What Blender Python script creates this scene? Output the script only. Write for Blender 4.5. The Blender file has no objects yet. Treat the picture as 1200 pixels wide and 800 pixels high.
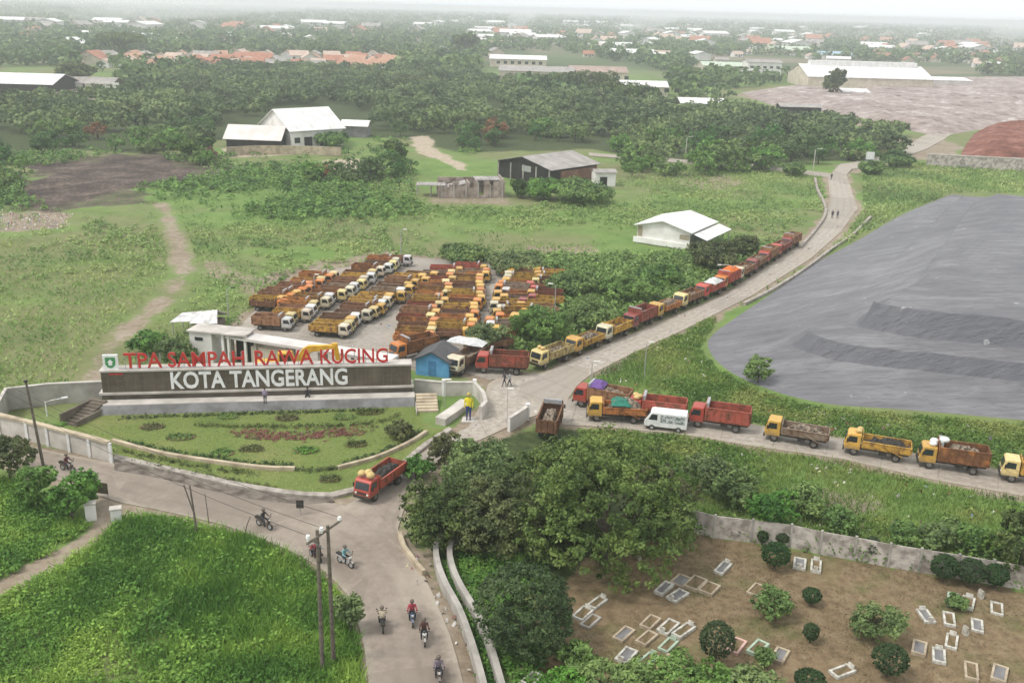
import bpy, bmesh, math, random
import numpy as np
from mathutils import Vector, Matrix
from mathutils.geometry import tessellate_polygon

S = bpy.context.scene
C = S.collection
rnd = random.Random(7)
NR = np.random.default_rng(11)
R = math.radians

# ------------------------------------------------------------------ camera, sky, sun, exposure
FP, CAMH = 1150.0, 40.0                                # focal length in pixels of the 1200 px wide photograph, camera height
PITCH, ROLL = math.atan(391 / FP), math.atan(0.027)
fw = Vector((0, math.cos(PITCH), -math.sin(PITCH)))
r0, u0 = Vector((1, 0, 0)), Vector((0, math.sin(PITCH), math.cos(PITCH)))
cr = r0 * math.cos(ROLL) + u0 * math.sin(ROLL)
cu = u0 * math.cos(ROLL) - r0 * math.sin(ROLL)
cam = bpy.data.cameras.new('camera')
cam.sensor_width = 36.0
cam.lens = 36.0 * FP / 1200
cam.clip_start, cam.clip_end = 0.5, 30000
co = bpy.data.objects.new('camera', cam)
C.objects.link(co)
co.matrix_world = Matrix(((cr.x, cu.x, -fw.x, 0), (cr.y, cu.y, -fw.y, 0), (cr.z, cu.z, -fw.z, CAMH), (0, 0, 0, 1)))
S.camera = co

SUN_EL, SUN_AZ = R(56), R(248)                          # azimuth clockwise from +Y: off to the left, a little behind the camera
W = bpy.data.worlds.new('World'); S.world = W; W.use_nodes = True
nt = W.node_tree; nt.nodes.clear()
sky = nt.nodes.new('ShaderNodeTexSky'); sky.sky_type = 'NISHITA'; sky.sun_disc = False
sky.sun_elevation = SUN_EL; sky.sun_rotation = SUN_AZ; sky.air_density = 1.0; sky.dust_density = 3.0; sky.ozone_density = 1.0
hs = nt.nodes.new('ShaderNodeHueSaturation'); hs.inputs['Saturation'].default_value = 0.25; hs.inputs['Value'].default_value = 1.0
bg = nt.nodes.new('ShaderNodeBackground'); bg.inputs['Strength'].default_value = 0.15
wo = nt.nodes.new('ShaderNodeOutputWorld')
cl = nt.nodes.new('ShaderNodeMix'); cl.data_type = 'RGBA'; cl.inputs[0].default_value = .72; cl.inputs[7].default_value = (5.9, 6.1, 6.3, 1)   # the white cloud layer
nt.links.new(sky.outputs[0], hs.inputs['Color']); nt.links.new(hs.outputs[0], cl.inputs[6]); nt.links.new(cl.outputs[2], bg.inputs[0]); nt.links.new(bg.outputs[0], wo.inputs[0])
sl = bpy.data.lights.new('sun', 'SUN'); sl.energy = 1.5; sl.angle = R(12); sl.color = (1.0, 0.96, 0.9)
so = bpy.data.objects.new('sun', sl); C.objects.link(so)
sd = Vector((math.sin(SUN_AZ) * math.cos(SUN_EL), math.cos(SUN_AZ) * math.cos(SUN_EL), math.sin(SUN_EL)))
so.rotation_euler = sd.to_track_quat('Z', 'Y').to_euler()
so.location = sd * 200
vs = S.view_settings
vs.view_transform = 'Standard'; vs.look = 'None'; vs.exposure = 0.57; vs.gamma = 1.0; vs.use_curve_mapping = False
S.render.engine = 'CYCLES'
cy = S.cycles
cy.use_denoising = True
cy.max_bounces = 5; cy.diffuse_bounces = 3; cy.glossy_bounces = 2; cy.transmission_bounces = 2; cy.volume_bounces = 2; cy.transparent_max_bounces = 6
cy.sample_clamp_indirect = 6.0

# ------------------------------------------------------------------ pixel -> ground helpers (photograph pixels, 1200 x 800)
def ray(px, py):
    return fw * FP + cr * (px - 600) + cu * (400 - py)
def G(px, py, z=0.0):
    d = ray(px, py); t = (z - CAMH) / d.z
    return Vector((d.x * t, d.y * t, z))
def proj(p):
    v = Vector(p) - Vector((0, 0, CAMH)); k = FP / v.dot(fw)
    return 600 + v.dot(cr) * k, 400 - v.dot(cu) * k
def ppm(px, py):                                         # picture pixels per metre at a ground point
    p = G(px, py)
    return FP / (p - Vector((0, 0, CAMH))).dot(fw)
def hgt(px, py, pt):                                     # height of a vertical thing whose foot shows at (px, py) and top at row pt
    b = G(px, py); d = ray(px, pt); t = b.y / d.y
    return CAMH + d.z * t
def GP(pts, z=0.0):
    return [G(x, y, z) for x, y in pts]

# ------------------------------------------------------------------ numpy noise and polygon distance
def vnoise(x, y, seed=0):
    xi, yi = np.floor(x).astype(np.int64), np.floor(y).astype(np.int64)
    fx, fy = x - xi, y - yi
    fx, fy = fx * fx * (3 - 2 * fx), fy * fy * (3 - 2 * fy)
    def h(a, b):
        n = (a * 374761393 + b * 668265263 + seed * 144665) & 0x7fffffff
        n = ((n ^ (n >> 13)) * 1274126177) & 0x7fffffff
        return ((n ^ (n >> 16)) & 0xffff) / 65535.0
    return (h(xi, yi) * (1 - fx) + h(xi + 1, yi) * fx) * (1 - fy) + (h(xi, yi + 1) * (1 - fx) + h(xi + 1, yi + 1) * fx) * fy
def fbm(x, y, seed=0, o=4):
    s, a, t = 0, 1.0, 0
    for k in range(o):
        s = s + a * vnoise(x * 2 ** k, y * 2 ** k, seed + k); t += a; a *= .5
    return s / t
def sdf(poly, x, y):
    P = [(p[0], p[1]) for p in poly]; n = len(P)
    d = np.full(x.shape, 1e18); ins = np.zeros(x.shape, bool)
    for i in range(n):
        ax, ay = P[i]; bx, by = P[(i + 1) % n]
        ex, ey = bx - ax, by - ay; L = ex * ex + ey * ey + 1e-12
        t = np.clip(((x - ax) * ex + (y - ay) * ey) / L, 0, 1)
        d = np.minimum(d, (x - ax - t * ex) ** 2 + (y - ay - t * ey) ** 2)
        if abs(by - ay) > 1e-12:
            c = ((ay > y) != (by > y)) & (x < (bx - ax) * (y - ay) / (by - ay) + ax)
            ins ^= c
    d = np.sqrt(d)
    return np.where(ins, -d, d)
def ldist(line, x, y):
    d = np.full(x.shape, 1e18)
    for (a, b) in zip(line[:-1], line[1:]):
        ex, ey = b[0] - a[0], b[1] - a[1]; L = ex * ex + ey * ey + 1e-12
        t = np.clip(((x - a[0]) * ex + (y - a[1]) * ey) / L, 0, 1)
        d = np.minimum(d, (x - a[0] - t * ex) ** 2 + (y - a[1] - t * ey) ** 2)
    return np.sqrt(d)

# ------------------------------------------------------------------ materials
def lin(r, g, b): return (r, g, b, 1)
class NT:
    def __init__(s, name):
        s.m = bpy.data.materials.new(name); s.m.use_nodes = True
        s.t = s.m.node_tree; s.t.nodes.clear()
        s.out = s.n('ShaderNodeOutputMaterial')
    def n(s, t, **k):
        o = s.t.nodes.new(t)
        for a, v in k.items(): setattr(o, a, v)
        return o
    def l(s, a, b): s.t.links.new(a, b)
    def coord(s, w='Object'): return s.n('ShaderNodeTexCoord').outputs[w]
    def noise(s, scale, detail=3, rough=.55, vec=None, stretch=None):
        v = vec if vec is not None else s.coord()
        if stretch:
            mp = s.n('ShaderNodeMapping'); mp.inputs['Scale'].default_value = stretch; s.l(v, mp.inputs[0]); v = mp.outputs[0]
        x = s.n('ShaderNodeTexNoise'); x.inputs['Scale'].default_value = scale; x.inputs['Detail'].default_value = detail
        x.inputs['Roughness'].default_value = rough; s.l(v, x.inputs['Vector']); return x.outputs['Fac']
    def ramp(s, fac, stops):
        r = s.n('ShaderNodeValToRGB'); e = r.color_ramp.elements
        while len(e) < len(stops): e.new(.5)
        for k, (p, c) in enumerate(stops): e[k].position = p; e[k].color = c if len(c) == 4 else (*c, 1)
        s.l(fac, r.inputs[0]); return r.outputs[0]
    def mix(s, fac, a, b, mode='MIX'):
        x = s.n('ShaderNodeMix', data_type='RGBA', blend_type=mode)
        for v, i in ((fac, 0), (a, 6), (b, 7)):
            if hasattr(v, 'is_linked'): s.l(v, x.inputs[i])
            else: x.inputs[i].default_value = v
        return x.outputs[2]
    def math(s, op, a, b=0.0, c=None, clamp=False):
        x = s.n('ShaderNodeMath', operation=op, use_clamp=clamp)
        for v, i in ((a, 0), (b, 1), (c, 2)):
            if v is None: continue
            if hasattr(v, 'is_linked'): s.l(v, x.inputs[i])
            else: x.inputs[i].default_value = v
        return x.outputs[0]
    def bsdf(s, col, rough=.8, spec=.3, metal=0, bump=None, bstr=.3, bdist=.05, trans=0):
        p = s.n('ShaderNodeBsdfPrincipled')
        if hasattr(col, 'is_linked'): s.l(col, p.inputs['Base Color'])
        else: p.inputs['Base Color'].default_value = col
        if hasattr(rough, 'is_linked'): s.l(rough, p.inputs['Roughness'])
        else: p.inputs['Roughness'].default_value = rough
        p.inputs['Specular IOR Level'].default_value = spec; p.inputs['Metallic'].default_value = metal
        if bump is not None:
            b = s.n('ShaderNodeBump'); b.inputs['Strength'].default_value = bstr; b.inputs['Distance'].default_value = bdist
            s.l(bump, b.inputs['Height']); s.l(b.outputs[0], p.inputs['Normal'])
        sh = p.outputs[0]
        if trans:
            tr = s.n('ShaderNodeBsdfTranslucent')
            s.l(col, tr.inputs[0]); mx = s.n('ShaderNodeMixShader'); mx.inputs[0].default_value = trans
            s.l(sh, mx.inputs[1]); s.l(tr.outputs[0], mx.inputs[2]); sh = mx.outputs[0]
        s.l(sh, s.out.inputs['Surface']); return s.m
    def smooth(s, v, lo, hi):
        m = s.n('ShaderNodeMapRange', interpolation_type='SMOOTHSTEP'); s.l(v, m.inputs[0])
        m.inputs[1].default_value = lo; m.inputs[2].default_value = hi; return m.outputs[0]

def plain(name, c1, c2=None, scale=1.5, rough=.8, spec=.3, metal=0, bump=0, detail=4, lo=.35, hi=.65):
    """a surface whose colour wanders between two tones, with a little grime"""
    t = NT(name); c2 = c2 or tuple(x * .72 for x in c1)
    f = t.noise(scale, detail)
    col = t.ramp(f, [(lo, c2), (hi, c1)])
    return t.bsdf(col, rough, spec, metal, f if bump else None, bump)
def objpaint(name, rust=.0, rough=.45, dirt=(.16, .12, .085)):
    """paint that takes the colour of the object it is on, with dust and rust patches"""
    t = NT(name); oi = t.n('ShaderNodeObjectInfo')
    v = t.n('ShaderNodeVectorMath', operation='ADD'); t.l(t.coord(), v.inputs[0])
    sc = t.n('ShaderNodeVectorMath', operation='SCALE'); t.l(oi.outputs['Location'], sc.inputs[0]); sc.inputs['Scale'].default_value = .37; t.l(sc.outputs[0], v.inputs[1])
    n1 = t.noise(1.3, 5, .65, v.outputs[0]); n2 = t.noise(6, 3, .6, v.outputs[0])
    col = t.mix(t.math('MULTIPLY', t.smooth(n2, .4, .72), .45), oi.outputs['Color'], (*dirt, 1))
    sz = t.n('ShaderNodeSeparateXYZ'); t.l(t.coord(), sz.inputs[0])
    col = t.mix(t.math('MULTIPLY', t.smooth(t.math('ADD', sz.outputs[2], t.math('MULTIPLY', t.math('SUBTRACT', n1, .5), .9)), 1.15, .55), .6), col, (.15, .115, .085, 1))
    if rust:
        col = t.mix(t.math('MULTIPLY', t.smooth(n1, .55 - rust * .3, .8 - rust * .3), .85), col, t.ramp(n2, [(.3, (.05, .022, .012)), (.7, (.17, .075, .035))]))
    return t.bsdf(col, rough, .35)
def foliage(name, dark, mid, light, scale=.35, trans=.25, var=.5):
    t = NT(name)
    g = t.n('ShaderNodeNewGeometry'); oi = t.n('ShaderNodeObjectInfo')
    f = t.noise(scale, 3)
    col = t.ramp(f, [(.37, dark), (.5, mid), (.63, light)])
    h = t.n('ShaderNodeHueSaturation'); t.l(col, h.inputs['Color'])
    t.l(t.math('MULTIPLY_ADD', g.outputs['Random Per Island'], var, 1 - var * .5), h.inputs['Value'])
    t.l(t.math('MULTIPLY_ADD', oi.outputs['Random'], .05, .475), h.inputs['Hue'])
    t.l(t.math('MULTIPLY_ADD', oi.outputs['Random'], .3, .82), h.inputs['Saturation'])
    return t.bsdf(h.outputs[0], .6, .25, trans=trans)

M = {}
M['leaf_dark'] = foliage('dark_leaves', (0.044, 0.073, 0.017), (0.083, 0.127, 0.027), (0.139, 0.190, 0.043))
M['leaf_crown'] = foliage('olive_crown_leaves', (0.065, 0.097, 0.026), (0.120, 0.166, 0.043), (0.195, 0.246, 0.070))
M['leaf_round'] = foliage('grey_green_leaves', (0.041, 0.069, 0.025), (0.071, 0.110, 0.040), (0.109, 0.152, 0.058))
M['leaf_clipped'] = foliage('clipped_leaves', (0.026, 0.060, 0.019), (0.046, 0.089, 0.027), (0.070, 0.121, 0.036))
M['leaf_mid'] = foliage('green_leaves', (0.069, 0.132, 0.034), (0.129, 0.220, 0.054), (0.206, 0.314, 0.078))
M['leaf_light'] = foliage('fresh_leaves', (0.096, 0.169, 0.040), (0.154, 0.260, 0.059), (0.228, 0.351, 0.086))
M['leaf_olive'] = foliage('olive_leaves', (0.063, 0.076, 0.024), (0.109, 0.128, 0.039), (0.167, 0.184, 0.057))
M['leaf_wood'] = foliage('wood_leaves', (0.054, 0.106, 0.029), (0.099, 0.181, 0.046), (0.177, 0.269, 0.069), scale=.06)
M['leaf_flame'] = foliage('orange_blossom', (.20, .085, .045), (.28, .11, .06), (.12, .13, .05), scale=.4)
M['grass_tall'] = foliage('tall_grass_blades', (0.085, 0.175, 0.031), (0.160, 0.274, 0.051), (0.285, 0.397, 0.079), scale=.16, trans=.3, var=.7)
M['grass_bank'] = foliage('bank_weeds', (0.090, 0.156, 0.035), (0.156, 0.230, 0.053), (0.261, 0.291, 0.087), scale=.13, trans=.3, var=.7)
M['grass_meadow'] = foliage('meadow_blades', (0.140, 0.240, 0.064), (0.223, 0.339, 0.088), (0.330, 0.405, 0.129), scale=.05, trans=.25, var=.4)
M['straw'] = foliage('straw_blades', (.12, .105, .05), (.18, .15, .075), (.20, .18, .08), scale=.3, trans=.1, var=.3)
M['bark'] = plain('bark', (.10, .08, .06), (.05, .04, .03), 6)
M['panel'] = plain('weathered_panel', (.50, .45, .40), (.24, .21, .18), 1.1, .9, .2, detail=7, lo=.38, hi=.58)
M['concrete'] = plain('concrete', (.42, .39, .35), (.27, .25, .22), .6, .9, .2)
M['pale_concrete'] = plain('pale_concrete', (.55, .51, .46), (.36, .33, .29), .5, .9, .2)
M['beige_stone'] = plain('beige_stone', (.50, .42, .30), (.30, .24, .17), .8, .9, .2)
def tiled_stone(name, c1, c2, w, h):
    t = NT(name); o = t.coord(); n = t.noise(.7, 5, .65, o); f = t.noise(.5, 2, .5, o, (1, 1, .15)); s = t.n('ShaderNodeSeparateXYZ'); t.l(o, s.inputs[0])
    c = t.ramp(n, [(.35, c2), (.65, c1)])
    def line(v, k): return t.smooth(t.math('ABSOLUTE', t.math('SUBTRACT', t.math('FRACT', t.math('DIVIDE', v, k)), .5)), .04, .0)
    c = t.mix(t.math('MULTIPLY', t.math('MAXIMUM', line(s.outputs[0], w), line(s.outputs[2], h)), .45), c, (*[x * 1.7 for x in c1], 1))
    c = t.mix(t.math('MULTIPLY', t.smooth(f, .5, .68), .4), c, (.21, .175, .13, 1))
    return t.bsdf(c, .55, .35)
M['dark_stone'] = tiled_stone('dark_stone', (.125, .100, .072), (.072, .056, .041), .9, .62)
M['brown_stone'] = plain('brown_stone', (.17, .14, .105), (.09, .072, .055), .6, .7, .3)
M['grey_stone'] = plain('grey_stone', (.23, .225, .225), (.14, .135, .13), .8, .8, .3)
M['white_wall'] = plain('white_render', (.78, .76, .73), (.60, .57, .53), .35, .85, .2)
M['cream_wall'] = plain('cream_render', (.62, .55, .44), (.46, .40, .31), .3, .85, .2)
M['brick'] = plain('raw_brick', (.30, .17, .11), (.19, .10, .07), 1.2, .9, .2)
def sheet_roof(name, c1, c2, stain, amount):
    """corrugated metal sheets: ribs down the slope, overlaps, streaks of dirt"""
    t = NT(name); o = t.coord(); n = t.noise(.3, 5, .65, o); st = t.noise(.9, 4, .6, o, (1.6, .25, .25))
    s = t.n('ShaderNodeSeparateXYZ'); t.l(o, s.inputs[0])
    rib = t.math('FRACT', t.math('MULTIPLY', s.outputs[0], 1.05)); c = t.ramp(n, [(.35, c2), (.62, c1)])
    c = t.mix(t.math('MULTIPLY', t.smooth(t.math('ABSOLUTE', t.math('SUBTRACT', rib, .5)), .10, .03), .28), c, (*[x * .45 for x in c2], 1))
    c = t.mix(t.math('MULTIPLY', t.smooth(st, .5, .72), amount), c, (*stain, 1))
    return t.bsdf(c, .55, .35)
M['white_roof'] = sheet_roof('white_metal_roof', (.76, .75, .73), (.60, .585, .56), (.38, .33, .28), .45)
M['grey_roof'] = sheet_roof('weathered_sheet_roof', (.38, .35, .32), (.22, .20, .18), (.16, .10, .07), .5)
M['dark_roof'] = plain('dark_sheet_roof', (.075, .07, .07), (.04, .038, .038), 1.2, .55, .4)
M['red_roof'] = plain('clay_tile_roof', (.42, .20, .13), (.30, .13, .085), .4, .85, .2)
M['blue_roof'] = plain('blue_sheet_roof', (.35, .50, .58), (.28, .42, .52), .3, .5, .4)
M['green_roof'] = plain('pale_green_roof', (.48, .55, .42), (.40, .46, .35), .3, .5, .4)
M['blue_paint'] = plain('blue_paint', (.12, .34, .58), (.08, .25, .45), 1, .6, .3)
M['white_paint'] = plain('white_paint', (.80, .80, .78), (.66, .65, .62), 2, .5, .4)
M['grave_white'] = plain('grave_white', (.56, .54, .48), (.27, .25, .20), 2.6, .85, .2)
M['red_paint'] = plain('red_letter_paint', (.55, .035, .03), (.42, .025, .02), 2, .45, .4)
M['green_paint'] = plain('green_paint', (.05, .28, .09), (.04, .2, .07), 2, .5, .4)
M['yellow_paint'] = plain('machine_yellow', (.72, .42, .03), (.55, .30, .03), 2, .45, .4)
M['steel'] = plain('galvanised_steel', (.42, .42, .42), (.32, .32, .32), 3, .5, .5, .3)
M['black'] = plain('black_rubber', (.022, .021, .02), (.05, .043, .036), 3, .85, .2)
M['chassis'] = plain('dusty_chassis', (.05, .045, .04), (.03, .027, .024), 3, .8, .25)
M['glass'] = plain('dark_glass', (.03, .035, .04), (.02, .024, .027), 2, .12, .6)
M['opening'] = plain('dark_interior', (.035, .032, .03), (.02, .018, .016), 1, .9, .1)
M['rim'] = plain('dusty_rim', (.17, .155, .14), (.08, .07, .062), 4, .7, .3)
M['lamp_glass'] = plain('lamp_glass', (.72, .70, .64), (.6, .58, .5), 4, .2, .6)
M['wood_pole'] = plain('weathered_pole', (.17, .14, .115), (.09, .075, .06), 4, .9, .2)
M['soil'] = plain('grave_soil', (.20, .14, .085), (.10, .085, .04), 2.5, .95, .1)
M['trash'] = plain('mixed_rubbish', (.30, .24, .18), (.06, .048, .036), 3.5, .9, .2, detail=6, lo=.38, hi=.62)
M['skin'] = plain('skin', (.30, .17, .11), (.26, .15, .10), 3, .6, .3)
M['cloth_dark'] = plain('dark_cloth', (.04, .045, .06), (.03, .033, .042), 5, .9, .1)
M['hair'] = plain('black_hair', (.015, .012, .01), (.022, .018, .015), 8, .6, .3)
M['paint'] = objpaint('coloured_paint', 0, .4)
M['bedpaint'] = objpaint('worn_bed_paint', .45, .6)
M['rustbed'] = objpaint('rusty_bed_paint', .9, .8)
M['cloth'] = objpaint('coloured_cloth', 0, .9, (.1, .09, .08))
M['kerb'] = plain('kerb_stone', (.40, .36, .31), (.22, .19, .16), 1.2, .9, .2)

# ------------------------------------------------------------------ objects
def tag(o, label=None, cat=None, group=None, kind=None):
    if label: o['label'] = label
    if cat: o['category'] = cat
    if group: o['group'] = group
    if kind: o['kind'] = kind
    return o
def thing(name, label, cat, loc=(0, 0, 0), rz=0.0, group=None):
    o = bpy.data.objects.new(name, None); C.objects.link(o); o.empty_display_size = .3
    o.location = loc; o.rotation_euler = (0, 0, rz)
    return tag(o, label, cat, group)
def link(name, me, mats, parent=None, smooth=False):
    if not isinstance(mats, (list, tuple)): mats = [mats]
    for m in mats: me.materials.append(M[m] if isinstance(m, str) else m)
    if smooth: me.polygons.foreach_set('use_smooth', np.ones(len(me.polygons), bool))
    o = bpy.data.objects.new(name, me); C.objects.link(o); o.parent = parent
    return o
KIDS = {}
def index_children():
    KIDS.clear()
    for o in S.objects:
        if o.parent: KIDS.setdefault(o.parent.name, []).append(o)
def kids(o):
    return KIDS.get(o.name, [])
def copy_tree(o, parent=None):
    c = o.copy(); C.objects.link(c); c.parent = parent
    for ch in kids(o): copy_tree(ch, c)
    return c
def npmesh(name, verts, faces):
    """verts (n,3), faces (m,k) with k corners each"""
    verts = np.asarray(verts, np.float32); faces = np.asarray(faces, np.int32); k = faces.shape[1]
    me = bpy.data.meshes.new(name)
    me.vertices.add(len(verts)); me.vertices.foreach_set('co', verts.ravel())
    me.loops.add(faces.size); me.loops.foreach_set('vertex_index', faces.ravel())
    me.polygons.add(len(faces)); me.polygons.foreach_set('loop_start', np.arange(0, faces.size, k, dtype=np.int32))
    me.update(calc_edges=True); return me
class MB:
    def __init__(s): s.v, s.f, s.m = [], [], []
    def add(s, vs, fs, m=0):
        b = len(s.v); s.v += [tuple(x) for x in vs]
        s.f += [tuple(i + b for i in f) for f in fs]; s.m += [m] * len(fs); return s
    def box(s, x0, x1, y0, y1, z0, z1, m=0):
        return s.add([(x0, y0, z0), (x1, y0, z0), (x1, y1, z0), (x0, y1, z0), (x0, y0, z1), (x1, y0, z1), (x1, y1, z1), (x0, y1, z1)],
                     [(0, 3, 2, 1), (4, 5, 6, 7), (0, 1, 5, 4), (1, 2, 6, 5), (2, 3, 7, 6), (3, 0, 4, 7)], m)
    def prism(s, prof, y0, y1, m=0):                      # profile in x,z pushed along y
        n = len(prof)
        return s.add([(x, y0, z) for x, z in prof] + [(x, y1, z) for x, z in prof],
                     [tuple(range(n)), tuple(range(2 * n - 1, n - 1, -1))] + [(i, n + i, n + (i + 1) % n, (i + 1) % n) for i in range(n)], m)
    def slab(s, poly, z0, z1, m=0):                       # polygon in x,y pushed along z
        n = len(poly); P = [Vector((p[0], p[1], 0)) for p in poly]
        tr = tessellate_polygon([P])
        vs = [(p.x, p.y, z1) for p in P] + [(p.x, p.y, z0) for p in P]
        fs = []
        for t in tr:
            a, b, c = t; nz = (P[b] - P[a]).cross(P[c] - P[a]).z
            if nz < 0: a, b, c = c, b, a
            fs += [(a, b, c), (c + n, b + n, a + n)]
        area = sum(P[i].x * P[(i + 1) % n].y - P[(i + 1) % n].x * P[i].y for i in range(n))
        for i in range(n):
            j = (i + 1) % n
            fs.append((i, i + n, j + n, j) if area > 0 else (j, j + n, i + n, i))
        return s.add(vs, fs, m)
    def tube(s, pts, rad, k=8, m=0, cap=True):
        pts = [Vector(p) for p in pts]; n = len(pts)
        rad = rad if isinstance(rad, (list, tuple)) else [rad] * n
        vs = []
        for i, p in enumerate(pts):
            d = (pts[min(i + 1, n - 1)] - pts[max(i - 1, 0)]).normalized()
            a = d.cross(Vector((0, 0, 1)) if abs(d.z) < .9 else Vector((1, 0, 0))).normalized(); b = d.cross(a)
            for q in range(k):
                t = 2 * math.pi * q / k
                vs.append(p + (a * math.cos(t) + b * math.sin(t)) * rad[i])
        fs = [(i * k + q, i * k + (q + 1) % k, (i + 1) * k + (q + 1) % k, (i + 1) * k + q) for i in range(n - 1) for q in range(k)]
        if cap: fs += [tuple(range(k - 1, -1, -1)), tuple((n - 1) * k + q for q in range(k))]
        return s.add(vs, fs, m)
    def cyl(s, c, axis, r, h, k=14, m=0):
        a = Vector({'x': (1, 0, 0), 'y': (0, 1, 0), 'z': (0, 0, 1)}[axis]); c = Vector(c)
        return s.tube([c - a * h / 2, c + a * h / 2], r, k, m)
    def ball(s, c, r, k=8, m=0, sq=(1, 1, 1)):
        vs, fs = [], []
        for i in range(k // 2 + 1):
            t = math.pi * i / (k // 2)
            for q in range(k):
                u = 2 * math.pi * q / k
                vs.append((c[0] + r * sq[0] * math.sin(t) * math.cos(u), c[1] + r * sq[1] * math.sin(t) * math.sin(u), c[2] + r * sq[2] * math.cos(t)))
        for i in range(k // 2):
            for q in range(k):
                fs.append((i * k + q, (i + 1) * k + q, (i + 1) * k + (q + 1) % k, i * k + (q + 1) % k))
        return s.add(vs, fs, m)
    def xform(s, mat, start=0):
        s.v[start:] = [tuple(mat @ Vector(v)) for v in s.v[start:]]; return s
    def mesh(s, name, bevel=0, seg=2):
        me = bpy.data.meshes.new(name); me.from_pydata(s.v, [], s.f); me.polygons.foreach_set('material_index', s.m)
        bm = bmesh.new(); bm.from_mesh(me)
        bmesh.ops.remove_doubles(bm, verts=bm.verts, dist=1e-5)
        bmesh.ops.recalc_face_normals(bm, faces=bm.faces)
        if bevel:
            es = [e for e in bm.edges if len(e.link_faces) == 2 and e.calc_face_angle(0) > .5]
            bmesh.ops.bevel(bm, geom=es, offset=bevel, segments=seg, affect='EDGES', profile=.6, clamp_overlap=True)
        bm.to_mesh(me); bm.free(); me.update(); return me
    def build(s, name, mats, parent=None, smooth=False, bevel=0):
        return link(name, s.mesh(name, bevel), mats, parent, smooth)
def lofted(name, A, B, mat, z, nu=4, step=2.0, thick=.25, kind='structure'):
    """a strip between two edge lines, uv.x across and uv.y along in metres, with thickness below"""
    def res(L, n):
        L = [Vector((p[0], p[1])) for p in L]; d = [0]
        for a, b in zip(L[:-1], L[1:]): d.append(d[-1] + (b - a).length)
        out, j = [], 0
        for i in range(n):
            t = d[-1] * i / (n - 1)
            while j < len(L) - 2 and d[j + 1] < t: j += 1
            k = (t - d[j]) / max(1e-9, d[j + 1] - d[j]); out.append(L[j].lerp(L[j + 1], k))
        return out, d[-1]
    _, la = res(A, 2); n = max(3, int(la / step))
    a, la = res(A, n); b, lb = res(B, n)
    vs, uv, fs = [], [], []
    for i in range(n):
        for q in range(nu + 1):
            p = a[i].lerp(b[i], q / nu); vs.append((p.x, p.y, z)); uv.append((q / nu, la * i / (n - 1)))
    w = nu + 1
    for i in range(n - 1):
        for q in range(nu): fs.append((i * w + q, i * w + q + 1, (i + 1) * w + q + 1, (i + 1) * w + q))
    top = len(vs)
    ring = [q for q in range(w)] + [i * w + nu for i in range(1, n)] + [(n - 1) * w + q for q in range(nu - 1, -1, -1)] + [i * w for i in range(n - 2, 0, -1)]
    for r_ in ring: vs.append((vs[r_][0], vs[r_][1], z - thick)); uv.append(uv[r_])
    m = len(ring)
    for i in range(m): j = (i + 1) % m; fs.append((ring[i], top + i, top + j, ring[j]))
    me = bpy.data.meshes.new(name); me.from_pydata(vs, [], fs)
    ul = me.uv_layers.new(name='uv')
    for lp in me.loops: ul.data[lp.index].uv = uv[lp.vertex_index]
    bm = bmesh.new(); bm.from_mesh(me); bmesh.ops.recalc_face_normals(bm, faces=bm.faces)
    if bm.faces[0].normal.z < 0: bmesh.ops.reverse_faces(bm, faces=bm.faces)
    bm.to_mesh(me); bm.free()
    o = link(name, me, mat)
    if kind: o['kind'] = kind
    return o
def wall_line(pts, h, w, z0=-.2, mb=None, m=0):
    """a wall of height h and width w along ground points"""
    mb = mb or MB(); P = [Vector((p[0], p[1])) for p in pts]; n = len(P); L, Rr = [], []
    for i in range(n):
        d = (P[min(i + 1, n - 1)] - P[max(i - 1, 0)]).normalized(); nn = Vector((-d.y, d.x)) * w / 2
        L.append(P[i] + nn); Rr.append(P[i] - nn)
    vs = []
    for i in range(n): vs += [(L[i].x, L[i].y, z0), (Rr[i].x, Rr[i].y, z0), (Rr[i].x, Rr[i].y, h), (L[i].x, L[i].y, h)]
    fs = []
    for i in range(n - 1):
        a, b = i * 4, i * 4 + 4
        fs += [(a + k, a + (k + 1) % 4, b + (k + 1) % 4, b + k) for k in range(4)]
    fs += [(0, 3, 2, 1), tuple((n - 1) * 4 + k for k in range(4))]
    return mb.add(vs, fs, m)
def smoothline(pts, n=6):
    """Catmull-Rom through 2d/3d points"""
    P = [Vector((p[0], p[1])) for p in pts]; P = [P[0] * 2 - P[1]] + P + [P[-1] * 2 - P[-2]]; out = []
    for i in range(1, len(P) - 2):
        a, b, c, d = P[i - 1:i + 3]
        for k in range(n):
            t = k / n
            out.append(.5 * ((2 * b) + (c - a) * t + (2 * a - 5 * b + 4 * c - d) * t * t + (3 * b - a - 3 * c + d) * t ** 3))
    out.append(P[-2]); return out
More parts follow.
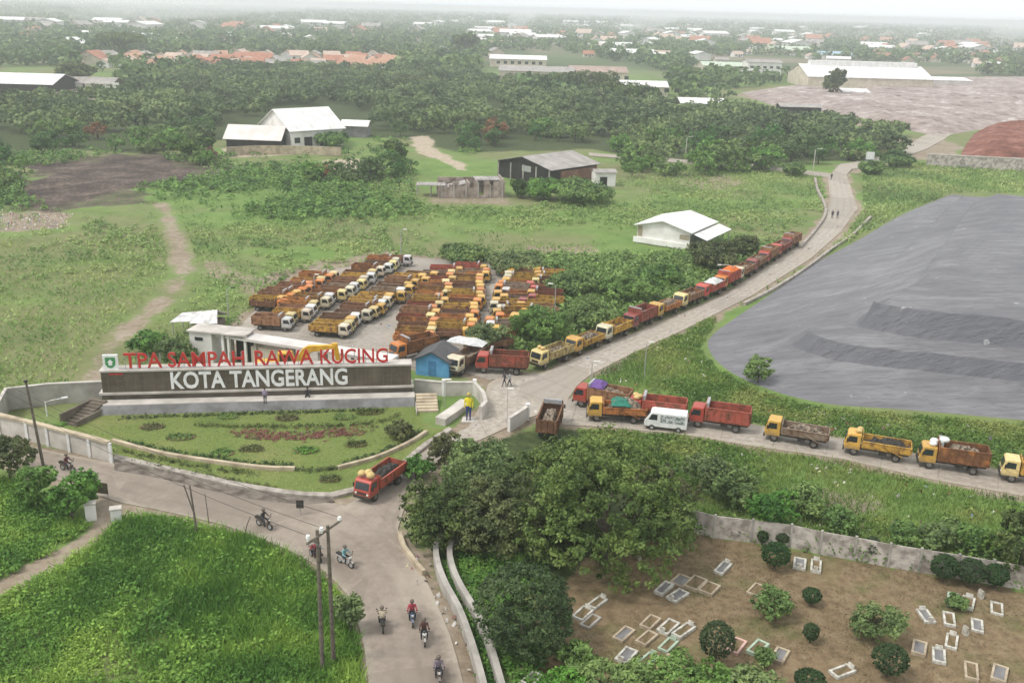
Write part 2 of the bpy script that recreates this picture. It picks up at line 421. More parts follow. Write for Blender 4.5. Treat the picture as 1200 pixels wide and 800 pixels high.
# ================================================================== THE SETTING
# ---- outlines shared by the ground and the plants (photograph pixels)
ROADS = {
 'main': [(440, 860), (432, 800), (425, 745), (405, 692), (370, 660), (320, 636), (260, 614), (200, 600), (140, 588), (90, 572), (40, 548), (0, 536), (-140, 500),
          (-140, 478), (0, 510), (60, 527), (130, 540), (200, 556), (280, 575), (360, 588), (405, 588), (440, 572), (470, 548), (520, 512), (548, 500), (612, 492),
          (530, 525), (500, 560), (480, 580), (466, 620), (480, 645), (505, 690), (530, 750), (543, 800), (570, 860)],
 'gate': [(470, 548), (520, 512), (548, 500), (566, 470), (574, 445), (612, 440), (640, 436), (700, 408), (765, 382), (850, 345), (930, 293), (962, 262), (973, 235), (970, 207),
          (990, 203), (997, 220), (1005, 245), (985, 272), (950, 303), (880, 347), (800, 387), (745, 412), (690, 440), (672, 452), (660, 472), (612, 492), (530, 525), (478, 575)],
 'side': [(655, 470), (690, 470), (740, 478), (800, 487), (900, 500), (990, 515), (1080, 535), (1200, 556), (1320, 580), (1320, 605), (1200, 580), (1090, 560), (985, 536), (880, 522),
          (800, 508), (740, 500), (690, 497), (650, 495)],
}
LOT = [(268, 396), (310, 352), (345, 326), (470, 300), (560, 308), (655, 318), (650, 352), (600, 380), (560, 402), (612, 440), (574, 445), (530, 432), (480, 430), (380, 425), (290, 415)]
GARDEN = [(75, 500), (100, 482), (490, 476), (502, 500), (522, 502), (470, 547), (440, 570), (405, 582), (360, 583), (280, 571), (200, 552), (130, 535)]
MOUND = [(1120, 226), (1060, 250), (1005, 281), (955, 308), (905, 342), (860, 372), (832, 392), (826, 408), (845, 432), (890, 455), (960, 474), (1060, 482), (1200, 494), (1400, 512), (1400, 226)]
CEMETERY = [(590, 830), (640, 700), (690, 650), (800, 622), (860, 632), (1010, 655), (1190, 690), (1300, 712), (1300, 860), (600, 860)]
DITCH = [(510, 640), (532, 640), (536, 670), (560, 730), (585, 800), (600, 840), (575, 840), (563, 800), (545, 745), (522, 690)]
WOOD = [(-60, 200), (0, 196), (60, 176), (190, 184), (262, 166), (330, 168), (430, 160), (480, 165), (520, 178), (560, 182), (640, 178), (690, 176), (720, 180), (830, 194), (890, 198), (1000, 190), (1050, 182),
        (1058, 160), (1010, 148), (905, 138), (850, 130), (790, 128), (760, 116), (700, 118), (600, 96), (520, 86), (400, 84), (260, 78), (165, 92), (140, 118), (60, 118), (-60, 122)]
ASH = [(35, 208), (70, 192), (120, 182), (180, 182), (215, 192), (252, 197), (240, 205), (212, 210), (165, 213), (150, 228), (90, 238), (50, 238), (28, 226)]
WASTE = [(862, 108), (930, 100), (985, 108), (1030, 96), (1140, 92), (1300, 92), (1300, 150), (1190, 148), (1110, 160), (1085, 158), (1045, 150), (990, 142), (940, 130), (895, 122)]
REDHEAP = [(1138, 156), (1152, 148), (1178, 146), (1190, 140), (1300, 134), (1300, 188), (1200, 190), (1165, 187), (1140, 188), (1122, 182), (1130, 168)]
wp = {k: GP(v) for k, v in dict(ROADS, LOT=LOT, GARDEN=GARDEN, MOUND=MOUND, CEMETERY=CEMETERY, DITCH=DITCH, WOOD=WOOD, ASH=ASH, WASTE=WASTE, REDHEAP=REDHEAP).items()}
TRACK = smoothline(GP([(112, 440), (122, 412), (150, 386), (190, 350), (212, 322), (210, 290), (198, 258), (190, 238)]))
PATHW = smoothline(GP([(-30, 704), (0, 688), (60, 656), (105, 630), (125, 610), (130, 592)]))

def axis(lo, hi, step, far_lo, far_hi, k=1.12):
    a = list(np.arange(lo, hi + 1e-6, step)); s = step
    while a[-1] < far_hi: s *= k; a.append(a[-1] + s)
    s = step
    while a[0] > far_lo: s *= k; a.insert(0, a[0] - s)
    return np.array(a)
gx = axis(-175, 230, .9, -7000, 7000); gy = axis(34, 330, .9, -700, 8000)
GX, GY = np.meshgrid(gx, gy)
def blend(d, w, seed, sc=.25, amp=1.6):
    return np.clip(.5 - (d + (fbm(GX * sc, GY * sc, seed) - .5) * 2 * amp) / w, 0, 1)
road_d = np.minimum.reduce([sdf(wp[k], GX, GY) for k in ('main', 'gate', 'side')])
lot_d = sdf(wp['LOT'], GX, GY); mound_d = sdf(wp['MOUND'], GX, GY); cem_d = sdf(wp['CEMETERY'], GX, GY)
dirt = np.maximum.reduce([blend(road_d - 1.0, 2.0, 1), blend(lot_d - 1.5, 3, 2, amp=2.5), blend(ldist(TRACK, GX, GY) - 1.5, 3.2, 3, .2, amp=1.6) * .78, blend(ldist(PATHW, GX, GY) - 1.1, 1.0, 4, amp=.5)]
    + [blend(sdf(GP(q), GX, GY), 3.5, 5 + i, .12, 3) * f for i, (q, f) in enumerate([
      ([(0, 248), (60, 246), (85, 252), (70, 266), (0, 270)], 1), ([(800, 210), (850, 205), (872, 212), (860, 220), (806, 222)], .9),
      ([(270, 336), (330, 312), (400, 300), (470, 292), (480, 304), (350, 326), (290, 350)], .75), ([(230, 290), (300, 320), (340, 330), (300, 345), (235, 318)], .6),
      ([(930, 560), (1040, 575), (1060, 600), (1010, 622), (960, 600)], .75), ([(1000, 500), (1050, 508), (1040, 524), (1000, 515)], .6), ([(930, 470), (985, 478), (980, 494), (935, 488)], .7),
      ([(600, 285), (690, 285), (720, 300), (640, 305)], .7), ([(500, 226), (610, 228), (600, 240), (500, 238)], .6), ([(465, 640), (512, 640), (540, 720), (566, 800), (545, 800), (500, 690)], 1),
      ([(780, 500), (830, 512), (840, 530), (790, 520)], .7), ([(1045, 165), (1085, 160), (1130, 172), (1120, 186), (1060, 186)], 1), ([(980, 195), (1030, 186), (1090, 162), (1110, 160), (1070, 182), (1000, 202)], 1),
      ([(860, 112), (980, 105), (1080, 150), (1000, 148)], 1), ([(-40, 105), (130, 100), (130, 122), (-40, 125)], .8)])])
lawn = blend(sdf(wp['GARDEN'], GX, GY), .5, 20, amp=.1)
ash = np.maximum(blend(sdf(wp['ASH'], GX, GY) - 2, 6, 21, .07, 16), .6 * blend(sdf(wp['ASH'], GX, GY) - 5, 6, 23, .12, 14))
soil = blend(cem_d, 1.0, 22, amp=.7)
sand = np.maximum.reduce([blend(sdf(GP(q), GX, GY), 3, 30 + i, .15, 2.2) * .9 for i, q in enumerate([
      [(480, 160), (505, 158), (508, 172), (545, 190), (540, 198), (490, 178)], [(380, 186), (432, 184), (436, 196), (370, 200)], [(262, 172), (345, 168), (350, 180), (262, 184)]])]
      + [blend(ldist(GP([(700, 181), (815, 190), (870, 193), (970, 204)]), GX, GY) - 2.2, 2, 40, amp=.5)])
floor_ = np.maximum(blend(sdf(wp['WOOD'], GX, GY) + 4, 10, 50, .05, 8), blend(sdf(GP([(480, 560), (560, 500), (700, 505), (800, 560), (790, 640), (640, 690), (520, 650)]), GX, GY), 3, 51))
far = np.clip((np.hypot(GX, GY) - 560) / 150, 0, 1)
calm = np.clip(np.minimum.reduce([road_d, lot_d, sdf(wp['GARDEN'], GX, GY), cem_d, mound_d]) / 6, 0, 1)
near = np.clip(1 - (np.hypot(GX, GY) - 300) / 120, 0, 1)
HZ = -.06 - calm * near * (.30 * fbm(GX * .14, GY * .14, 60) + .22 * fbm(GX * .5, GY * .5, 61) - .06)
ditch_d = sdf(wp['DITCH'], GX, GY)
HZ = np.where(ditch_d < 0, -.06 + np.maximum(ditch_d * 1.2, -1.0), HZ)
ny, nx = GX.shape
ii = np.arange(ny * nx).reshape(ny, nx)
fc = np.stack([ii[:-1, :-1], ii[:-1, 1:], ii[1:, 1:], ii[1:, :-1]], -1).reshape(-1, 4)
gme = npmesh('ground', np.stack([GX, GY, HZ], -1).reshape(-1, 3), fc)
for nm, ch in (('cover', (dirt, lawn, ash)), ('cover_more', (soil, sand, floor_))):
    at_ = gme.attributes.new(nm, 'FLOAT_COLOR', 'POINT')
    d = np.ones((ny * nx, 4), np.float32)
    for k in range(3): d[:, k] = ch[k].ravel()
    at_.data.foreach_set('color', d.ravel())
def ground_material():
    t = NT('ground_cover'); pos = t.n('ShaderNodeNewGeometry').outputs['Position']
    a = t.n('ShaderNodeAttribute', attribute_name='cover'); b = t.n('ShaderNodeAttribute', attribute_name='cover_more')
    s1 = t.n('ShaderNodeSeparateColor'); t.l(a.outputs['Color'], s1.inputs[0]); s2 = t.n('ShaderNodeSeparateColor'); t.l(b.outputs['Color'], s2.inputs[0])
    big = t.noise(.022, 4, .6, pos); mid = t.noise(.16, 5, .62, pos); fine = t.noise(1.3, 4, .6, pos); vast = t.noise(.004, 5, .6, pos)
    g = t.ramp(mid, [(.25, (.092, .155, .040)), (.5, (.135, .212, .056)), (.75, (.178, .243, .074))])
    g2 = t.ramp(mid, [(.25, (.125, .15, .058)), (.55, (.175, .185, .08)), (.8, (.20, .18, .10))])
    g = t.mix(t.smooth(big, .43, .60), g, g2)
    g = t.mix(t.math('MULTIPLY', t.smooth(fine, .45, .75), .3), g, (.07, .10, .03, 1))
    dirtc = t.ramp(t.math('ADD', t.math('MULTIPLY', mid, .5), t.math('MULTIPLY', fine, .5)), [(.3, (.155, .115, .075)), (.5, (.255, .205, .15)), (.7, (.35, .30, .235))])
    lawnc = t.ramp(mid, [(.25, (.10, .145, .036)), (.5, (.145, .185, .05)), (.75, (.19, .195, .07))])
    ashc = t.ramp(t.math('ADD', t.math('MULTIPLY', fine, .5), t.math('MULTIPLY', mid, .5)), [(.34, (.026, .021, .019)), (.5, (.075, .054, .046)), (.66, (.19, .15, .12))])
    soilc = t.mix(t.smooth(mid, .48, .66), t.ramp(fine, [(.3, (.125, .085, .05)), (.55, (.20, .145, .085)), (.8, (.26, .20, .125))]), t.ramp(fine, [(.35, (.10, .10, .04)), (.7, (.17, .15, .07))]))
    sandc = t.ramp(fine, [(.3, (.30, .24, .17)), (.7, (.45, .38, .29))])
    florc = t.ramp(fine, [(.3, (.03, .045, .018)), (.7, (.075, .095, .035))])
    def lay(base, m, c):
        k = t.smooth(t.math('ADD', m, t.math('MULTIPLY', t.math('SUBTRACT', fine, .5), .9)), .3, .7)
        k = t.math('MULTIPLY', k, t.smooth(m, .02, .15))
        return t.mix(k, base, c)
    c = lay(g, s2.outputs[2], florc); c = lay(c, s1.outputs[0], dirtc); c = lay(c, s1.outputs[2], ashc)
    c = lay(c, s2.outputs[0], soilc); c = lay(c, s2.outputs[1], sandc); c = lay(c, s1.outputs[1], lawnc)
    # beyond the wood the plain is a patchwork of plots, yards and scrub
    plots = t.n('ShaderNodeTexVoronoi'); plots.inputs['Scale'].default_value = .012; t.l(pos, plots.inputs['Vector'])
    sp = t.n('ShaderNodeSeparateColor'); t.l(plots.outputs['Color'], sp.inputs[0])
    pc = t.ramp(sp.outputs[0], [(.0, (.06, .085, .035)), (.4, (.09, .12, .05)), (.6, (.16, .15, .09)), (.8, (.22, .17, .12)), (1, (.10, .13, .055))])
    ln = t.n('ShaderNodeVectorMath', operation='LENGTH'); t.l(pos, ln.inputs[0])
    c = t.mix(t.smooth(ln.outputs['Value'], 600, 800), c, pc)
    return t.bsdf(c, .95, .12, bump=t.math('ADD', fine, mid), bstr=.5, bdist=.25)
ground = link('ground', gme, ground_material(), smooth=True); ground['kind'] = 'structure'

# ---- roads
def road_material(name, lo, mid_, hi, tracks=True, dustc=(.36, .31, .25), pale=None):
    t = NT(name); pos = t.n('ShaderNodeNewGeometry').outputs['Position']
    n1 = t.noise(.11, 5, .65, pos); n2 = t.noise(1.6, 5, .65, pos); n3 = t.noise(9, 3, .6, pos)
    c = t.ramp(t.math('ADD', t.math('MULTIPLY', n1, .55), t.math('MULTIPLY', n2, .45)), [(.33, lo), (.5, mid_), (.66, hi)])
    if pale:                                              # newer, paler concrete laid beyond the entrance
        sy = t.n('ShaderNodeSeparateXYZ'); t.l(pos, sy.inputs[0])
        k = t.math('ADD', sy.outputs[1], t.math('MULTIPLY', t.math('SUBTRACT', n1, .5), 30))
        c = t.mix(t.smooth(k, 72, 90), c, t.ramp(n2, [(.33, pale[0]), (.5, pale[1]), (.66, pale[2])]))
    uv = t.n('ShaderNodeUVMap', uv_map='uv'); sx = t.n('ShaderNodeSeparateXYZ'); t.l(uv.outputs[0], sx.inputs[0])
    jn = t.smooth(t.math('ABSOLUTE', t.math('SUBTRACT', t.math('FRACT', t.math('DIVIDE', sx.outputs[1], 5.2)), .5)), .022, .0)
    if pale: c = t.mix(t.math('MULTIPLY', jn, .4), c, tuple(x * .55 for x in lo) + (1,))
    if tracks:
        ed = t.math('MULTIPLY', t.math('ABSOLUTE', t.math('SUBTRACT', sx.outputs[0], .5)), 2)
        ed = t.math('ADD', ed, t.math('MULTIPLY', t.math('SUBTRACT', n2, .5), .45))
        c = t.mix(t.math('MULTIPLY', t.smooth(ed, .72, .98), .8), c, (*dustc, 1))
        w = t.math('SINE', t.math('MULTIPLY', sx.outputs[0], 25.1))
        w = t.math('ADD', w, t.math('MULTIPLY', t.math('SUBTRACT', n1, .5), 2.5))
        c = t.mix(t.math('MULTIPLY', t.smooth(w, .1, .9), .12), c, tuple(x * .55 for x in lo) + (1,))
    c = t.mix(t.math('MULTIPLY', t.smooth(n1, .48, .62), .45), c, (*dustc, 1))
    c = t.mix(t.math('MULTIPLY', t.smooth(n3, .55, .8), .25), c, tuple(x * .6 for x in lo) + (1,))
    pt = t.n('ShaderNodeTexVoronoi'); pt.inputs['Scale'].default_value = .11; t.l(pos, pt.inputs['Vector']); ps = t.n('ShaderNodeSeparateColor'); t.l(pt.outputs['Color'], ps.inputs[0])
    c = t.mix(t.math('MULTIPLY', t.math('MULTIPLY', t.smooth(ps.outputs[0], .70, .72), t.smooth(n2, .35, .6)), .30), c, tuple(x * .55 for x in lo) + (1,))
    v = t.n('ShaderNodeTexVoronoi', feature='DISTANCE_TO_EDGE'); v.inputs['Scale'].default_value = .32; t.l(pos, v.inputs['Vector'])
    c = t.mix(t.math('MULTIPLY', t.math('MULTIPLY', t.smooth(v.outputs['Distance'], .016, .0), t.smooth(n1, .5, .6)), .22), c, tuple(x * .5 for x in lo) + (1,))
    return t.bsdf(c, .9, .2, bump=n2, bstr=.25, bdist=.03)
earth_dark = plain('damp_gutter_soil', (.20, .17, .14), (.075, .06, .048), .9, .9, .2)
M['road'] = road_material('worn_road', (.195, .160, .128), (.258, .215, .175), (.318, .268, .220))
M['gate_road'] = road_material('dusty_concrete_road', (.195, .160, .128), (.258, .215, .175), (.318, .268, .220), True, (.36, .31, .25), ((.27, .235, .195), (.36, .32, .27), (.44, .40, .345)))
M['yard'] = road_material('trodden_yard', (.20, .17, .14), (.31, .275, .235), (.41, .375, .33), False)
lofted('main_road', GP([(440, 860), (432, 800), (425, 745), (405, 692), (370, 660), (320, 636), (260, 614), (200, 600), (140, 588), (90, 572), (40, 548), (0, 536), (-140, 500)]),
       GP([(570, 860), (543, 800), (530, 750), (505, 690), (482, 645), (450, 608), (405, 590), (360, 588), (280, 577), (200, 558), (130, 542), (60, 529), (0, 513), (-140, 478)]), 'road', .02)
lofted('gate_road', GP([(400, 595), (440, 573), (470, 549), (520, 513), (548, 502), (566, 470), (574, 445), (612, 440), (640, 436), (700, 408), (765, 382), (850, 345), (930, 293), (962, 262), (973, 235), (970, 207), (985, 192)]),
       GP([(484, 650), (466, 620), (480, 575), (530, 530), (585, 505), (612, 492), (660, 476), (676, 452), (690, 440), (745, 412), (800, 387), (880, 347), (950, 303), (985, 272), (1005, 245), (997, 220), (992, 205), (1005, 190)]), 'gate_road', .028, nu=6)
lofted('side_road', GP([(650, 466), (690, 470), (740, 478), (800, 487), (900, 500), (990, 515), (1080, 535), (1200, 556), (1340, 582)]),
       GP([(640, 496), (690, 499), (740, 503), (800, 509), (880, 522), (985, 537), (1090, 561), (1200, 581), (1340, 610)]), 'gate_road', .024)
lofted('concrete_path', GP([(690, 179), (720, 181), (815, 188), (870, 191), (972, 203)]), GP([(690, 182), (720, 184.5), (815, 192), (870, 195), (972, 208)]), 'gate_road', .02)
lofted('dirt_road', GP([(980, 194), (1020, 186), (1062, 172), (1080, 160), (1100, 152)]), GP([(1000, 198), (1040, 190), (1085, 175), (1105, 164), (1120, 154)]), 'gate_road', .016)
lofted('gutter', smoothline(GP([(134, 541), (165, 547), (200, 555), (240, 564), (280, 573), (330, 581), (360, 584), (390, 585)])), smoothline(GP([(134, 551), (165, 556), (200, 563), (240, 573), (280, 582), (330, 589), (360, 591), (392, 588)])), earth_dark, .034, nu=2)
MB().slab(GP(LOT), -.2, .012).build('truck_yard', 'yard')['kind'] = 'structure'

# ---- the covered landfill mound: contour lines of known height, lofted and wrinkled
BASE = [(-.15, 0, 0, [(1112, 229), (1060, 250), (1005, 281), (955, 308), (905, 342), (860, 372), (832, 392), (826, 408), (845, 432), (890, 455), (960, 474), (1060, 482), (1200, 494), (1400, 512)]),
        (1.9, 1.9, 1.2, [(1118, 228), (1078, 250), (1035, 280), (990, 310), (950, 340), (925, 365), (915, 388), (925, 402), (953, 414), (1000, 425), (1050, 431), (1100, 437), (1200, 449), (1400, 470)]),
        (4.2, 3.0, 1.9, [(1128, 228), (1105, 250), (1075, 280), (1045, 310), (1020, 335), (1002, 358), (996, 374), (1003, 381), (1013, 385), (1053, 392.5), (1075, 396), (1100, 399.5), (1200, 410), (1400, 430)]),
        (8.2, 0, 0, [(1150, 228), (1140, 240), (1128, 255), (1118, 270), (1112, 285), (1108, 298), (1110, 306), (1114, 310), (1122, 313), (1135, 317), (1150, 321), (1180, 326), (1210, 330), (1400, 345)]),
        (9.3, 0, 0, [(1160, 228), (1162, 232), (1164, 238), (1166, 244), (1168, 250), (1170, 256), (1174, 260), (1178, 263), (1184, 265), (1192, 268), (1200, 270), (1215, 273), (1240, 276), (1400, 285)]),
        (9.6, 0, 0, [(1166, 227), (1172, 228), (1180, 228), (1190, 228.5), (1200, 229), (1210, 229), (1220, 229), (1230, 229), (1240, 229), (1260, 229.5), (1280, 230), (1310, 231), (1340, 232), (1400, 234)])]
def build_mound():
    rows = []
    for z, rise, run, pts in BASE:
        L = GP(pts, z); sm = smoothline(L, 14)
        d = [0]
        for a, b in zip(sm[:-1], sm[1:]): d.append(d[-1] + (b - a).length)
        n = 240; out = []
        # keep contour vertices in step with each other: same index, same stretch of the slope
        idx = np.linspace(0, len(sm) - 1, n)
        for t in idx:
            j = min(int(t), len(sm) - 2); p = sm[j].lerp(sm[j + 1], t - j); out.append((p.x, p.y, z))
        rows.append(out)
        if rise:                                          # a steep step: short run on the front, spread out along the flank
            up = []
            for i, t in enumerate(np.linspace(0, 1, n)):
                a, b = Vector(out[max(i - 3, 0)]), Vector(out[min(i + 3, n - 1)]); d = (b - a).normalized()
                k = min(1, max(0, (t - .34) / .30)); k = k * k * (3 - 2 * k)
                w = 6.5 + (run - 6.5) * k
                up.append((out[i][0] - d.y * w, out[i][1] + d.x * w, z + rise * min(1, max(.15, t / .22))))
            rows.append(up)
    last = rows[-1]
    rows.append([(x + 2, y + 16, -.5) for x, y, z in last])
    rows = np.array(rows); fine = []
    for a, b in zip(rows[:-1], rows[1:]):
        k = 14
        for i in range(k): fine.append(a + (b - a) * i / k)
    fine.append(rows[-1]); V = np.array(fine)
    for _ in range(1):
        V[1:-1, :, 2] = V[1:-1, :, 2] * .6 + .2 * (V[:-2, :, 2] + V[2:, :, 2])
    x, y = V[..., 0], V[..., 1]
    edge = np.clip(V[..., 2] / 1.0, 0, 1)
    V[..., 2] += edge * (.45 * (fbm(x * .09, y * .09, 70) - .5) + .38 * (fbm(x * .12 + y * .05, y * .75 - x * .1, 71) - .5) + .12 * (fbm(x * .5, y * 1.6, 72) - .5))
    s_ = np.clip(np.linspace(0, 1, x.shape[1]) / .05, 0, 1); s_ = s_ * s_ * (3 - 2 * s_); V[..., 2] *= (.93 + .07 * s_)[None, :]
    h, w = x.shape; ii = np.arange(h * w).reshape(h, w)
    f = np.stack([ii[:-1, :-1], ii[:-1, 1:], ii[1:, 1:], ii[1:, :-1]], -1).reshape(-1, 4)
    me = npmesh('landfill_mound', V.reshape(-1, 3), f)
    bm = bmesh.new(); bm.from_mesh(me); bmesh.ops.recalc_face_normals(bm, faces=bm.faces)
    if sum(q.normal.z for q in bm.faces) < 0: bmesh.ops.reverse_faces(bm, faces=bm.faces)
    bm.to_mesh(me); bm.free()
    t = NT('liner_sheet'); pos = t.n('ShaderNodeNewGeometry').outputs['Position']
    n1 = t.noise(.05, 5, .6, pos); n2 = t.noise(.35, 5, .65, pos, (.35, 1.6, 1)); n3 = t.noise(1.1, 4, .6, pos, (.4, 2.2, 1)); n4 = t.noise(.5, 2, .5, pos)
    c = t.ramp(t.math('ADD', t.math('MULTIPLY', n1, .45), t.math('MULTIPLY', n2, .55)), [(.32, (.10, .098, .106)), (.5, (.15, .146, .154)), (.64, (.22, .214, .218))])
    c = t.mix(t.math('MULTIPLY', t.smooth(n3, .6, .8), .35), c, (.36, .35, .345, 1))
    # colour follows slope: paler tone on the flats, darker on the steep steps
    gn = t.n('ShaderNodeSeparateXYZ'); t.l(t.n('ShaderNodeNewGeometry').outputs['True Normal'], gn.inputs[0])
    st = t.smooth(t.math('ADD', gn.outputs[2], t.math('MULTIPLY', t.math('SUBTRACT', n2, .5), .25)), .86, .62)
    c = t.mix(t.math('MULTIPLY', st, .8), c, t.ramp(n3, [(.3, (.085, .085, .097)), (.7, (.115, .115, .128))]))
    cr_ = t.noise(.55, 3, .55, pos, (.22, 2.0, .3))
    c = t.mix(t.math('MULTIPLY', t.smooth(t.math('ABSOLUTE', t.math('SUBTRACT', cr_, .5)), .035, .0), .5), c, (.085, .085, .095, 1))  # dark lines paint the shade of creases into the liner colour
    # weld seams of the sheets, every seven metres or so
    sx = t.n('ShaderNodeSeparateXYZ'); t.l(pos, sx.inputs[0])
    q = t.math('FRACT', t.math('ADD', t.math('MULTIPLY', t.math('ADD', sx.outputs[0], t.math('MULTIPLY', sx.outputs[1], .35)), .14), t.math('MULTIPLY', n1, .35)))
    c = t.mix(t.math('MULTIPLY', t.smooth(t.math('ABSOLUTE', t.math('SUBTRACT', q, .5)), .012, .004), .3), c, (.10, .10, .105, 1))
    # wind-blown dust and wet spots
    c = t.mix(t.math('MULTIPLY', t.smooth(n4, .72, .75), .5), c, (.47, .46, .45, 1))
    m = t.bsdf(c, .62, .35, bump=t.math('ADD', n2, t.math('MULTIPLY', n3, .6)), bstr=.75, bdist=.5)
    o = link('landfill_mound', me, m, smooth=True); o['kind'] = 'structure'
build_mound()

# ---- heaps of sorted and burnt waste on the far side
def heap(name, poly, hmax, mat, seed, step=2.2, base=.0, sc=.05, rim=10):
    P = GP(poly); xs = [p.x for p in P]; ys = [p.y for p in P]
    X, Y = np.meshgrid(np.arange(min(xs), max(xs), step), np.arange(min(ys), max(ys), step))
    d = -sdf(P, X, Y); k = np.clip(d / rim, 0, 1); k = k * k * (3 - 2 * k)
    Z = -.6 + (k > 0) * .4 + k * (hmax * (.35 + .65 * fbm(X * sc, Y * sc, seed)) + hmax * .35 * (fbm(X * .22, Y * .22, seed + 1) - .5) + .9 * (fbm(X * .6, Y * .6, seed + 2) - .5))
    keep = (d[:-1, :-1] > -step) & (d[1:, 1:] > -step)
    h, w = X.shape; ii = np.arange(h * w).reshape(h, w)
    f = np.stack([ii[:-1, :-1], ii[:-1, 1:], ii[1:, 1:], ii[1:, :-1]], -1)[keep].reshape(-1, 4)
    used = np.unique(f); mp = np.zeros(h * w, int); mp[used] = np.arange(len(used))
    o = link(name, npmesh(name, np.stack([X, Y, Z], -1).reshape(-1, 3)[used], mp[f]), mat); o['kind'] = 'structure'; return o
def earth(name, stops, sc=.25):
    t = NT(name); pos = t.n('ShaderNodeNewGeometry').outputs['Position']
    a = t.noise(sc, 6, .7, pos); b = t.noise(.03, 3, .6, pos)
    c = t.ramp(t.math('ADD', t.math('MULTIPLY', a, .7), t.math('MULTIPLY', b, .3)), stops)
    return t.bsdf(c, .95, .1, bump=a, bstr=.6, bdist=.5)
M['waste'] = earth('spread_waste', [(.36, (.12, .09, .08)), (.45, (.26, .205, .185)), (.54, (.33, .275, .25)), (.63, (.50, .45, .43))], .22)
M['redearth'] = earth('red_earth', [(.36, (.075, .03, .022)), (.5, (.185, .07, .048)), (.62, (.30, .15, .115))], .2)
heap('waste_hill', WASTE, 4.5, 'waste', 80, 2.0, sc=.015, rim=20)
heap('red_earth_hill', REDHEAP, 4.2, 'redearth', 84, 1.2, sc=.07, rim=9)

# ---- haze: one closed box of even, pale air round everything below the sky
hz = MB().box(-6990, 6990, -690, 7990, -2.6, 43).build('haze', NT('haze').m)
hz['kind'] = 'stuff'
hm = hz.data.materials[0].node_tree
pv = hm.nodes.new('ShaderNodeVolumePrincipled'); pv.inputs['Color'].default_value = (.95, .975, 1.0, 1); pv.inputs['Density'].default_value = .00036; pv.inputs['Anisotropy'].default_value = .35
hm.links.new(pv.outputs[0], [n for n in hm.nodes if n.type == 'OUTPUT_MATERIAL'][0].inputs['Volume'])
# ================================================================== PLANTS
def leafquads(rng, cen, nor, size, aspect=.55):
    """one diamond leaf (four corners) at each centre, facing roughly along nor"""
    n = len(cen)
    nor = nor + rng.normal(0, .55, (n, 3)); nor /= np.linalg.norm(nor, axis=1, keepdims=True) + 1e-9
    ax = rng.normal(0, 1, (n, 3)); t = np.cross(nor, ax); t /= np.linalg.norm(t, axis=1, keepdims=True) + 1e-9
    b = np.cross(nor, t); sz = (size * rng.uniform(.6, 1.35, n))[:, None]
    v = np.stack([cen + t * sz, cen + b * sz * aspect + nor * sz * .12, cen - t * sz, cen - b * sz * aspect + nor * sz * .12], 1)
    return v.reshape(-1, 3)
def crown(rng, blobs, nclump, nleaf, leaf, spread, top=.35, rr=(.55, 1.08)):
    """leaves in clumps through the outer part of a set of ellipsoids: uneven outline, gaps between the clumps"""
    B = np.array(blobs, float); w = (B[:, 3] * B[:, 4] * B[:, 5]) ** (2 / 3); w /= w.sum()
    k = rng.choice(len(B), nclump, p=w)
    d = rng.normal(0, 1, (nclump, 3)); d[:, 2] += top; d /= np.linalg.norm(d, axis=1, keepdims=True)
    r = rng.uniform(*rr, nclump)[:, None]
    c = B[k, :3] + d * r * B[k, 3:6]
    ok = np.ones(nclump, bool)                            # drop clumps buried deep in another ellipsoid
    for q in range(len(B)):
        e = np.linalg.norm((c - B[q, :3]) / B[q, 3:6], axis=1); ok &= ~((e < .5) & (k != q))
    c, d = c[ok], d[ok]; m = len(c)
    cs = np.repeat(c, nleaf, 0); ds = np.repeat(d, nleaf, 0); sp = np.repeat(rng.uniform(.6, 1.3, m), nleaf)[:, None]
    off = rng.normal(0, 1, (m * nleaf, 3)); off /= np.linalg.norm(off, axis=1, keepdims=True) + 1e-9
    off *= rng.uniform(.2, 1, (m * nleaf, 1)) * spread * sp * np.array([1, 1, .7])
    nor = ds * .5 + off / spread * .8 + np.array([0, 0, .55])
    v = leafquads(rng, cs + off, nor, np.full(m * nleaf, leaf))
    return v, np.arange(len(v)).reshape(-1, 4)
def trunk_mb(rng, h, r, limbs=4, reach=2.0, lh=.55):
    m = MB(); m.tube([(0, 0, -.2), (rng.uniform(-.1, .1), rng.uniform(-.1, .1), h * .5), (rng.uniform(-.2, .2), rng.uniform(-.2, .2), h)], [r * 1.25, r, r * .6], 8)
    for i in range(limbs):
        a = 2 * math.pi * (i + rng.uniform(0, .6)) / limbs; z = h * rng.uniform(lh, .95)
        m.tube([(0, 0, z), (math.cos(a) * reach * .5, math.sin(a) * reach * .5, z + reach * .35), (math.cos(a) * reach, math.sin(a) * reach, z + reach * .8)], [r * .55, r * .35, r * .15], 6)
    return m
def tree_mesh(seed, blobs, nclump, nleaf, leaf, spread, th, tr, limbs=4, reach=2.0, lh=.55, rr=(.55, 1.08)):
    rng = np.random.default_rng(seed)
    v, f = crown(rng, blobs, nclump, nleaf, leaf, spread, .35, rr)
    return npmesh('crown', v, f), trunk_mb(rng, th, tr, limbs, reach, lh).mesh('trunk')
def add_tree(name, label, cat, meshes, loc, rz=0, sc=1.0, leaf='leaf_mid', group=None):
    o = thing(name, label, cat, loc, rz, group); o.scale = (sc, sc, sc) if not isinstance(sc, tuple) else sc
    for nm, me, mt in (('crown', meshes[0], leaf), ('trunk', meshes[1], 'bark')):
        me = me if not me.users else me
        if not me.materials: me.materials.append(M[mt])
        ob = bpy.data.objects.new(nm, me); C.objects.link(ob); ob.parent = o
        if me.materials[0] is not M[mt]: ob.material_slots[0].link = 'OBJECT'; ob.material_slots[0].material = M[mt]
    return o
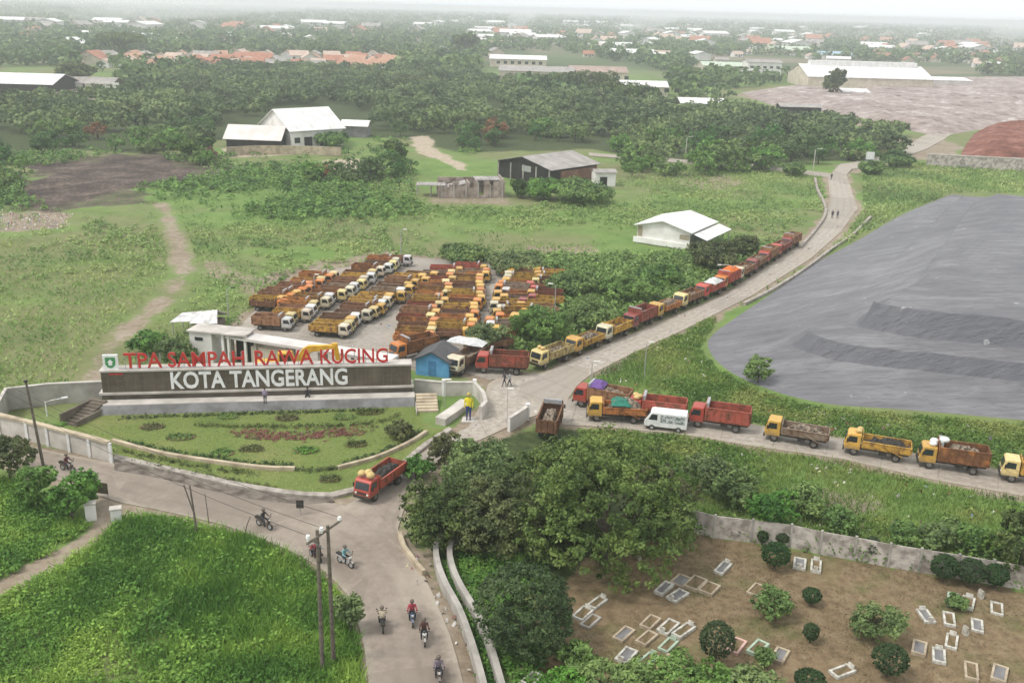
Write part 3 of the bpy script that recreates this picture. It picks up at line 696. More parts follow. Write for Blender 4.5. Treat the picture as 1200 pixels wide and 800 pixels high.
def round_blobs(rng, r, h0, n=7, flat=.75):
    out = [(0, 0, h0 + r * flat * .8, r * .72, r * .72, r * flat * .8)]
    for i in range(n):
        a = 2 * math.pi * (i + rng.random()) / n; q = r * rng.uniform(.4, .68)
        out.append((math.cos(a) * q, math.sin(a) * q, h0 + r * flat * rng.uniform(.5, 1.2), r * rng.uniform(.34, .52), r * rng.uniform(.34, .52), r * flat * rng.uniform(.34, .5)))
    return out

# ---- the big dark trees beside the junction, each with its own crown
BIG = [  # foot pixel, crown top row, crown half-width in pixels, leaf, label
 ((708, 660), 494, 104, 'leaf_crown', 'largest dark round-crowned tree, filling the corner between the junction and the cemetery'),
 ((588, 640), 545, 60, 'leaf_dark', 'dark spreading tree over the twin ditch walls, beside the largest dark tree'),
 ((522, 632), 545, 48, 'leaf_dark', 'green tree at the road edge, nearest the junction of all the big trees'),
 ((572, 588), 505, 52, 'leaf_mid', 'bushy tree below the gate road opening, in front of the brown parked truck'),
 ((655, 600), 500, 62, 'leaf_dark', 'dark tree behind the largest one, up against the queue of orange trucks'),
 ((772, 622), 535, 42, 'leaf_olive', 'smaller olive-green tree at the cemetery wall end, beside the largest dark tree'),
 ((645, 628), 555, 50, 'leaf_dark', 'dense dark tree wedged between the largest tree and the ditch walls'),
]
for i, (ft, top, hw, lf, lab) in enumerate(BIG):
    p = G(*ft); k = ppm(*ft); r = hw / k; H_ = hgt(ft[0], ft[1], top); rg = random.Random(40 + i)
    h0 = H_ * .02; fl = (H_ - h0) / (2 * r) * 1.04
    bl = round_blobs(rg, r, h0, 13, fl) + [(math.cos(a_) * r * .55, math.sin(a_) * r * .55, H_ * .28, r * .5, r * .5, H_ * .26) for a_ in (0, 1.05, 2.1, 3.14, 4.2, 5.25)]
    ms = tree_mesh(60 + i, bl, int(1050 * (r / 6) ** 1.5), 30, .15, .52, H_ * .40, .28, 6, r * .38, .55, (.68, 1.06))
    add_tree('broadleaf_tree', lab, 'tree', ms, p, 0, 1.0, lf, 'big trees beside the junction')
# ---- round bush and other single shrubs in front
SHRUBS = [  # foot px, top row, half width px, leaf, name, label, trunk share
 ((612, 758), 668, 57, 'leaf_round', 'round_tree', 'round dark bush-like tree standing on the ditch bank below the big trees', .06),
 ((675, 782), 748, 22, 'leaf_light', 'bush', 'small light green bush at the foot of the round dark tree', .02),
 ((412, 740), 686, 17, 'leaf_mid', 'bush', 'upright bush beside the twin-pole power support', .05),
 ((12, 560), 505, 32, 'leaf_dark', 'tree', 'dark bushy tree at the bend by the fence corner and the tall leaning pole', .1),
 ((44, 592), 536, 25, 'leaf_light', 'tree', 'light green tree between the dark bushy tree and the white gate post', .1),
 ((85, 608), 552, 27, 'leaf_light', 'tree', 'light green tree with a spreading crown next to the white gate post', .1),
 ((105, 592), 545, 14, 'leaf_mid', 'bush', 'narrow bush behind the dark notice board at the lane mouth', .05),
 ((888, 448), 415, 19, 'leaf_light', 'tree', 'lone pale green tree at the foot of the grey landfill mound', .15),
 ((900, 625), 568, 30, 'leaf_mid', 'tree', 'light green tree growing over the cemetery wall', .15),
 ((983, 622), 588, 22, 'leaf_mid', 'bush', 'bushy shrub behind the cemetery wall, next to the tree over the wall', .05),
 ((1060, 632), 610, 20, 'leaf_mid', 'bush', 'low shrub behind the middle of the cemetery wall', .03),
 ((1100, 640), 606, 24, 'leaf_mid', 'bush', 'broad shrub overhanging the far half of the cemetery wall', .03),
 ((1140, 648), 610, 22, 'leaf_mid', 'bush', 'shrub between the broad overhanging one and the dark tree at the wall end', .03),
 ((1190, 680), 590, 32, 'leaf_dark', 'tree', 'dark tree at the far end of the cemetery wall', .1),
 ((1165, 665), 620, 20, 'leaf_dark', 'bush', 'dark shrub in front of the dark tree at the wall end', .03),
 ((940, 600), 565, 30, 'leaf_light', 'bush', 'tangle of light green shrub on the bank above the cemetery wall', .03),
 ((860, 590), 540, 34, 'leaf_mid', 'bush', 'green shrub on the bank beside the olive-green tree', .03),
 ((830, 575), 520, 32, 'leaf_mid', 'bush', 'tall green shrub on the bank below the white van', .03),
 ((520, 545), 500, 20, 'leaf_olive', 'bush', 'olive shrub at the tip of the garden beside the yellow statue', .04),
 ((488, 560), 528, 20, 'leaf_mid', 'bush', 'green bush right behind the red truck on the junction', .04),
 ((545, 540), 512, 18, 'leaf_olive', 'bush', 'thin dry shrub in front of the gate wall end', .04),
 ((470, 512), 490, 16, 'leaf_olive', 'bush', 'olive shrub on the lawn by the garden steps', .03),
 ((208, 426), 388, 24, 'leaf_mid', 'bush', 'dark green bush between the sign and the white gate house', .05),
 ((175, 412), 386, 26, 'leaf_mid', 'bush', 'wide green bush behind the emblem end of the sign', .04),
 ((296, 408), 392, 14, 'leaf_mid', 'bush', 'small green bush in front of the weighbridge opening', .04),
 ((570, 412), 372, 26, 'leaf_mid', 'bush', 'green thicket beside the last trucks of the yard, behind the red gate truck', .03),
 ((632, 402), 352, 36, 'leaf_light', 'bush', 'light green thicket between the truck yard and the head of the queue', .03),
 ((690, 385), 345, 34, 'leaf_light', 'bush', 'light thicket behind the dark red truck of the queue', .03),
 ((672, 345), 312, 36, 'leaf_mid', 'bush', 'mid green thicket at the far corner of the truck yard', .03),
 ((735, 352), 318, 34, 'leaf_light', 'bush', 'thicket of light scrub behind the middle of the truck queue', .03),
 ((770, 335), 305, 32, 'leaf_mid', 'bush', 'green scrub below the white warehouse', .03),
 ((838, 318), 280, 30, 'leaf_dark', 'bush', 'dark bush against the open side of the white warehouse', .04),
 ((870, 300), 272, 22, 'leaf_dark', 'bush', 'dark bush between the white warehouse and the queue', .04),
 ((600, 320), 292, 34, 'leaf_mid', 'bush', 'scrub at the back edge of the truck yard, middle of the row', .03),
 ((545, 305), 285, 34, 'leaf_mid', 'bush', 'scrub behind the back row of trucks beside the thin lamp pole', .03),
 ((640, 232), 205, 26, 'leaf_light', 'bush', 'pale green bush in front of the derelict shed', .04),
 ((680, 236), 206, 40, 'leaf_mid', 'bush', 'large green bush in front of the rusty wing of the derelict shed', .04),
 ((610, 230), 208, 14, 'leaf_dark', 'tree', 'small dark tree against the open gable of the derelict shed', .1),
 ((388, 172), 152, 22, 'leaf_mid', 'bush', 'green bush in front of the bright white farm roof', .04),
 ((230, 185), 158, 26, 'leaf_dark', 'tree', 'dark tree beside the low farm shed', .1),
 ((90, 100), 68, 26, 'leaf_dark', 'tree', 'wide dark tree behind the long grey-roofed building', .1),
 ((975, 116), 76, 12, 'leaf_dark', 'tree', 'single dark tree in front of the big white factory hall', .2),
 ((140, 66), 36, 36, 'leaf_dark', 'tree', 'great umbrella-shaped tree standing far out in the haze', .45),
 ((385, 66), 52, 20, 'leaf_dark', 'tree', 'hazy round tree behind the red roofs', .2),
 ((545, 66), 34, 16, 'leaf_dark', 'tree', 'tall dark tree in the haze before the pale factory roofs', .2),
 ((485, 104), 86, 26, 'leaf_dark', 'tree', 'dark round tree at the edge of the pale clearing', .1),
 ((690, 112), 78, 34, 'leaf_dark', 'tree', 'tall dark tree in front of the factory roofs at the wood edge', .1),
 ((645, 108), 82, 22, 'leaf_wood', 'tree', 'slender tree standing before the old factory block', .1),
 ((735, 122), 92, 30, 'leaf_dark', 'tree', 'broad dark tree at the end of the factory roofs', .1),
 ((1050, 196), 172, 22, 'leaf_wood', 'bush', 'scrubby hedge clump below the white notice board on the road bank', .05),
 ((1020, 205), 186, 16, 'leaf_mid', 'bush', 'small hedge bush at the road bend', .05),
 ((930, 205), 188, 14, 'leaf_mid', 'bush', 'bush beside the lamp post at the road fork', .05),
]
for i, (ft, top, hw, lf, nm, lab, ts) in enumerate(SHRUBS):
    tight = nm == 'round_tree'
    p = G(*ft); k = ppm(*ft); r = hw / k; H_ = max(.8, hgt(ft[0], ft[1], top)); rg = random.Random(140 + i)
    h0 = H_ * ts; fl = (H_ - h0) / (2 * r) * 1.02; lfz = max(.16, min(1.2, 1.6 / k))
    if tight: ms = tree_mesh(300 + i, [(0, 0, H_ * .52, r, r, H_ * .48), (r * .2, -r * .1, H_ * .35, r * .85, r * .85, H_ * .35)], 900, 26, .10, .30, H_ * .4, .15, 5, r * .3, .55, (.78, 1.03))
    else: ms = tree_mesh(300 + i, round_blobs(rg, r, h0, 7, fl), int(70 + 26 * min(r * r, 16) * min(1, (.3 / lfz))), 20, lfz, max(.35, lfz * 1.7, r * .14), H_ * (.4 + ts * .5), max(.06, H_ * .025), 4, r * .45)
    add_tree(nm, lab, 'tree' if 'tree' in nm else 'bush', ms, p, 0, 1.0, lf)
# ---- the clipped shrubs of the cemetery
CLIP = [((854, 628), 613, 6, 'tiny clipped shrub against the cemetery wall, beside the end post'), ((865, 630), 617, 5, 'tiny clipped shrub, second along the cemetery wall'),
 ((893, 637), 622, 6, 'tiny clipped shrub in front of the tree over the wall'), ((916, 638), 623, 8, 'small clipped shrub touching the wall next to the double grave'),
 ((907, 665), 637, 17, 'flat-topped clipped shrub below the tree over the wall'), ((1020, 655), 629, 10, 'clipped shrub on a thin stem against the middle of the wall'),
 ((1104, 680), 651, 16, 'round clipped shrub by the wall, first of the group near its end'), ((1136, 686), 656, 17, 'round clipped shrub by the wall, between two others near its end'),
 ((1165, 688), 662, 14, 'dark clipped shrub by the wall, last of the group near its end'), ((950, 707), 690, 11, 'small oval clipped shrub alone in the middle of the cemetery'),
 ((949, 752), 731, 9, 'small clipped shrub on a bare stem below the oval one'), ((838, 775), 730, 21, 'big dark ball-shaped shrub beside the pink-edged grave'),
 ((1040, 792), 757, 21, 'dark ball-shaped shrub near the picture edge below the spreading bush'), ((948, 806), 788, 18, 'dark ball-shaped shrub cut by the bottom edge of the photograph')]
for i, (ft, top, hw, lab) in enumerate(CLIP):
    p = G(*ft); k = ppm(*ft); r = hw / k; H_ = hgt(ft[0], ft[1], top); h0 = H_ * .18
    ms = tree_mesh(500 + i, [(0, 0, h0 + (H_ - h0) * .5, r * 1.0, r * 1.0, (H_ - h0) * .5)], int(150 + 260 * r * r), 20, .062, .10, H_ * .45, .06, 3, r * .3, .55, (.82, 1.0))
    add_tree('clipped_shrub', lab, 'shrub', ms, p, 0, 1.0, 'leaf_clipped', 'clipped shrubs of the cemetery')
for i, (ft, top, hw, lab) in enumerate([((905, 722), 686, 25, 'loose leafy bush with light tips among the graves'), ((1024, 748), 702, 35, 'spreading leafy bush, widest in the cemetery'),
                                       ((948, 700), 700, 0, ''), ((895, 778), 756, 12, 'low green plant growing out of a grave beside the pink-edged one'), ((1120, 712), 696, 12, 'low green plant between the white graves')]):
    if not hw: continue
    p = G(*ft); k = ppm(*ft); r = hw / k; H_ = hgt(ft[0], ft[1], top)
    ms = tree_mesh(560 + i, round_blobs(random.Random(i), r, H_ * .1, 8, H_ * .9 / (2 * r)), int(60 + 45 * r * r), 16, .13, .3, H_ * .5, .08, 5, r * .5)
    add_tree('bush', lab, 'bush', ms, p, 0, 1.0, 'leaf_mid')
# hedge along the bottom edge
for i, (x, y, r) in enumerate([(705, 822, 2.0), (745, 818, 1.8), (790, 820, 2.0), (835, 815, 1.7), (880, 822, 1.6), (660, 830, 1.8)]):
    ms = tree_mesh(580 + i, round_blobs(random.Random(i + 9), r, .3, 8, .75), 170, 20, .14, .36, 1.2, .08, 4, .9)
    add_tree('bush', ['leafy bush at the bottom edge below the coloured graves', 'leafy bush at the bottom edge, second in the line of five', 'leafy bush at the bottom edge, middle of the line', 'leafy bush at the bottom edge below the ball-shaped shrub', 'leafy bush at the bottom edge, end of the line in the cemetery', 'leafy bush at the bottom edge, start of the line by the ditch'][i], 'bush', ms, G(x, y), i, 1.0, 'leaf_light')

# ---- the wood across the middle distance: 200 nearest trees as things, the rest as one mass
def scatter(poly, n, rng, avoid=()):
    P = np.array([(p[0], p[1]) for p in poly]); lo, hi = P.min(0), P.max(0); out = np.zeros((0, 2))
    while len(out) < n:
        q = rng.uniform(lo, hi, (n * 2, 2)); ok = sdf(poly, q[:, 0], q[:, 1]) < 0
        for a, m in avoid: ok &= sdf(a, q[:, 0], q[:, 1]) > m
        out = np.vstack([out, q[ok]])
        if not ok.any(): break
    return out[:n]
BLD = [GP(q) for q in ([(258, 172), (262, 140), (325, 136), (320, 126), (405, 122), (440, 140), (440, 158), (380, 176)], [(490, 240), (490, 200), (580, 172), (700, 168), (725, 200), (725, 225), (600, 242)], [(378, 200), (370, 184), (440, 182), (440, 198)],
                       [(475, 200), (475, 156), (512, 156), (548, 186), (548, 200)], [(255, 222), (255, 165), (450, 160), (450, 200), (330, 204)])]
wrng = np.random.default_rng(5)
WTREES = []
for k in range(10):
    rg = random.Random(k); r = rg.uniform(3.2, 5.2)
    WTREES.append(tree_mesh(700 + k, round_blobs(rg, r, .3 if k % 3 else 1.2, 6, rg.uniform(.55, .85)), 60, 16, .42, .9, 2.6, .2, 4, r * .45))
wpos = scatter(wp['WOOD'], 1500, wrng, [(b, 1.5) for b in BLD])
# trees also stand loosely round the buildings and along the wood's edge
edge_ = scatter(GP([(-60, 215), (60, 196), (190, 186), (262, 178), (420, 178), (520, 190), (600, 192), (900, 196), (900, 202), (520, 215), (330, 215), (190, 200), (60, 215), (-60, 240)]), 60, wrng, [(b, 1.5) for b in BLD] + [(wp['ASH'], 2)])
wpos = np.vstack([wpos, edge_]); wpos = wpos[np.argsort(np.hypot(wpos[:, 0], wpos[:, 1]))]
far_v, far_f, nv = [], [], 0
def tree_kind(i, x, y):
    e = vnoise(np.array([x * .03]), np.array([y * .03]), 3)[0]
    return 'leaf_flame' if i % 37 == 11 else ('leaf_light' if e > .55 else ('leaf_wood' if e > .28 else 'leaf_dark'))
LAB = {'leaf_flame': 'orange-flowering tree in bloom among the green trees of the wood', 'leaf_light': 'light green tree in the wood across the middle distance',
       'leaf_wood': 'mid green tree in the wood across the middle distance', 'leaf_dark': 'dark green tree in the wood across the middle distance'}
for i, (x, y) in enumerate(wpos):
    sc = wrng.uniform(.55, 1.15) * (.75 if y < 260 else 1)
    if i < 200:
        kd = tree_kind(i, x, y)
        add_tree('wood_tree', LAB[kd], 'tree', WTREES[i % 10], (x, y, -.1), wrng.uniform(0, 6.28), sc, kd, LAB[kd].split(' in ')[0].split(' among')[0] + 's of the wood')
    else:
        rg = random.Random(i); r = 4.3 * sc
        v, f = crown(wrng, round_blobs(rg, r, 1.0, 4, .7), 30, 7, .75, 1.0)
        far_v.append(v + np.array([x, y, 0])); far_f.append(f + nv); nv += len(v)
mass = link('wood_mass', npmesh('wood_mass', np.vstack(far_v), np.vstack(far_f)), 'leaf_wood')
tag(mass, 'closed canopy of the wood stretching back to the settlement', 'wood', None, 'stuff')

# ---- tree cover of the plain beyond, out to the horizon
far_v, far_f, nv = [], [], 0
N = 15000
th = wrng.uniform(-.62, .62, N); D = 480 * (6200 / 480) ** (wrng.random(N) ** .8)
X, Y = D * np.sin(th), D * np.cos(th)
den = fbm(X * .004, Y * .004, 90)
ok = (den > np.where(D < 1600, .2, .33)) & (sdf(wp['WASTE'], X, Y) > 12) & (sdf(wp['WOOD'], X, Y) > -20)
FB = [GP(q) for q in ([(-40, 110), (-40, 82), (70, 80), (135, 88), (135, 108)], [(570, 98), (570, 60), (650, 60), (770, 84), (785, 120), (690, 116)], [(930, 108), (930, 72), (1145, 76), (1145, 104)], [(815, 92), (815, 66), (925, 66), (925, 92)], [(108, 82), (108, 66), (460, 66), (460, 86)], [(520, 100), (520, 84), (600, 88), (600, 100)])]
for b in FB: ok &= sdf(b, X, Y) > 4
for x, y in zip(X[ok], Y[ok]):
    d = math.hypot(x, y); r = wrng.uniform(3.5, 7.5) * (1 if d < 2500 else 1.5)
    v, f = crown(wrng, [(0, 0, r * .75, r, r, r * .62), (r * .5, r * .2, r * .6, r * .6, r * .6, r * .5)], 14 if d < 1500 else 9, 4, r * .28, r * .3)
    far_v.append(v + np.array([x, y, 0])); far_f.append(f + nv); nv += len(v)
mass = link('distant_trees', npmesh('distant_trees', np.vstack(far_v), np.vstack(far_f)), 'leaf_wood')
tag(mass, 'hazy tree cover of the plain running out to the horizon', 'trees', None, 'stuff')

# ---- grass and weeds
def blades(rng, P, h, w, lean=.45, z=-.12, per=1):
    n = len(P); a = rng.uniform(0, 6.283, n); hh = h * rng.uniform(.5, 1.4, n); ww = w * rng.uniform(.6, 1.4, n)
    la = rng.uniform(0, 6.283, n); le = hh * lean * rng.uniform(.2, 1.3, n)
    b = np.stack([P[:, 0], P[:, 1], np.full(n, z)], -1); d = np.stack([np.cos(a) * ww / 2, np.sin(a) * ww / 2, np.zeros(n)], -1)
    t = b + np.stack([np.cos(la) * le, np.sin(la) * le, hh], -1)
    v = np.stack([b - d, b + d, t + d * .35, t - d * .35], 1).reshape(-1, 3)
    return v, np.arange(len(v)).reshape(-1, 4)
def clumps(rng, P, r, nleaf, leaf, flat=.6):
    n = len(P); rr = r * rng.uniform(.5, 1.5, n)
    d = rng.normal(0, 1, (n, nleaf, 3)); d[..., 2] = np.abs(d[..., 2]); d /= np.linalg.norm(d, axis=2, keepdims=True)
    c = np.concatenate([P, np.zeros((n, 1))], 1)[:, None, :] + d * (rr[:, None, None] * rng.uniform(.5, 1.05, (n, nleaf, 1))) * np.array([1, 1, flat])
    nor = d * .7 + np.array([0, 0, .6])
    v = leafquads(rng, c.reshape(-1, 3), nor.reshape(-1, 3), np.full(n * nleaf, leaf)); return v, np.arange(len(v)).reshape(-1, 4)
def join(parts):
    vs, fs, n = [], [], 0
    for v, f in parts: vs.append(v); fs.append(f + n); n += len(v)
    return np.vstack(vs), np.vstack(fs)
def thin(P, seed, sc, lo):
    return P[fbm(P[:, 0] * sc, P[:, 1] * sc, seed) + NR.uniform(-.12, .12, len(P)) > lo]
AV = [(wp['main'], .2), (wp['gate'], .4), (wp['side'], .3)]
grng = np.random.default_rng(21)
FIELD = GP([(-60, 745), (0, 700), (60, 668), (105, 642), (140, 606), (200, 604), (300, 630), (345, 650), (395, 690), (425, 760), (436, 860), (-60, 860)])
FIELD2 = GP([(-60, 560), (10, 562), (60, 590), (105, 615), (60, 646), (0, 678), (-60, 705)])
P1 = scatter(FIELD, 26000, grng, AV); P2 = scatter(FIELD2, 6000, grng, AV)
Pa = thin(np.vstack([P1, P2]), 5, .2, .42)
v5 = blades(grng, thin(scatter(FIELD, 30000, grng, AV), 41, .07, .52), .62, .07, .7)
v1 = blades(grng, Pa, .52 * (.5 + fbm(Pa[:, 0] * .3, Pa[:, 1] * .3, 5)), .075, .8)
v2 = clumps(grng, thin(scatter(FIELD, 5200, grng, [(a_, m_ + .3) for a_, m_ in AV]), 42, .09, .40), .36, 17, .11, .85)
v3 = clumps(grng, scatter(FIELD2, 1100, grng, [(a_, m_ + .4) for a_, m_ in AV]), .42, 17, .125, .85)
v4 = clumps(grng, thin(scatter(FIELD, 700, grng, [(a_, m_ + .5) for a_, m_ in AV]), 8, .1, .5), .62, 22, .15, .95)
o = link('tall_grass', npmesh('tall_grass', *join([v1, v2, v3, v4, v5])), 'grass_tall'); tag(o, 'lush tall grass and weeds in the fields beside the main road', 'grass', None, 'stuff')
BANK = GP([(675, 505), (740, 506), (800, 512), (880, 526), (985, 540), (1090, 564), (1200, 584), (1330, 612), (1330, 700), (1190, 672), (1010, 640), (860, 612), (800, 600), (760, 560)])
VERGE = GP([(684, 462), (694, 440), (745, 413), (800, 388), (840, 368), (832, 392), (820, 410), (845, 436), (890, 460), (960, 478), (1060, 486), (1200, 497), (1340, 514), (1340, 578), (1200, 552), (1090, 533), (985, 512), (880, 496), (800, 483), (740, 474)])
Pb = np.vstack([scatter(BANK, 20000, grng, AV), scatter(VERGE, 22000, grng, AV + [(wp['MOUND'], .3)])])
Pb = thin(Pb, 12, .12, .36)
v1 = blades(grng, Pb, .42 * (.5 + fbm(Pb[:, 0] * .2, Pb[:, 1] * .2, 6)), .085, .8)
WL = smoothline(GP([(800, 613), (836, 624), (880, 629), (925, 635), (960, 643), (1000, 650), (1040, 658), (1076, 664), (1120, 671), (1160, 678), (1210, 687)]), 30)
Pw = np.array([(p.x, p.y) for p in WL]) + grng.normal(0, .25, (len(WL), 2)); Pw = thin(Pw, 51, .15, .40)
v6 = clumps(grng, Pw, .62, 20, .14, 2.6)
v2 = clumps(grng, thin(np.vstack([scatter(BANK, 3300, grng, AV), scatter(VERGE, 3000, grng, AV + [(wp['MOUND'], .8)])]), 13, .10, .49), .50, 17, .15, .75)
o = link('bank_grass', npmesh('bank_grass', *join([v1, v2, v6])), 'grass_bank'); tag(o, 'rough grass and weeds on the banks along the side road', 'grass', None, 'stuff')
MEADOW = GP([(-80, 480), (-80, 220), (60, 238), (160, 216), (260, 190), (430, 200), (560, 240), (720, 212), (800, 196), (900, 196), (962, 205), (970, 240), (955, 262), (925, 290), (850, 340), (760, 378), (700, 402), (640, 425), (570, 402), (650, 350), (655, 318), (470, 300), (345, 326), (268, 396), (200, 440), (100, 470)])
RIGHT = GP([(1012, 222), (1010, 205), (1060, 190), (1300, 196), (1300, 226), (1120, 226), (1060, 248), (1005, 278), (955, 305), (905, 338), (850, 366), (880, 352), (950, 308), (992, 274), (1012, 245)])
av2 = AV + [(wp['LOT'], .5), (wp['ASH'], -1)] + [(b, .5) for b in BLD]
Pm = scatter(MEADOW, 52000, grng, av2)
Pm = Pm[(ldist(TRACK, Pm[:, 0], Pm[:, 1]) > 2.2)]; Pm = thin(Pm, 14, .05, .52)
v1 = blades(grng, Pm, .30 * (.4 + 1.2 * fbm(Pm[:, 0] * .1, Pm[:, 1] * .1, 7)), .34, .8)
Pc = thin(scatter(MEADOW, 6500, grng, av2), 15, .04, .60); Pc = Pc[ldist(TRACK, Pc[:, 0], Pc[:, 1]) > 3]
v2 = clumps(grng, Pc, .8, 18, .26, .75)
v4 = clumps(grng, thin(scatter(RIGHT, 900, grng, AV + [(wp['MOUND'], 1)]), 17, .06, .4), .8, 12, .34, .7)
Pr = scatter(RIGHT, 9000, grng, AV + [(wp['MOUND'], .5)])
v3 = blades(grng, Pr, .6, .32, .8)
o = link('meadow_grass', npmesh('meadow_grass', *join([v1, v2, v3, v4])), 'grass_meadow'); tag(o, 'open meadow of grass and low scrub round the truck yard', 'grass', None, 'stuff')
THICK = GP([(520, 300), (660, 300), (760, 300), (860, 290), (930, 284), (850, 336), (760, 372), (700, 396), (636, 424), (572, 404), (655, 352), (660, 316)])
v1 = clumps(grng, thin(scatter(THICK, 2600, grng, AV + [(wp['LOT'], .8)]), 18, .08, .42), 1.15, 18, .30, .95)
o = link('scrub_thicket', npmesh('scrub_thicket', *v1), 'leaf_light'); tag(o, 'low green thicket filling the ground between yard and queue', 'scrub', None, 'stuff')
SCR = GP([(-60, 250), (-60, 196), (60, 176), (190, 184), (262, 182), (345, 183), (372, 182), (440, 178), (440, 162), (475, 165), (520, 176), (640, 176), (720, 180), (690, 190), (560, 205), (480, 250), (330, 256), (230, 240), (90, 190), (30, 205), (28, 240)])
Ps = thin(scatter(SCR, 3600, grng, [(wp['ASH'], .5)] + [(b, 1) for b in BLD[:4]]), 33, .05, .43); Ps = Ps + grng.normal(0, 3.2, Ps.shape); Ps = Ps[np.minimum.reduce([sdf(b, Ps[:, 0], Ps[:, 1]) for b in BLD[:4]] + [sdf(wp['ASH'], Ps[:, 0], Ps[:, 1])]) > .3]
v1 = clumps(grng, Ps, 1.2, 15, .42, .9)
o = link('wood_edge_scrub', npmesh('wood_edge_scrub', *v1), 'leaf_mid'); tag(o, 'loose scrub along the edge of the wood and round the burnt ground', 'scrub', None, 'stuff')
v1 = clumps(grng, scatter(DITCH_ := GP([(518, 660), (530, 652), (548, 715), (572, 772), (590, 840), (574, 840), (556, 765), (530, 700)]), 160, grng), .35, 14, .13, .8)
v3 = clumps(grng, scatter(GP([(536, 645), (620, 650), (660, 690), (600, 700), (548, 690)]), 260, grng), .45, 16, .14, .8)
v2 = clumps(grng, scatter(GP([(545, 690), (600, 690), (640, 740), (640, 800), (600, 830), (570, 760)]), 330, grng), .4, 16, .14, .8)
o = link('ditch_weeds', npmesh('ditch_weeds', *join([v1, v2, v3])), 'leaf_mid'); tag(o, 'weeds growing in and beside the walled ditch', 'weeds', None, 'stuff')
Pl = thin(scatter(wp['CEMETERY'], 26000, grng), 19, .25, .50)
v1 = blades(grng, Pl, .07, .07, 1.6, -.06)
o = link('dry_grass', npmesh('dry_grass', *v1), 'straw'); tag(o, 'thin dry grass between the graves', 'grass', None, 'stuff')
Pg = scatter(wp['GARDEN'], 14000, grng, AV)
v1 = blades(grng, Pg, .05, .09, 1.6, -.05)
o = link('garden_grass', npmesh('garden_grass', *v1), 'grass_meadow'); tag(o, 'mown lawn of the garden in front of the sign', 'grass', None, 'stuff')

# ---- litter blown along the roads and banks: paper, bags and rags nobody could count
def litter(rng, P, s):
    n = len(P); a = rng.uniform(0, 6.28, n); z = np.full(n, .03); w = s * rng.uniform(.4, 1.5, n)
    c0 = np.stack([P[:, 0], P[:, 1], z], -1); ex = np.stack([np.cos(a) * w, np.sin(a) * w, rng.uniform(-.05, .12, n)], -1); ey = np.stack([-np.sin(a) * w * .6, np.cos(a) * w * .6, rng.uniform(0, .15, n)], -1)
    up = np.stack([np.zeros(n), np.zeros(n), .05 + w * .5], -1)
    v = np.stack([c0 - ex - ey, c0 + ex - ey, c0 + ex + ey, c0 - ex + ey, c0 + up], 1).reshape(-1, 3); b = np.arange(n)[:, None] * 5
    f = np.concatenate([b + np.array([[0, 1, 4]]), b + np.array([[1, 2, 4]]), b + np.array([[2, 3, 4]]), b + np.array([[3, 0, 4]])], 0)
    return v, f
def litter_material():
    t = NT('blown_litter'); g = t.n('ShaderNodeNewGeometry')
    return t.bsdf(t.ramp(g.outputs['Random Per Island'], [(.0, (.62, .60, .57)), (.45, (.45, .42, .38)), (.6, (.10, .09, .08)), (.75, (.30, .07, .05)), (.88, (.08, .16, .30)), (1, (.55, .48, .25))]), .8, .3)
PL = np.vstack([scatter(VERGE, 130, grng, [(wp['MOUND'], .5)]), scatter(BANK, 150, grng), scatter(wp['LOT'], 180, grng), scatter(wp['gate'], 60, grng), scatter(GP([(930, 470), (1060, 500), (1050, 525), (1000, 515), (930, 492)]), 120, grng), scatter(GP([(0, 246), (86, 250), (72, 268), (0, 270)]), 260, grng), scatter(GP([(465, 640), (512, 650), (545, 740), (560, 800), (545, 800)]), 30, grng)])
o = link('litter', npmesh('litter', *litter(grng, PL, .115)), litter_material()); tag(o, 'scattered litter of paper, bags and rags along roads, yard and banks', 'litter', None, 'stuff')
# ================================================================== THE SIGN, ITS GARDEN AND THE WALLS
A0, A1 = G(96, 487), G(486, 476)
ux = (A1 - A0).normalized(); SYAW = math.atan2(ux.y, ux.x); SL = (A1 - A0).length
def text_mesh(s, size, ext, bold=.02):
    cu_ = bpy.data.curves.new('lettering', 'FONT'); cu_.body = s; cu_.size = size; cu_.extrude = ext; cu_.offset = bold; cu_.align_x = 'LEFT'; cu_.resolution_u = 3
    ob = bpy.data.objects.new('lettering', cu_); C.objects.link(ob)
    dg = bpy.context.evaluated_depsgraph_get(); me = bpy.data.meshes.new_from_object(ob.evaluated_get(dg))
    bpy.data.objects.remove(ob); bpy.data.curves.remove(cu_)
    me.transform(Matrix.Rotation(R(90), 4, 'X')); return me
def fit(me, x0, x1, z0, z1, y):
    c = np.zeros(len(me.vertices) * 3, np.float32); me.vertices.foreach_get('co', c); c = c.reshape(-1, 3)
    lo, hi = c.min(0), c.max(0)
    c[:, 0] = x0 + (c[:, 0] - lo[0]) / (hi[0] - lo[0]) * (x1 - x0); c[:, 2] = z0 + (c[:, 2] - lo[2]) / (hi[2] - lo[2]) * (z1 - z0); c[:, 1] += y - c[:, 1].max()
    me.vertices.foreach_set('co', c.ravel()); me.update(); return me
sg = thing('monument_sign', 'long dark stone monument sign with red letters on top and white KOTA TANGERANG lettering', 'sign', A0, SYAW)
def sx(px, py=465):                                      # picture column -> distance along the sign face
    d = ray(px, py); t = None
    n = Vector((-ux.y, ux.x, 0)); o = A0 + n * 2.2 - Vector((0, 0, CAMH)); t = n.dot(o) / n.dot(d)
    return (Vector((0, 0, CAMH)) + d * t - A0).dot(ux)
def sz(px, py, off=2.2):                                 # picture row -> height on the sign face
    d = ray(px, py); n = Vector((-ux.y, ux.x, 0)); o = A0 + n * off - Vector((0, 0, CAMH)); t = n.dot(o) / n.dot(d)
    return CAMH + d.z * t
xl, xr = sx(121), sx(482)
zt, zl, zb = sz(300, 430), sz(300, 455.5), sz(300, 468)
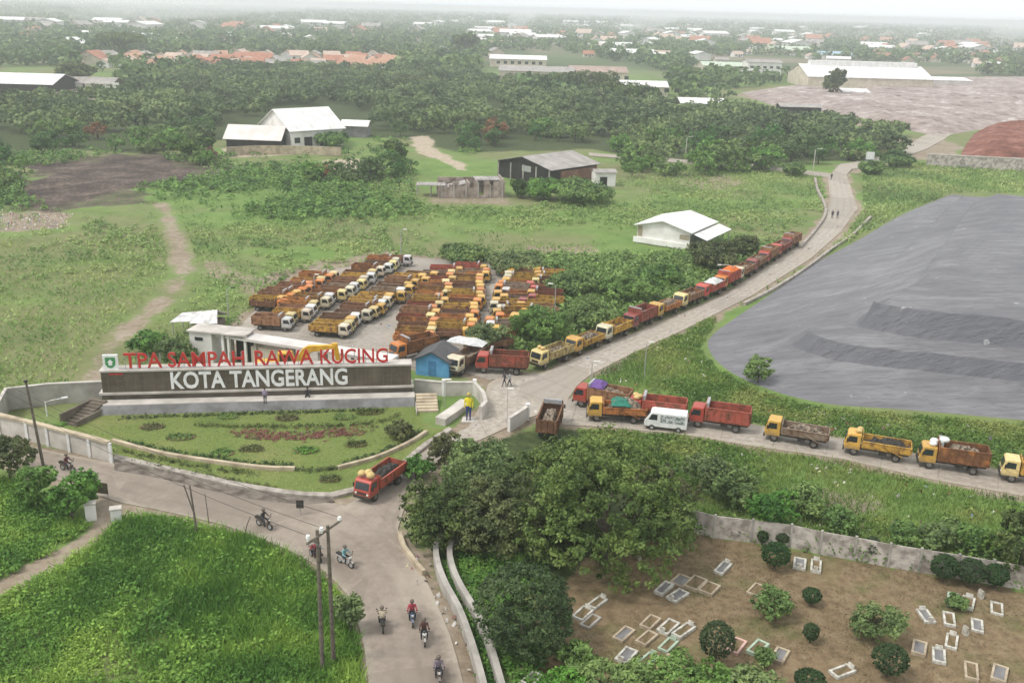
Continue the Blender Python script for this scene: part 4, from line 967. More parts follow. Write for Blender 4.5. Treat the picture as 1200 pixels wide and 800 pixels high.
# the base block: front face leaning back, slanted at its far end
bz = sz(300, 471, .5)
b = MB(); b.add([(-.1, -.05, -.3), (SL, -.05, -.3), (SL, 6, -.3), (3.4, 6, -.3), (1.9, .55, bz), (SL, .55, bz), (SL, 6, bz), (3.4, 6, bz)], [(0, 3, 2, 1), (4, 5, 6, 7), (0, 1, 5, 4), (1, 2, 6, 5), (2, 3, 7, 6), (3, 0, 4, 7)])
b.build('stone_base', 'grey_stone', sg)
b = MB(); b.box(1.9, SL + .05, .62, 2.0, bz, bz + .06); b.build('platform_paving', 'pale_concrete', sg)
b = MB(); b.box(xl - .15, xr + .1, 2.3, 3.6, bz, zl - .22); b.build('lower_wall', 'brown_stone', sg)
b = MB(); b.box(xl - .35, xr + .25, 2.0, 3.8, zl - .22, zl); b.build('ledge', 'pale_concrete', sg)
b = MB(); b.box(xl, xr, 2.2, 3.6, zl, zt - .18); b.build('dark_wall', 'dark_stone', sg)
b = MB(); b.box(xl - .12, xr + .08, 2.05, 3.7, zt - .18, zt); b.build('coping', 'pale_concrete', sg)
tm = fit(text_mesh('KOTA TANGERANG', 2, .05, .045), sx(202), sx(408), sz(300, 453), sz(300, 433), 2.19)
link('white_lettering', tm, 'white_paint', sg)
zr0, zr1 = zt + .12, sz(300, 411.5)
for w, a, e in (('TPA', 149, 193), ('SAMPAH', 200, 289), ('RAWA', 301, 369), ('KUCING', 377, 455)):
    link('red_lettering', fit(text_mesh(w, 2, .06, .02), sx(a), sx(e), zr0, zr1, 2.5), 'red_paint', sg)
b = MB(); b.box(sx(146), sx(457), 2.42, 2.5, zt, zt + .10)
for q in range(24):
    x = sx(150) + (sx(455) - sx(150)) * q / 23; b.box(x - .03, x + .03, 2.5, 2.54, zt + .1, zr1 - .1)
b.build('letter_rail', 'steel', sg)
e0, e1 = sx(124.5), sx(142); ez0, ez1 = zt, sz(300, 413)
em = MB().box(e0, e1, 2.35, 2.6, ez0, ez1).build('emblem_plate', 'white_paint', sg)
# emblem: green shield with a pale roof shape and bar inside
w = e1 - e0; cx_ = (e0 + e1) / 2; cz_ = (ez0 + ez1) / 2; hh = ez1 - ez0
sp = [(cx_ - w * .34, cz_ + hh * .34), (cx_ + w * .34, cz_ + hh * .34), (cx_ + w * .34, cz_ - hh * .12), (cx_ + w * .2, cz_ - hh * .32), (cx_, cz_ - hh * .38), (cx_ - w * .2, cz_ - hh * .32), (cx_ - w * .34, cz_ - hh * .12)]
MB().prism(sp, 2.33, 2.349).build('emblem_shield', 'green_paint', em)
ip = [(cx_ - w * .2, cz_), (cx_, cz_ + hh * .22), (cx_ + w * .2, cz_), (cx_ + w * .12, cz_), (cx_ + w * .12, cz_ - hh * .2), (cx_ - w * .12, cz_ - hh * .2), (cx_ - w * .12, cz_)]
MB().prism(ip, 2.315, 2.329).build('emblem_device', 'white_paint', em)
MB().box(e0 + .5, e0 + 1.9, 2.16, 2.199, zt - .5, zt - .34).build('small_red_plate', 'red_paint', sg)
# steps at the near gate end of the sign
st = thing('garden_steps', 'pale worn stone steps dropping from the gate end of the sign to the lawn', 'steps', A1 + ux * .1, SYAW)
m = MB()
for q in range(6): m.box(.05, 2.3, -1.0 * q * .55 + 1.2, -1.0 * q * .55 + 1.75, -.2, bz * (1 - q / 6.0))
m.build('treads', 'beige_stone', st)
MB().box(-.02, .04, -2.3, 1.6, -.2, .35).build('side_wall', 'pale_concrete', st)

def wall_thing(name, label, cat, pts, h, w, mat, cope=None, cm=None, group=None):
    o = thing(name, label, cat, (pts[0][0], pts[0][1], 0), 0, group); L = [(p[0] - pts[0][0], p[1] - pts[0][1]) for p in pts]
    wall_line(L, h, w).build('wall', mat, o)
    if cope: wall_line(L, h + cope, w + .12, h + .002).build('coping', cm or mat, o)
    return o
wall_thing('garden_wall', 'low yellowish stone wall curving round the lawn below the sign', 'wall', smoothline(GP([(132, 517), (165, 526), (200, 534), (260, 543), (310, 549), (346, 550)])), .28, .36, 'beige_stone')
wall_thing('garden_wall', 'low yellowish stone wall rising from the hedge to the garden steps', 'wall', smoothline(GP([(396, 549), (440, 537), (475, 522), (500, 507)])), .28, .36, 'beige_stone')
lofted('kerb', [p + Vector((0, 0)) for p in smoothline(GP([(134, 540), (165, 546), (200, 554), (240, 563), (280, 572), (330, 580), (360, 583), (390, 584), (412, 579), (440, 570), (470, 549), (500, 524), (530, 505)]))],
       smoothline(GP([(134, 534), (165, 541), (200, 549), (240, 558), (280, 567), (330, 575), (360, 578.5), (390, 579), (410, 574), (438, 565), (466, 546), (496, 521), (526, 502)])), 'kerb', .22, nu=1, thick=.5)
# fence on the road side: pale panels between white posts
fl = smoothline(GP([(-40, 498), (0, 507), (33, 515), (57, 521), (82, 528), (106, 534), (130, 541)]), 3)
fe = thing('panel_fence', 'pale grey panel fence with white posts along the main road below the garden', 'fence', (fl[0].x, fl[0].y, 0))
L = [p - fl[0] for p in fl]; fh = hgt(82, 528, 507)
wall_line(L, fh, .14).build('panels', 'pale_concrete', fe)
wall_line(L, fh + .22, .5, fh + .004).build('coping', 'beige_stone', fe)
for q in GP([(0, 507.5), (33, 515.5), (57, 521.5), (82, 528.5), (106, 534.5), (131, 541.5)]):
    x, y = q.x - fl[0].x, q.y - fl[0].y; MB().box(x - .12, x + .12, y - .16, y + .1, -.2, fh + .1).build('post', 'white_paint', fe)
# wall behind the garden running off beside the sign
wall_thing('boundary_wall', 'pale weathered wall between meadow and garden, beyond the emblem end of the sign', 'wall', GP([(-40, 512), (0, 497), (10, 478), (60, 472), (122, 469)]), hgt(60, 472, 450), .25, 'concrete', .1, 'pale_concrete')
# dark stair and ramp between them
o = thing('stair_flight', 'dark sunken stair flight beside the slanted end of the sign base', 'stairs', G(92, 492), SYAW + R(62))
m = MB()
for q in range(9): m.box(-1.2 + q * .5, -.7 + q * .5, -.8, .8, -.2, .12 * q + .05)
m.build('treads', 'dark_stone', o)
for s in (-1, 1): MB().box(-1.3, 3.4, s * .95 - .12, s * .95 + .12, -.2, 1.0 if s > 0 else .5).build('side_wall', 'brown_stone', o)
# planted beds of the garden: clumps of yellow leaves and dark round beds
def bed(px, py, w, mat, lab, seed, hh=.5, name='planting_bed'):
    p = G(px, py); rng = np.random.default_rng(seed); r = w / ppm(px, py)
    r *= 1.15; P = np.stack([rng.uniform(-r, r, 60), rng.uniform(-r * .5, r * .5, 60)], -1); P = P[(P[:, 0] / r) ** 2 + (P[:, 1] / (r * .5)) ** 2 < 1]
    v, f = clumps(rng, P, .3, 14, .10, hh / .26 * .6)
    o = thing(name, lab, 'plant bed', p, SYAW); link('foliage', npmesh('foliage', v, f), mat, o)
    k = [(math.cos(t) * r * 1.05, math.sin(t) * r * .55) for t in np.linspace(0, 6.283, 17)[:-1]]
    MB().slab(k, -.1, .05).build('soil', 'soil', o)
BEDS = [(178, 500, 12, 'leaf_olive', 'olive boat-shaped plant bed, nearest the slanted end of the sign base'), (212, 512, 14, 'leaf_mid', 'green plant bed with one upright shrub at the lawn centre'), (268, 488, 9, 'leaf_light', 'yellow-green plant clump below the first white letters'),
        (336, 490, 11, 'leaf_olive', 'olive plant clump on the upper lawn below the middle of the lettering'), (403, 489, 10, 'leaf_light', 'yellow-green plant clump below the last white letters'), (433, 483, 12, 'leaf_olive', 'olive boat-shaped plant bed near the garden steps'),
        (295, 526, 11, 'leaf_olive', 'dark plant bed on the lower lawn with a pale stake'), (358, 528, 12, 'leaf_light', 'light green boat-shaped plant bed on the lower lawn'), (418, 521, 10, 'leaf_olive', 'dark reddish plant bed on the lower lawn near the curve of the wall'),
        (260, 531, 12, 'leaf_light', 'yellow plant clump beside the curving garden wall'), (386, 562, 10, 'leaf_olive', 'dark round plant bed at the outer tip of the garden by the kerb')]
for i, q in enumerate(BEDS): bed(*q, 800 + i)
for i, (pts, mt, lab) in enumerate([([(228, 498), (300, 500), (380, 499), (440, 495), (470, 484)], 'leaf_olive', 'long dark planting strip curving across the upper lawn'),
                                    ([(280, 507), (330, 510), (380, 509), (425, 503)], 'leaf_flame', 'long reddish planting strip across the middle of the lawn'),
                                    ([(150, 540), (200, 550), (260, 561), (320, 571)], 'leaf_olive', 'dark clipped hedge along the kerb of the main road'),
                                    ([(345, 549), (370, 551), (396, 548)], 'leaf_dark', 'dark green hedge bridging the gap in the yellowish wall'),
                                    ([(27, 492), (45, 497), (62, 500), (80, 495)], 'leaf_light', 'yellow-leaved hedge beside the dark stair flight'),
                                    ([(140, 527), (190, 538), (240, 547), (300, 556)], 'leaf_olive', 'low dark hedge at the foot of the yellowish garden wall'),
                                    ([(150, 517), (200, 528), (260, 538), (310, 543), (346, 545)], 'leaf_clipped', 'dark clipped hedge along the inner side of the curving garden wall'),
                                    ([(398, 543), (440, 531), (475, 516), (494, 504)], 'leaf_clipped', 'dark clipped hedge along the inner side of the rising garden wall'),
                                    ([(140, 489), (220, 487), (300, 484), (380, 482), (450, 480)], 'leaf_clipped', 'line of dark low plants at the foot of the stone sign base')]):
    rng = np.random.default_rng(830 + i); L = smoothline(GP(pts), 8); P = []
    for a, b_ in zip(L[:-1], L[1:]):
        for q in range(max(2, int((b_ - a).length * (20 if i == 1 else 6)))): P.append(a.lerp(b_, rng.random()) + Vector(rng.normal(0, .7 if i == 1 else .16, 2)))
    v, f = clumps(rng, np.array(P), .26, 12, .10, .5 if i == 1 else 1.1)
    tag(link('planting_strip' if i < 2 else 'hedge', npmesh('hedge', v, f), mt), lab, 'hedge' if i > 1 else 'plant strip')
# gate wall beside the road, with white pillars
def masonry(name, label, pts, h, w, mat, posts=(), pm='white_wall', cat='wall'):
    o = wall_thing(name, label, cat, GP(pts), h, w, mat, .08, 'pale_concrete')
    for q in posts:
        p = G(*q) - G(*pts[0]); MB().box(p.x - .2, p.x + .2, p.y - .2, p.y + .2, -.2, h + .35).build('pillar', pm, o)
    return o
masonry('gate_wall', 'white-capped concrete gate wall curving from the yard to the road beside the yellow statue', [(486, 459), (520, 462), (556, 462), (566, 474), (569, 485), (563, 492)], 1.4, .3, 'pale_concrete', [(520, 462), (556, 462)])
masonry('planter_wall', 'low pale planter block behind the yellow statue', [(516, 497), (532, 486), (546, 475)], .6, 1.1, 'pale_concrete')
masonry('gate_pillar_wall', 'white gate pillar and short painted wall on the tree side of the entrance', [(596, 505), (612, 495), (618, 490)], 1.4, .3, 'white_wall', [(618, 491)])
# cemetery wall of precast panels
cw_pts = [(796, 618), (836, 629), (880, 634), (925, 640), (960, 648), (1000, 655), (1040, 663), (1076, 669), (1120, 676), (1160, 683), (1210, 692)]
cwp = GP(cw_pts); cw = thing('panel_wall', 'long pale precast panel wall with posts along the upper edge of the cemetery', 'wall', (cwp[0].x, cwp[0].y, 0))
ch = hgt(960, 648, 622)
for a, b_ in zip(cwp[:-1], cwp[1:]):
    d = (b_ - a); n = max(1, round(d.length / 2.4)); t = d.normalized(); nn = Vector((-t.y, t.x, 0))
    m = MB(); p, q = a - cwp[0] + t * .08, b_ - cwp[0] - t * .08
    for k in range(4):
        z0, z1 = -.15 + k * (ch + .1) / 4 + .02 * (k > 0), -.15 + (k + 1) * (ch + .1) / 4
        e = nn * .04
        m.add([(*(p - e).xy, z0), (*(q - e).xy, z0), (*(q + e).xy, z0), (*(p + e).xy, z0), (*(p - e).xy, z1), (*(q - e).xy, z1), (*(q + e).xy, z1), (*(p + e).xy, z1)], [(0, 3, 2, 1), (4, 5, 6, 7), (0, 1, 5, 4), (1, 2, 6, 5), (2, 3, 7, 6), (3, 0, 4, 7)])
    m.build('panel', 'panel', cw)
    for k in range(n + 1):
        c = a - cwp[0] + d * k / n; MB().box(c.x - .08, c.x + .08, c.y - .09, c.y + .09, -.2, ch + .08).build('post', 'concrete', cw) if k < n else None
# ditch walls beside the main road
wall_thing('ditch_wall', 'pale concrete wall of the ditch on the road side, below the big trees', 'wall', smoothline(GP([(518, 632), (511, 648), (513, 668), (522, 692), (538, 722), (552, 760), (565, 805), (572, 840)])), .75, .42, 'concrete')
wall_thing('ditch_wall', 'pale concrete wall of the ditch on the round tree side', 'wall', smoothline(GP([(536, 632), (527, 650), (530, 672), (540, 695), (556, 722), (572, 758), (586, 805), (596, 840)])), .75, .42, 'concrete')
wall_thing('culvert_wall', 'short broken stone wall at the road edge under the trees', 'wall', GP([(468, 628), (474, 645), (488, 664), (497, 674)]), .45, .3, 'beige_stone')
# lane gate: two white painted posts and the dark board behind
for px, py, top, lab in ((107, 606, 590, 'white painted gate post at the lane mouth under the light green trees'), (137, 611, 596, 'white painted gate post at the lane mouth next to the grass field')):
    o = thing('gate_post', lab, 'post', G(px, py), R(20), 'white gate posts of the lane'); h = hgt(px, py, top)
    MB().box(-.4, .4, -.3, .3, -.2, h).build('shaft', 'white_wall', o, bevel=.03); MB().box(-.46, .46, -.36, .36, h + .002, h + .12).build('cap', 'pale_concrete', o)
def board(name, label, px, py, top, w, mat, legs=2, hb=1.0, rz=0):
    p = G(px, py); h = hgt(px, py, top); o = thing(name, label, 'sign board', p, rz)
    MB().box(-w / 2, w / 2, -.04, .04, h - hb, h).build('panel', mat, o)
    for k in range(legs):
        x = (k - (legs - 1) / 2) * w * .9; MB().tube([(x, .07, -.2), (x, .07, h - .02)], .04, 6).build('leg', 'steel', o)
    return o
board('notice_board', 'dark brown notice board facing the road at the lane mouth', 118, 584, 565, 1.5, 'brown_stone', 2, 1.0, R(-10))
board('notice_board', 'white notice board on posts on the road bank by the wood', 1017, 203, 178, 2.2, 'white_paint', 2, 2.0)
board('traffic_sign', 'small dark round-topped sign on the kerb tip facing the junction', 352, 603, 586, .6, 'chassis', 1, .7, R(5))
board('roadside_board', 'grey upright board behind the end of the sign lettering', 459, 440, 412, .6, 'grey_stone', 1, 2.4, SYAW)
wall_thing('roadside_kerb', 'pale raised kerb following the far bend of the truck road', 'kerb', smoothline(GP([(938, 291), (956, 270), (967, 252), (965, 238), (958, 224), (955, 210)])), .5, .5, 'kerb')
wall_thing('drain_edge', 'pale concrete drain edge between the truck road and the landfill mound', 'drain', smoothline(GP([(872, 357), (905, 340), (940, 318), (975, 292), (1000, 275), (1020, 255)])), .35, .5, 'kerb')
wall_thing('retaining_wall', 'stained low retaining wall below the red earth hill', 'wall', GP([(1085, 194), (1140, 197), (1200, 200), (1300, 205)]), hgt(1140, 197, 184), .6, 'panel', .3, 'pale_concrete')
# ================================================================== TRUCKS
def truck_master(kind):
    """a light tipper: x forward, origin on the ground under its middle. kind 0 plain bed, 1 high boarded bed, 2 low bed with side arm"""
    o = thing('dump_truck', 'truck', 'truck')
    m = MB()
    for s in (-1, 1): m.box(-2.9, 2.7, s * .38 - .05, s * .38 + .05, .58, .80)
    m.box(-.9, -.2, .5, .85, .48, .85); m.box(-.6, .3, -.85, -.48, .45, .85)
    m.cyl((-1.75, 0, .45), 'y', .10, 1.5, 8); m.cyl((2.05, 0, .45), 'y', .08, 1.5, 8); m.box(-1.5, 1.2, -.3, .3, .80, .93)
    m.build('chassis', 'chassis', o)
    prof = [(1.52, .62), (2.98, .62), (3.02, 1.22), (2.78, 2.05), (2.60, 2.20), (1.52, 2.20)]
    cab = MB().prism(prof, -.87, .87).build('cab', 'paint', o, bevel=.07)
    MB().add([(3.005, -.74, 1.34), (3.005, .74, 1.34), (2.815, .70, 1.98), (2.815, -.70, 1.98), (2.96, -.74, 1.34), (2.96, .74, 1.34), (2.77, .70, 1.98), (2.77, -.70, 1.98)],
             [(0, 1, 2, 3), (7, 6, 5, 4), (0, 4, 5, 1), (1, 5, 6, 2), (2, 6, 7, 3), (3, 7, 4, 0)]).build('windscreen', 'glass', cab)
    for s in (-1, 1):
        MB().prism([(1.85, 1.38), (2.78, 1.38), (2.60, 1.98), (1.85, 1.98)], s * .865 - .012, s * .865 + .012).build('side_window', 'glass', cab)
        MB().cyl((3.0, s * .62, .98), 'x', .11, .09, 10).build('headlight', 'lamp_glass', cab)
        MB().box(2.72, 2.80, s * 1.02 - .07, s * 1.02 + .07, 1.35, 1.75).build('mirror', 'black', cab)
    MB().box(2.975, 3.02, -.5, .5, .88, 1.1).build('grille', 'chassis', cab)
    MB().box(2.93, 3.10, -.88, .88, .48, .70).build('bumper', 'chassis', o, bevel=.03)
    x0, x1, w = -3.0, 1.38, .98
    zs = {0: 1.85, 1: 2.35, 2: 1.65}[kind]
    m = MB(); m.box(x0, x1, -w, w, .95, 1.05)
    for s in (-1, 1):
        m.box(x0, x1, s * w - .04, s * w + .04, 1.05, zs)
        for k in range(7):
            x = x0 + .12 + k * (x1 - x0 - .24) / 6; m.box(x - .05, x + .05, s * (w + .07) - .035, s * (w + .07) + .035, .98, zs - .03)
        m.box(x0, x1, s * (w + .015) - .07, s * (w + .015) + .07, zs, zs + .07)
    m.box(x1 - .03, x1 + .05, -w, w, 1.05, zs + .42)
    if kind == 2:
        for s in (-1, 1): m.prism([(-.6, zs - .1), (-.35, zs - .1), (-2.2, .70), (-2.45, .70)], s * 1.12 - .03, s * 1.12 + .03)
    bed = m.build('cargo_bed', 'bedpaint', o)
    m = MB(); m.box(x0 - .06, x0 + .01, -w, w, .98, zs - .02)
    for k in (-1, 0, 1): m.box(x0 - .12, x0 - .06, k * .6 - .05, k * .6 + .05, 1.0, zs - .04)
    m.build('tailgate', 'bedpaint', bed)
    MB().box(x0 + .03, x1 - .05, -w + .05, w - .05, 1.052, 1.10).build('bed_floor', 'trash', bed)
    if kind == 1: MB().box(1.1, 1.36, -.9, .9, zs + .06, zs + .5).build('roof_guard', 'steel', bed)
    for x, s in ((2.05, -1), (2.05, 1), (-1.75, -1), (-1.75, 1)):
        wd = .26 if x > 0 else .46; m = MB(); y = s * (.84 - wd / 2 + (.02 if x > 0 else .08))
        m.cyl((x, y, .42), 'y', .42, wd, 16, 0); m.cyl((x, y + s * .012, .42), 'y', .23, wd, 12, 1); m.build('wheel', ['black', 'rim'], o)
    return o
MASTER = [truck_master(k) for k in range(3)]
index_children()
CAB = {'yellow': (.62, .36, .07), 'orange': (.60, .20, .035), 'red': (.46, .06, .04), 'cream': (.60, .53, .38), 'white': (.70, .69, .65), 'dark red': (.25, .045, .04), 'pale yellow': (.66, .52, .22)}
BED = {'yellow': (.55, .32, .05), 'orange': (.50, .19, .05), 'red': (.40, .075, .05), 'rusty brown': (.30, .15, .075), 'grey-brown': (.29, .22, .16), 'dark red': (.26, .06, .045), 'pale yellow': (.52, .40, .16), 'grey': (.28, .27, .26)}
used = set()
def truck(pos, yaw, kind, cabc, bedc, label, group=None, rusty=False, sc=1.0):
    src = MASTER[kind]
    if src.name not in used: used.add(src.name); o = src
    else: o = copy_tree(src)
    o.location = (pos[0], pos[1], .03); o.rotation_euler = (0, 0, yaw); o.scale = (sc, sc, sc)
    tag(o, label, 'truck', group)
    def j(c):
        k = rnd.uniform(.78, 1.12); return tuple(max(.01, x * k * rnd.uniform(.96, 1.04)) for x in c) + (1,)
    cc, bc = j(CAB[cabc]), j(BED[bedc])
    for ch in (kids(o) if o in MASTER else [x for x in S.objects if False]): pass
    return o, cc, bc
PENDING = []
def put_truck(pos, yaw, kind, cabc, bedc, label, group=None, rusty=False):
    o, cc, bc = truck(pos, yaw, kind, cabc, bedc, label, group)
    PENDING.append((o, cc, bc, rusty)); return o
def paint_pending():
    index_children()
    for o, cc, bc, rusty in PENDING:
        for ch in kids(o):
            nm = ch.name.split('.')[0]
            if nm == 'cab': ch.color = cc
            if nm == 'cargo_bed':
                ch.color = bc
                for g in [ch] + kids(ch):
                    g.color = bc
                    if rusty and g.name.split('.')[0] in ('cargo_bed', 'tailgate'):
                        g.material_slots[0].link = 'OBJECT'; g.material_slots[0].material = M['rustbed']
    PENDING.clear()
ORD = ['first', 'second', 'third', 'fourth', 'fifth', 'sixth', 'seventh', 'eighth', 'ninth', 'tenth', 'eleventh', 'twelfth', 'thirteenth', 'fourteenth', 'fifteenth', 'sixteenth', 'seventeenth', 'eighteenth', 'nineteenth', 'twentieth']
def heading(a, b):
    d = G(*b) - G(*a); return math.atan2(d.y, d.x)
# ---- rows of the yard: (line of cab fronts from near to far, trucks, facing in the plane, words for the row, colours)
ROWS = [
 ((336, 366), (398, 332), 9, R(-8), 'row on the meadow side', ['orange', 'yellow', 'cream', 'red', 'orange', 'yellow', 'red', 'orange', 'yellow', 'pale yellow', 'orange'], ['rusty brown', 'orange', 'rusty brown', 'yellow', 'red']),
 ((346, 388), (480, 312), 16, R(-8), 'long pale-cab row', ['white', 'cream', 'cream', 'pale yellow', 'cream', 'pale yellow', 'cream', 'white'], ['rusty brown', 'grey-brown', 'yellow', 'rusty brown', 'orange']),
 ((408, 396), (512, 332), 15, R(-8), 'row lining the open aisle', ['cream', 'yellow', 'white', 'yellow', 'yellow', 'pale yellow', 'yellow'], ['yellow', 'rusty brown', 'grey-brown', 'yellow']),
 ((507, 405), (541, 326), 15, R(-4), 'first row beyond the aisle', ['orange', 'white', 'yellow', 'white', 'yellow', 'pale yellow', 'white', 'red'], ['orange', 'grey-brown', 'rusty brown', 'yellow', 'red']),
 ((556, 400), (578, 324), 15, R(-2), 'second row beyond the aisle', ['yellow', 'orange', 'yellow', 'red', 'yellow', 'orange', 'red', 'white'], ['rusty brown', 'yellow', 'grey-brown', 'yellow', 'orange', 'red']),
 ((567, 397), (588, 324), 15, R(180), 'row facing the aisle backwards', ['yellow', 'yellow', 'cream', 'yellow', 'orange', 'white'], ['orange', 'rusty brown', 'yellow', 'grey-brown', 'yellow']),
 ((604, 374), (624, 326), 9, R(176), 'short row at the thicket', ['yellow', 'pale yellow', 'red', 'yellow', 'dark red', 'yellow'], ['rusty brown', 'yellow', 'dark red']),
]
YS = .86                                                 # the yard holds the smaller, older tippers
for a, b, n, yaw, words_, cc, bc in ROWS:
    A, B = G(*a), G(*b); n = min(20, round(n * 1.2))
    for i in range(n):
        p = A.lerp(B, i / (n - 1)); y = yaw + rnd.uniform(-.09, .09); d = Vector((math.cos(y), math.sin(y)))
        c1, c2 = cc[(i * 5 + i // 3) % len(cc)], bc[(i * 3 + i // 2) % len(bc)]
        p = p.xy - d * (2.7 + rnd.uniform(-.5, .8))
        put_truck(p, y, rnd.choice([0, 0, 1, 2]), c1, c2, '%s truck with %s bed, %s in the %s' % (c1, c2, ORD[i], words_), 'trucks parked in rows in the yard', rnd.random() < .35).scale = (YS, YS * .90, YS * .92)
# ---- strays
for a, b, k, c1, c2, lab in [((545, 432), (528, 442), 0, 'cream', 'grey-brown', 'cream truck with a black front parked between blue hut and red gate truck'),
        ((588, 436), (552, 434), 1, 'red', 'red', 'red dump truck standing sideways at the yard entrance'),
        ((485, 418), (460, 424), 1, 'orange', 'orange', 'orange truck showing over the end of the sign beside the blue hut'),
        ((622, 388), (596, 386), 0, 'yellow', 'rusty brown', 'yellow truck nosing into the thicket at the near corner of the yard'),
        ((572, 414), (548, 418), 2, 'pale yellow', 'rusty brown', 'pale yellow truck behind the cream one near the blue hut')]:
    put_truck(G(*a).xy, heading(a, b), k, c1, c2, lab, 'trucks standing near the yard entrance', True)
# ---- the queue down the gate road
QL = smoothline(GP([(640, 428), (682, 411), (722, 394), (762, 376), (800, 360), (836, 344), (870, 325), (902, 305), (932, 286), (940, 280)]), 10)
QC = [('pale yellow', 'pale yellow', 0), ('yellow', 'yellow', 2), ('cream', 'yellow', 0), ('dark red', 'dark red', 1), ('yellow', 'orange', 2), ('pale yellow', 'rusty brown', 0), ('red', 'red', 0), ('orange', 'red', 1), ('cream', 'rusty brown', 0), ('dark red', 'rusty brown', 0), ('red', 'rusty brown', 1), ('red', 'dark red', 0), ('dark red', 'rusty brown', 1), ('orange', 'rusty brown', 0), ('dark red', 'dark red', 0)]
dist = [0]
for p, q in zip(QL[:-1], QL[1:]): dist.append(dist[-1] + (q - p).length)
nq = min(len(QC), int(dist[-1] / 6.4))
QPOS = []
for i in range(nq):
    t = 1.0 + i * (dist[-1] - 3) / nq; j = max(k for k in range(len(dist)) if dist[k] <= t); j = min(j, len(QL) - 2)
    p = QL[j].lerp(QL[j + 1], (t - dist[j]) / max(1e-6, dist[j + 1] - dist[j])); d = (QL[j] - QL[j + 1]).normalized()
    c1, c2, k = QC[i]; yw = math.atan2(d.y, d.x) + rnd.uniform(-.04, .04)
    QPOS.append((p, yw, put_truck(p, yw, k, c1, c2, '%s truck with %s bed, %s in the queue along the gate road' % (c1, c2, ORD[i] if i else 'leading'), 'trucks queueing along the gate road')))
# ---- trucks on the side road and by the junction: rear-left pixel centre, a pixel ahead of it
SIDE = [((705, 478), (672, 472), 1, 'red', 'rusty brown', 'red truck heaped with sacks, hindmost of three at the side road head'),
        ((722, 492), (686, 490), 2, 'yellow', 'orange', 'yellow truck with multicoloured bed and green tarpaulin heading the side road'),
        ((768, 492), (733, 488), 1, 'red', 'red', 'red truck with a high bed behind the white van'),
        ((842, 501), (806, 496), 1, 'red', 'red', 'red tipper following the white van on the side road'),
        ((932, 518), (896, 512), 2, 'yellow', 'grey-brown', 'yellow truck with a brown low bed, between the red tipper and the all-yellow one'),
        ((1026, 534), (990, 528), 2, 'yellow', 'yellow', 'all-yellow tipper with a diagonal arm on its side on the side road'),
        ((1114, 549), (1078, 544), 1, 'yellow', 'orange', 'yellow truck with a rusty orange bed near the end of the side road'),
        ((1212, 566), (1176, 560), 0, 'pale yellow', 'yellow', 'pale yellow truck cut by the picture edge on the side road'),
        ((446, 574), (424, 590), 0, 'red', 'red', 'bright red truck with sacks on its cab on the junction by the garden'),
        ((645, 504), (640, 512), 1, 'dark red', 'rusty brown', 'brown boarded truck seen from its tail behind the tree tops')]
SP = []
for a, b, k, c1, c2, lab in SIDE:
    yw = heading(a, b) if a != (645, 504) else R(80)
    SP.append((G(*a).xy, yw, put_truck(G(*a).xy, yw, k, c1, c2, lab, None, k == 1 and c1 != 'red')))
SP[8][2].scale = (.94, .94, .94)
paint_pending()
# ---- loads: heaps of rubbish, sacks and covers in the beds
def load(pos, yaw, seed, label, mat='trash', z=1.12, L=4.0, Wd=1.7, top=.9):
    n, k = 16, 9; rng = np.random.default_rng(seed); vs, fs = [], []
    for i in range(n):
        for j in range(k):
            u, v = i / (n - 1), j / (k - 1); e = min(u, 1 - u) * 6; g = min(v, 1 - v) * 4
            vs.append((-2.85 + u * L, (v - .5) * Wd, .02 + min(1, e) * min(1, g) * (top * (.55 + .45 * math.sin(u * 3.1)) + rng.uniform(-.2, .2))))
    for i in range(n - 1):
        for j in range(k - 1): fs.append((i * k + j, (i + 1) * k + j, (i + 1) * k + j + 1, i * k + j + 1))
    me = bpy.data.meshes.new('rubbish_load'); me.from_pydata(vs, [], fs)
    o = link('rubbish_load', me, mat); o.location = (pos[0], pos[1], z); o.rotation_euler = (0, 0, yaw); tag(o, label, 'rubbish load')
for i, (p, yw, o) in enumerate(QPOS):
    if i % 4 != 2: load(p, yw, i, 'rubbish heaped in the bed of the %s truck of the gate road queue' % (ORD[i] if i else 'leading'), 'trash', 1.12, 4.0, 1.7, .5 + .5 * ((i * 7) % 5) / 4)
NM = ['red sack-heaped truck', 'multicoloured truck', 'high red truck behind the van', 'red tipper behind the van', 'brown low-bed truck', 'all-yellow tipper', 'rusty orange bed truck', 'pale yellow truck at the picture edge', 'red truck on the junction', 'boarded truck behind the trees']
for i, (p, yw, o) in enumerate(SP):
    load(p, yw, 60 + i, 'dark rubbish filling the bed of the %s' % NM[i], 'trash' if i not in (5, 3, 8) else 'chassis', 1.12, 4.0, 1.7, 1.2 if i in (0, 1, 6, 9) else .65)
M['sack'] = plain('yellow_sack', (.62, .46, .20), (.45, .32, .13), 5)
def sacks(pos, yaw, label, spots, mat='sack'):
    o = thing('sack_bundle', label, 'sacks', (pos[0], pos[1], .03), yaw)
    for x, y, z, r in spots: MB().ball((x, y, z), r, 10, 0, (1.2, 1, .75)).build('sack', mat, o, True)
sacks(SP[8][0], SP[8][1], 'pale yellow sacks on the cab roof of the red truck on the junction', [(2.1, -.45, 2.42, .34), (2.1, .45, 2.42, .36), (1.75, 0, 2.46, .34)])
sacks(SP[6][0], SP[6][1], 'pale and blue-grey sacks behind the cab of the truck with the rusty orange bed', [(1.9, .3, 2.40, .32), (1.75, -.4, 2.42, .36), (1.0, .2, 2.9, .40)], 'white_paint')
sacks(SP[5][0], SP[5][1], 'small yellow sacks behind the cab of the all-yellow tipper', [(1.8, .3, 2.40, .28), (1.7, -.35, 2.40, .26)])
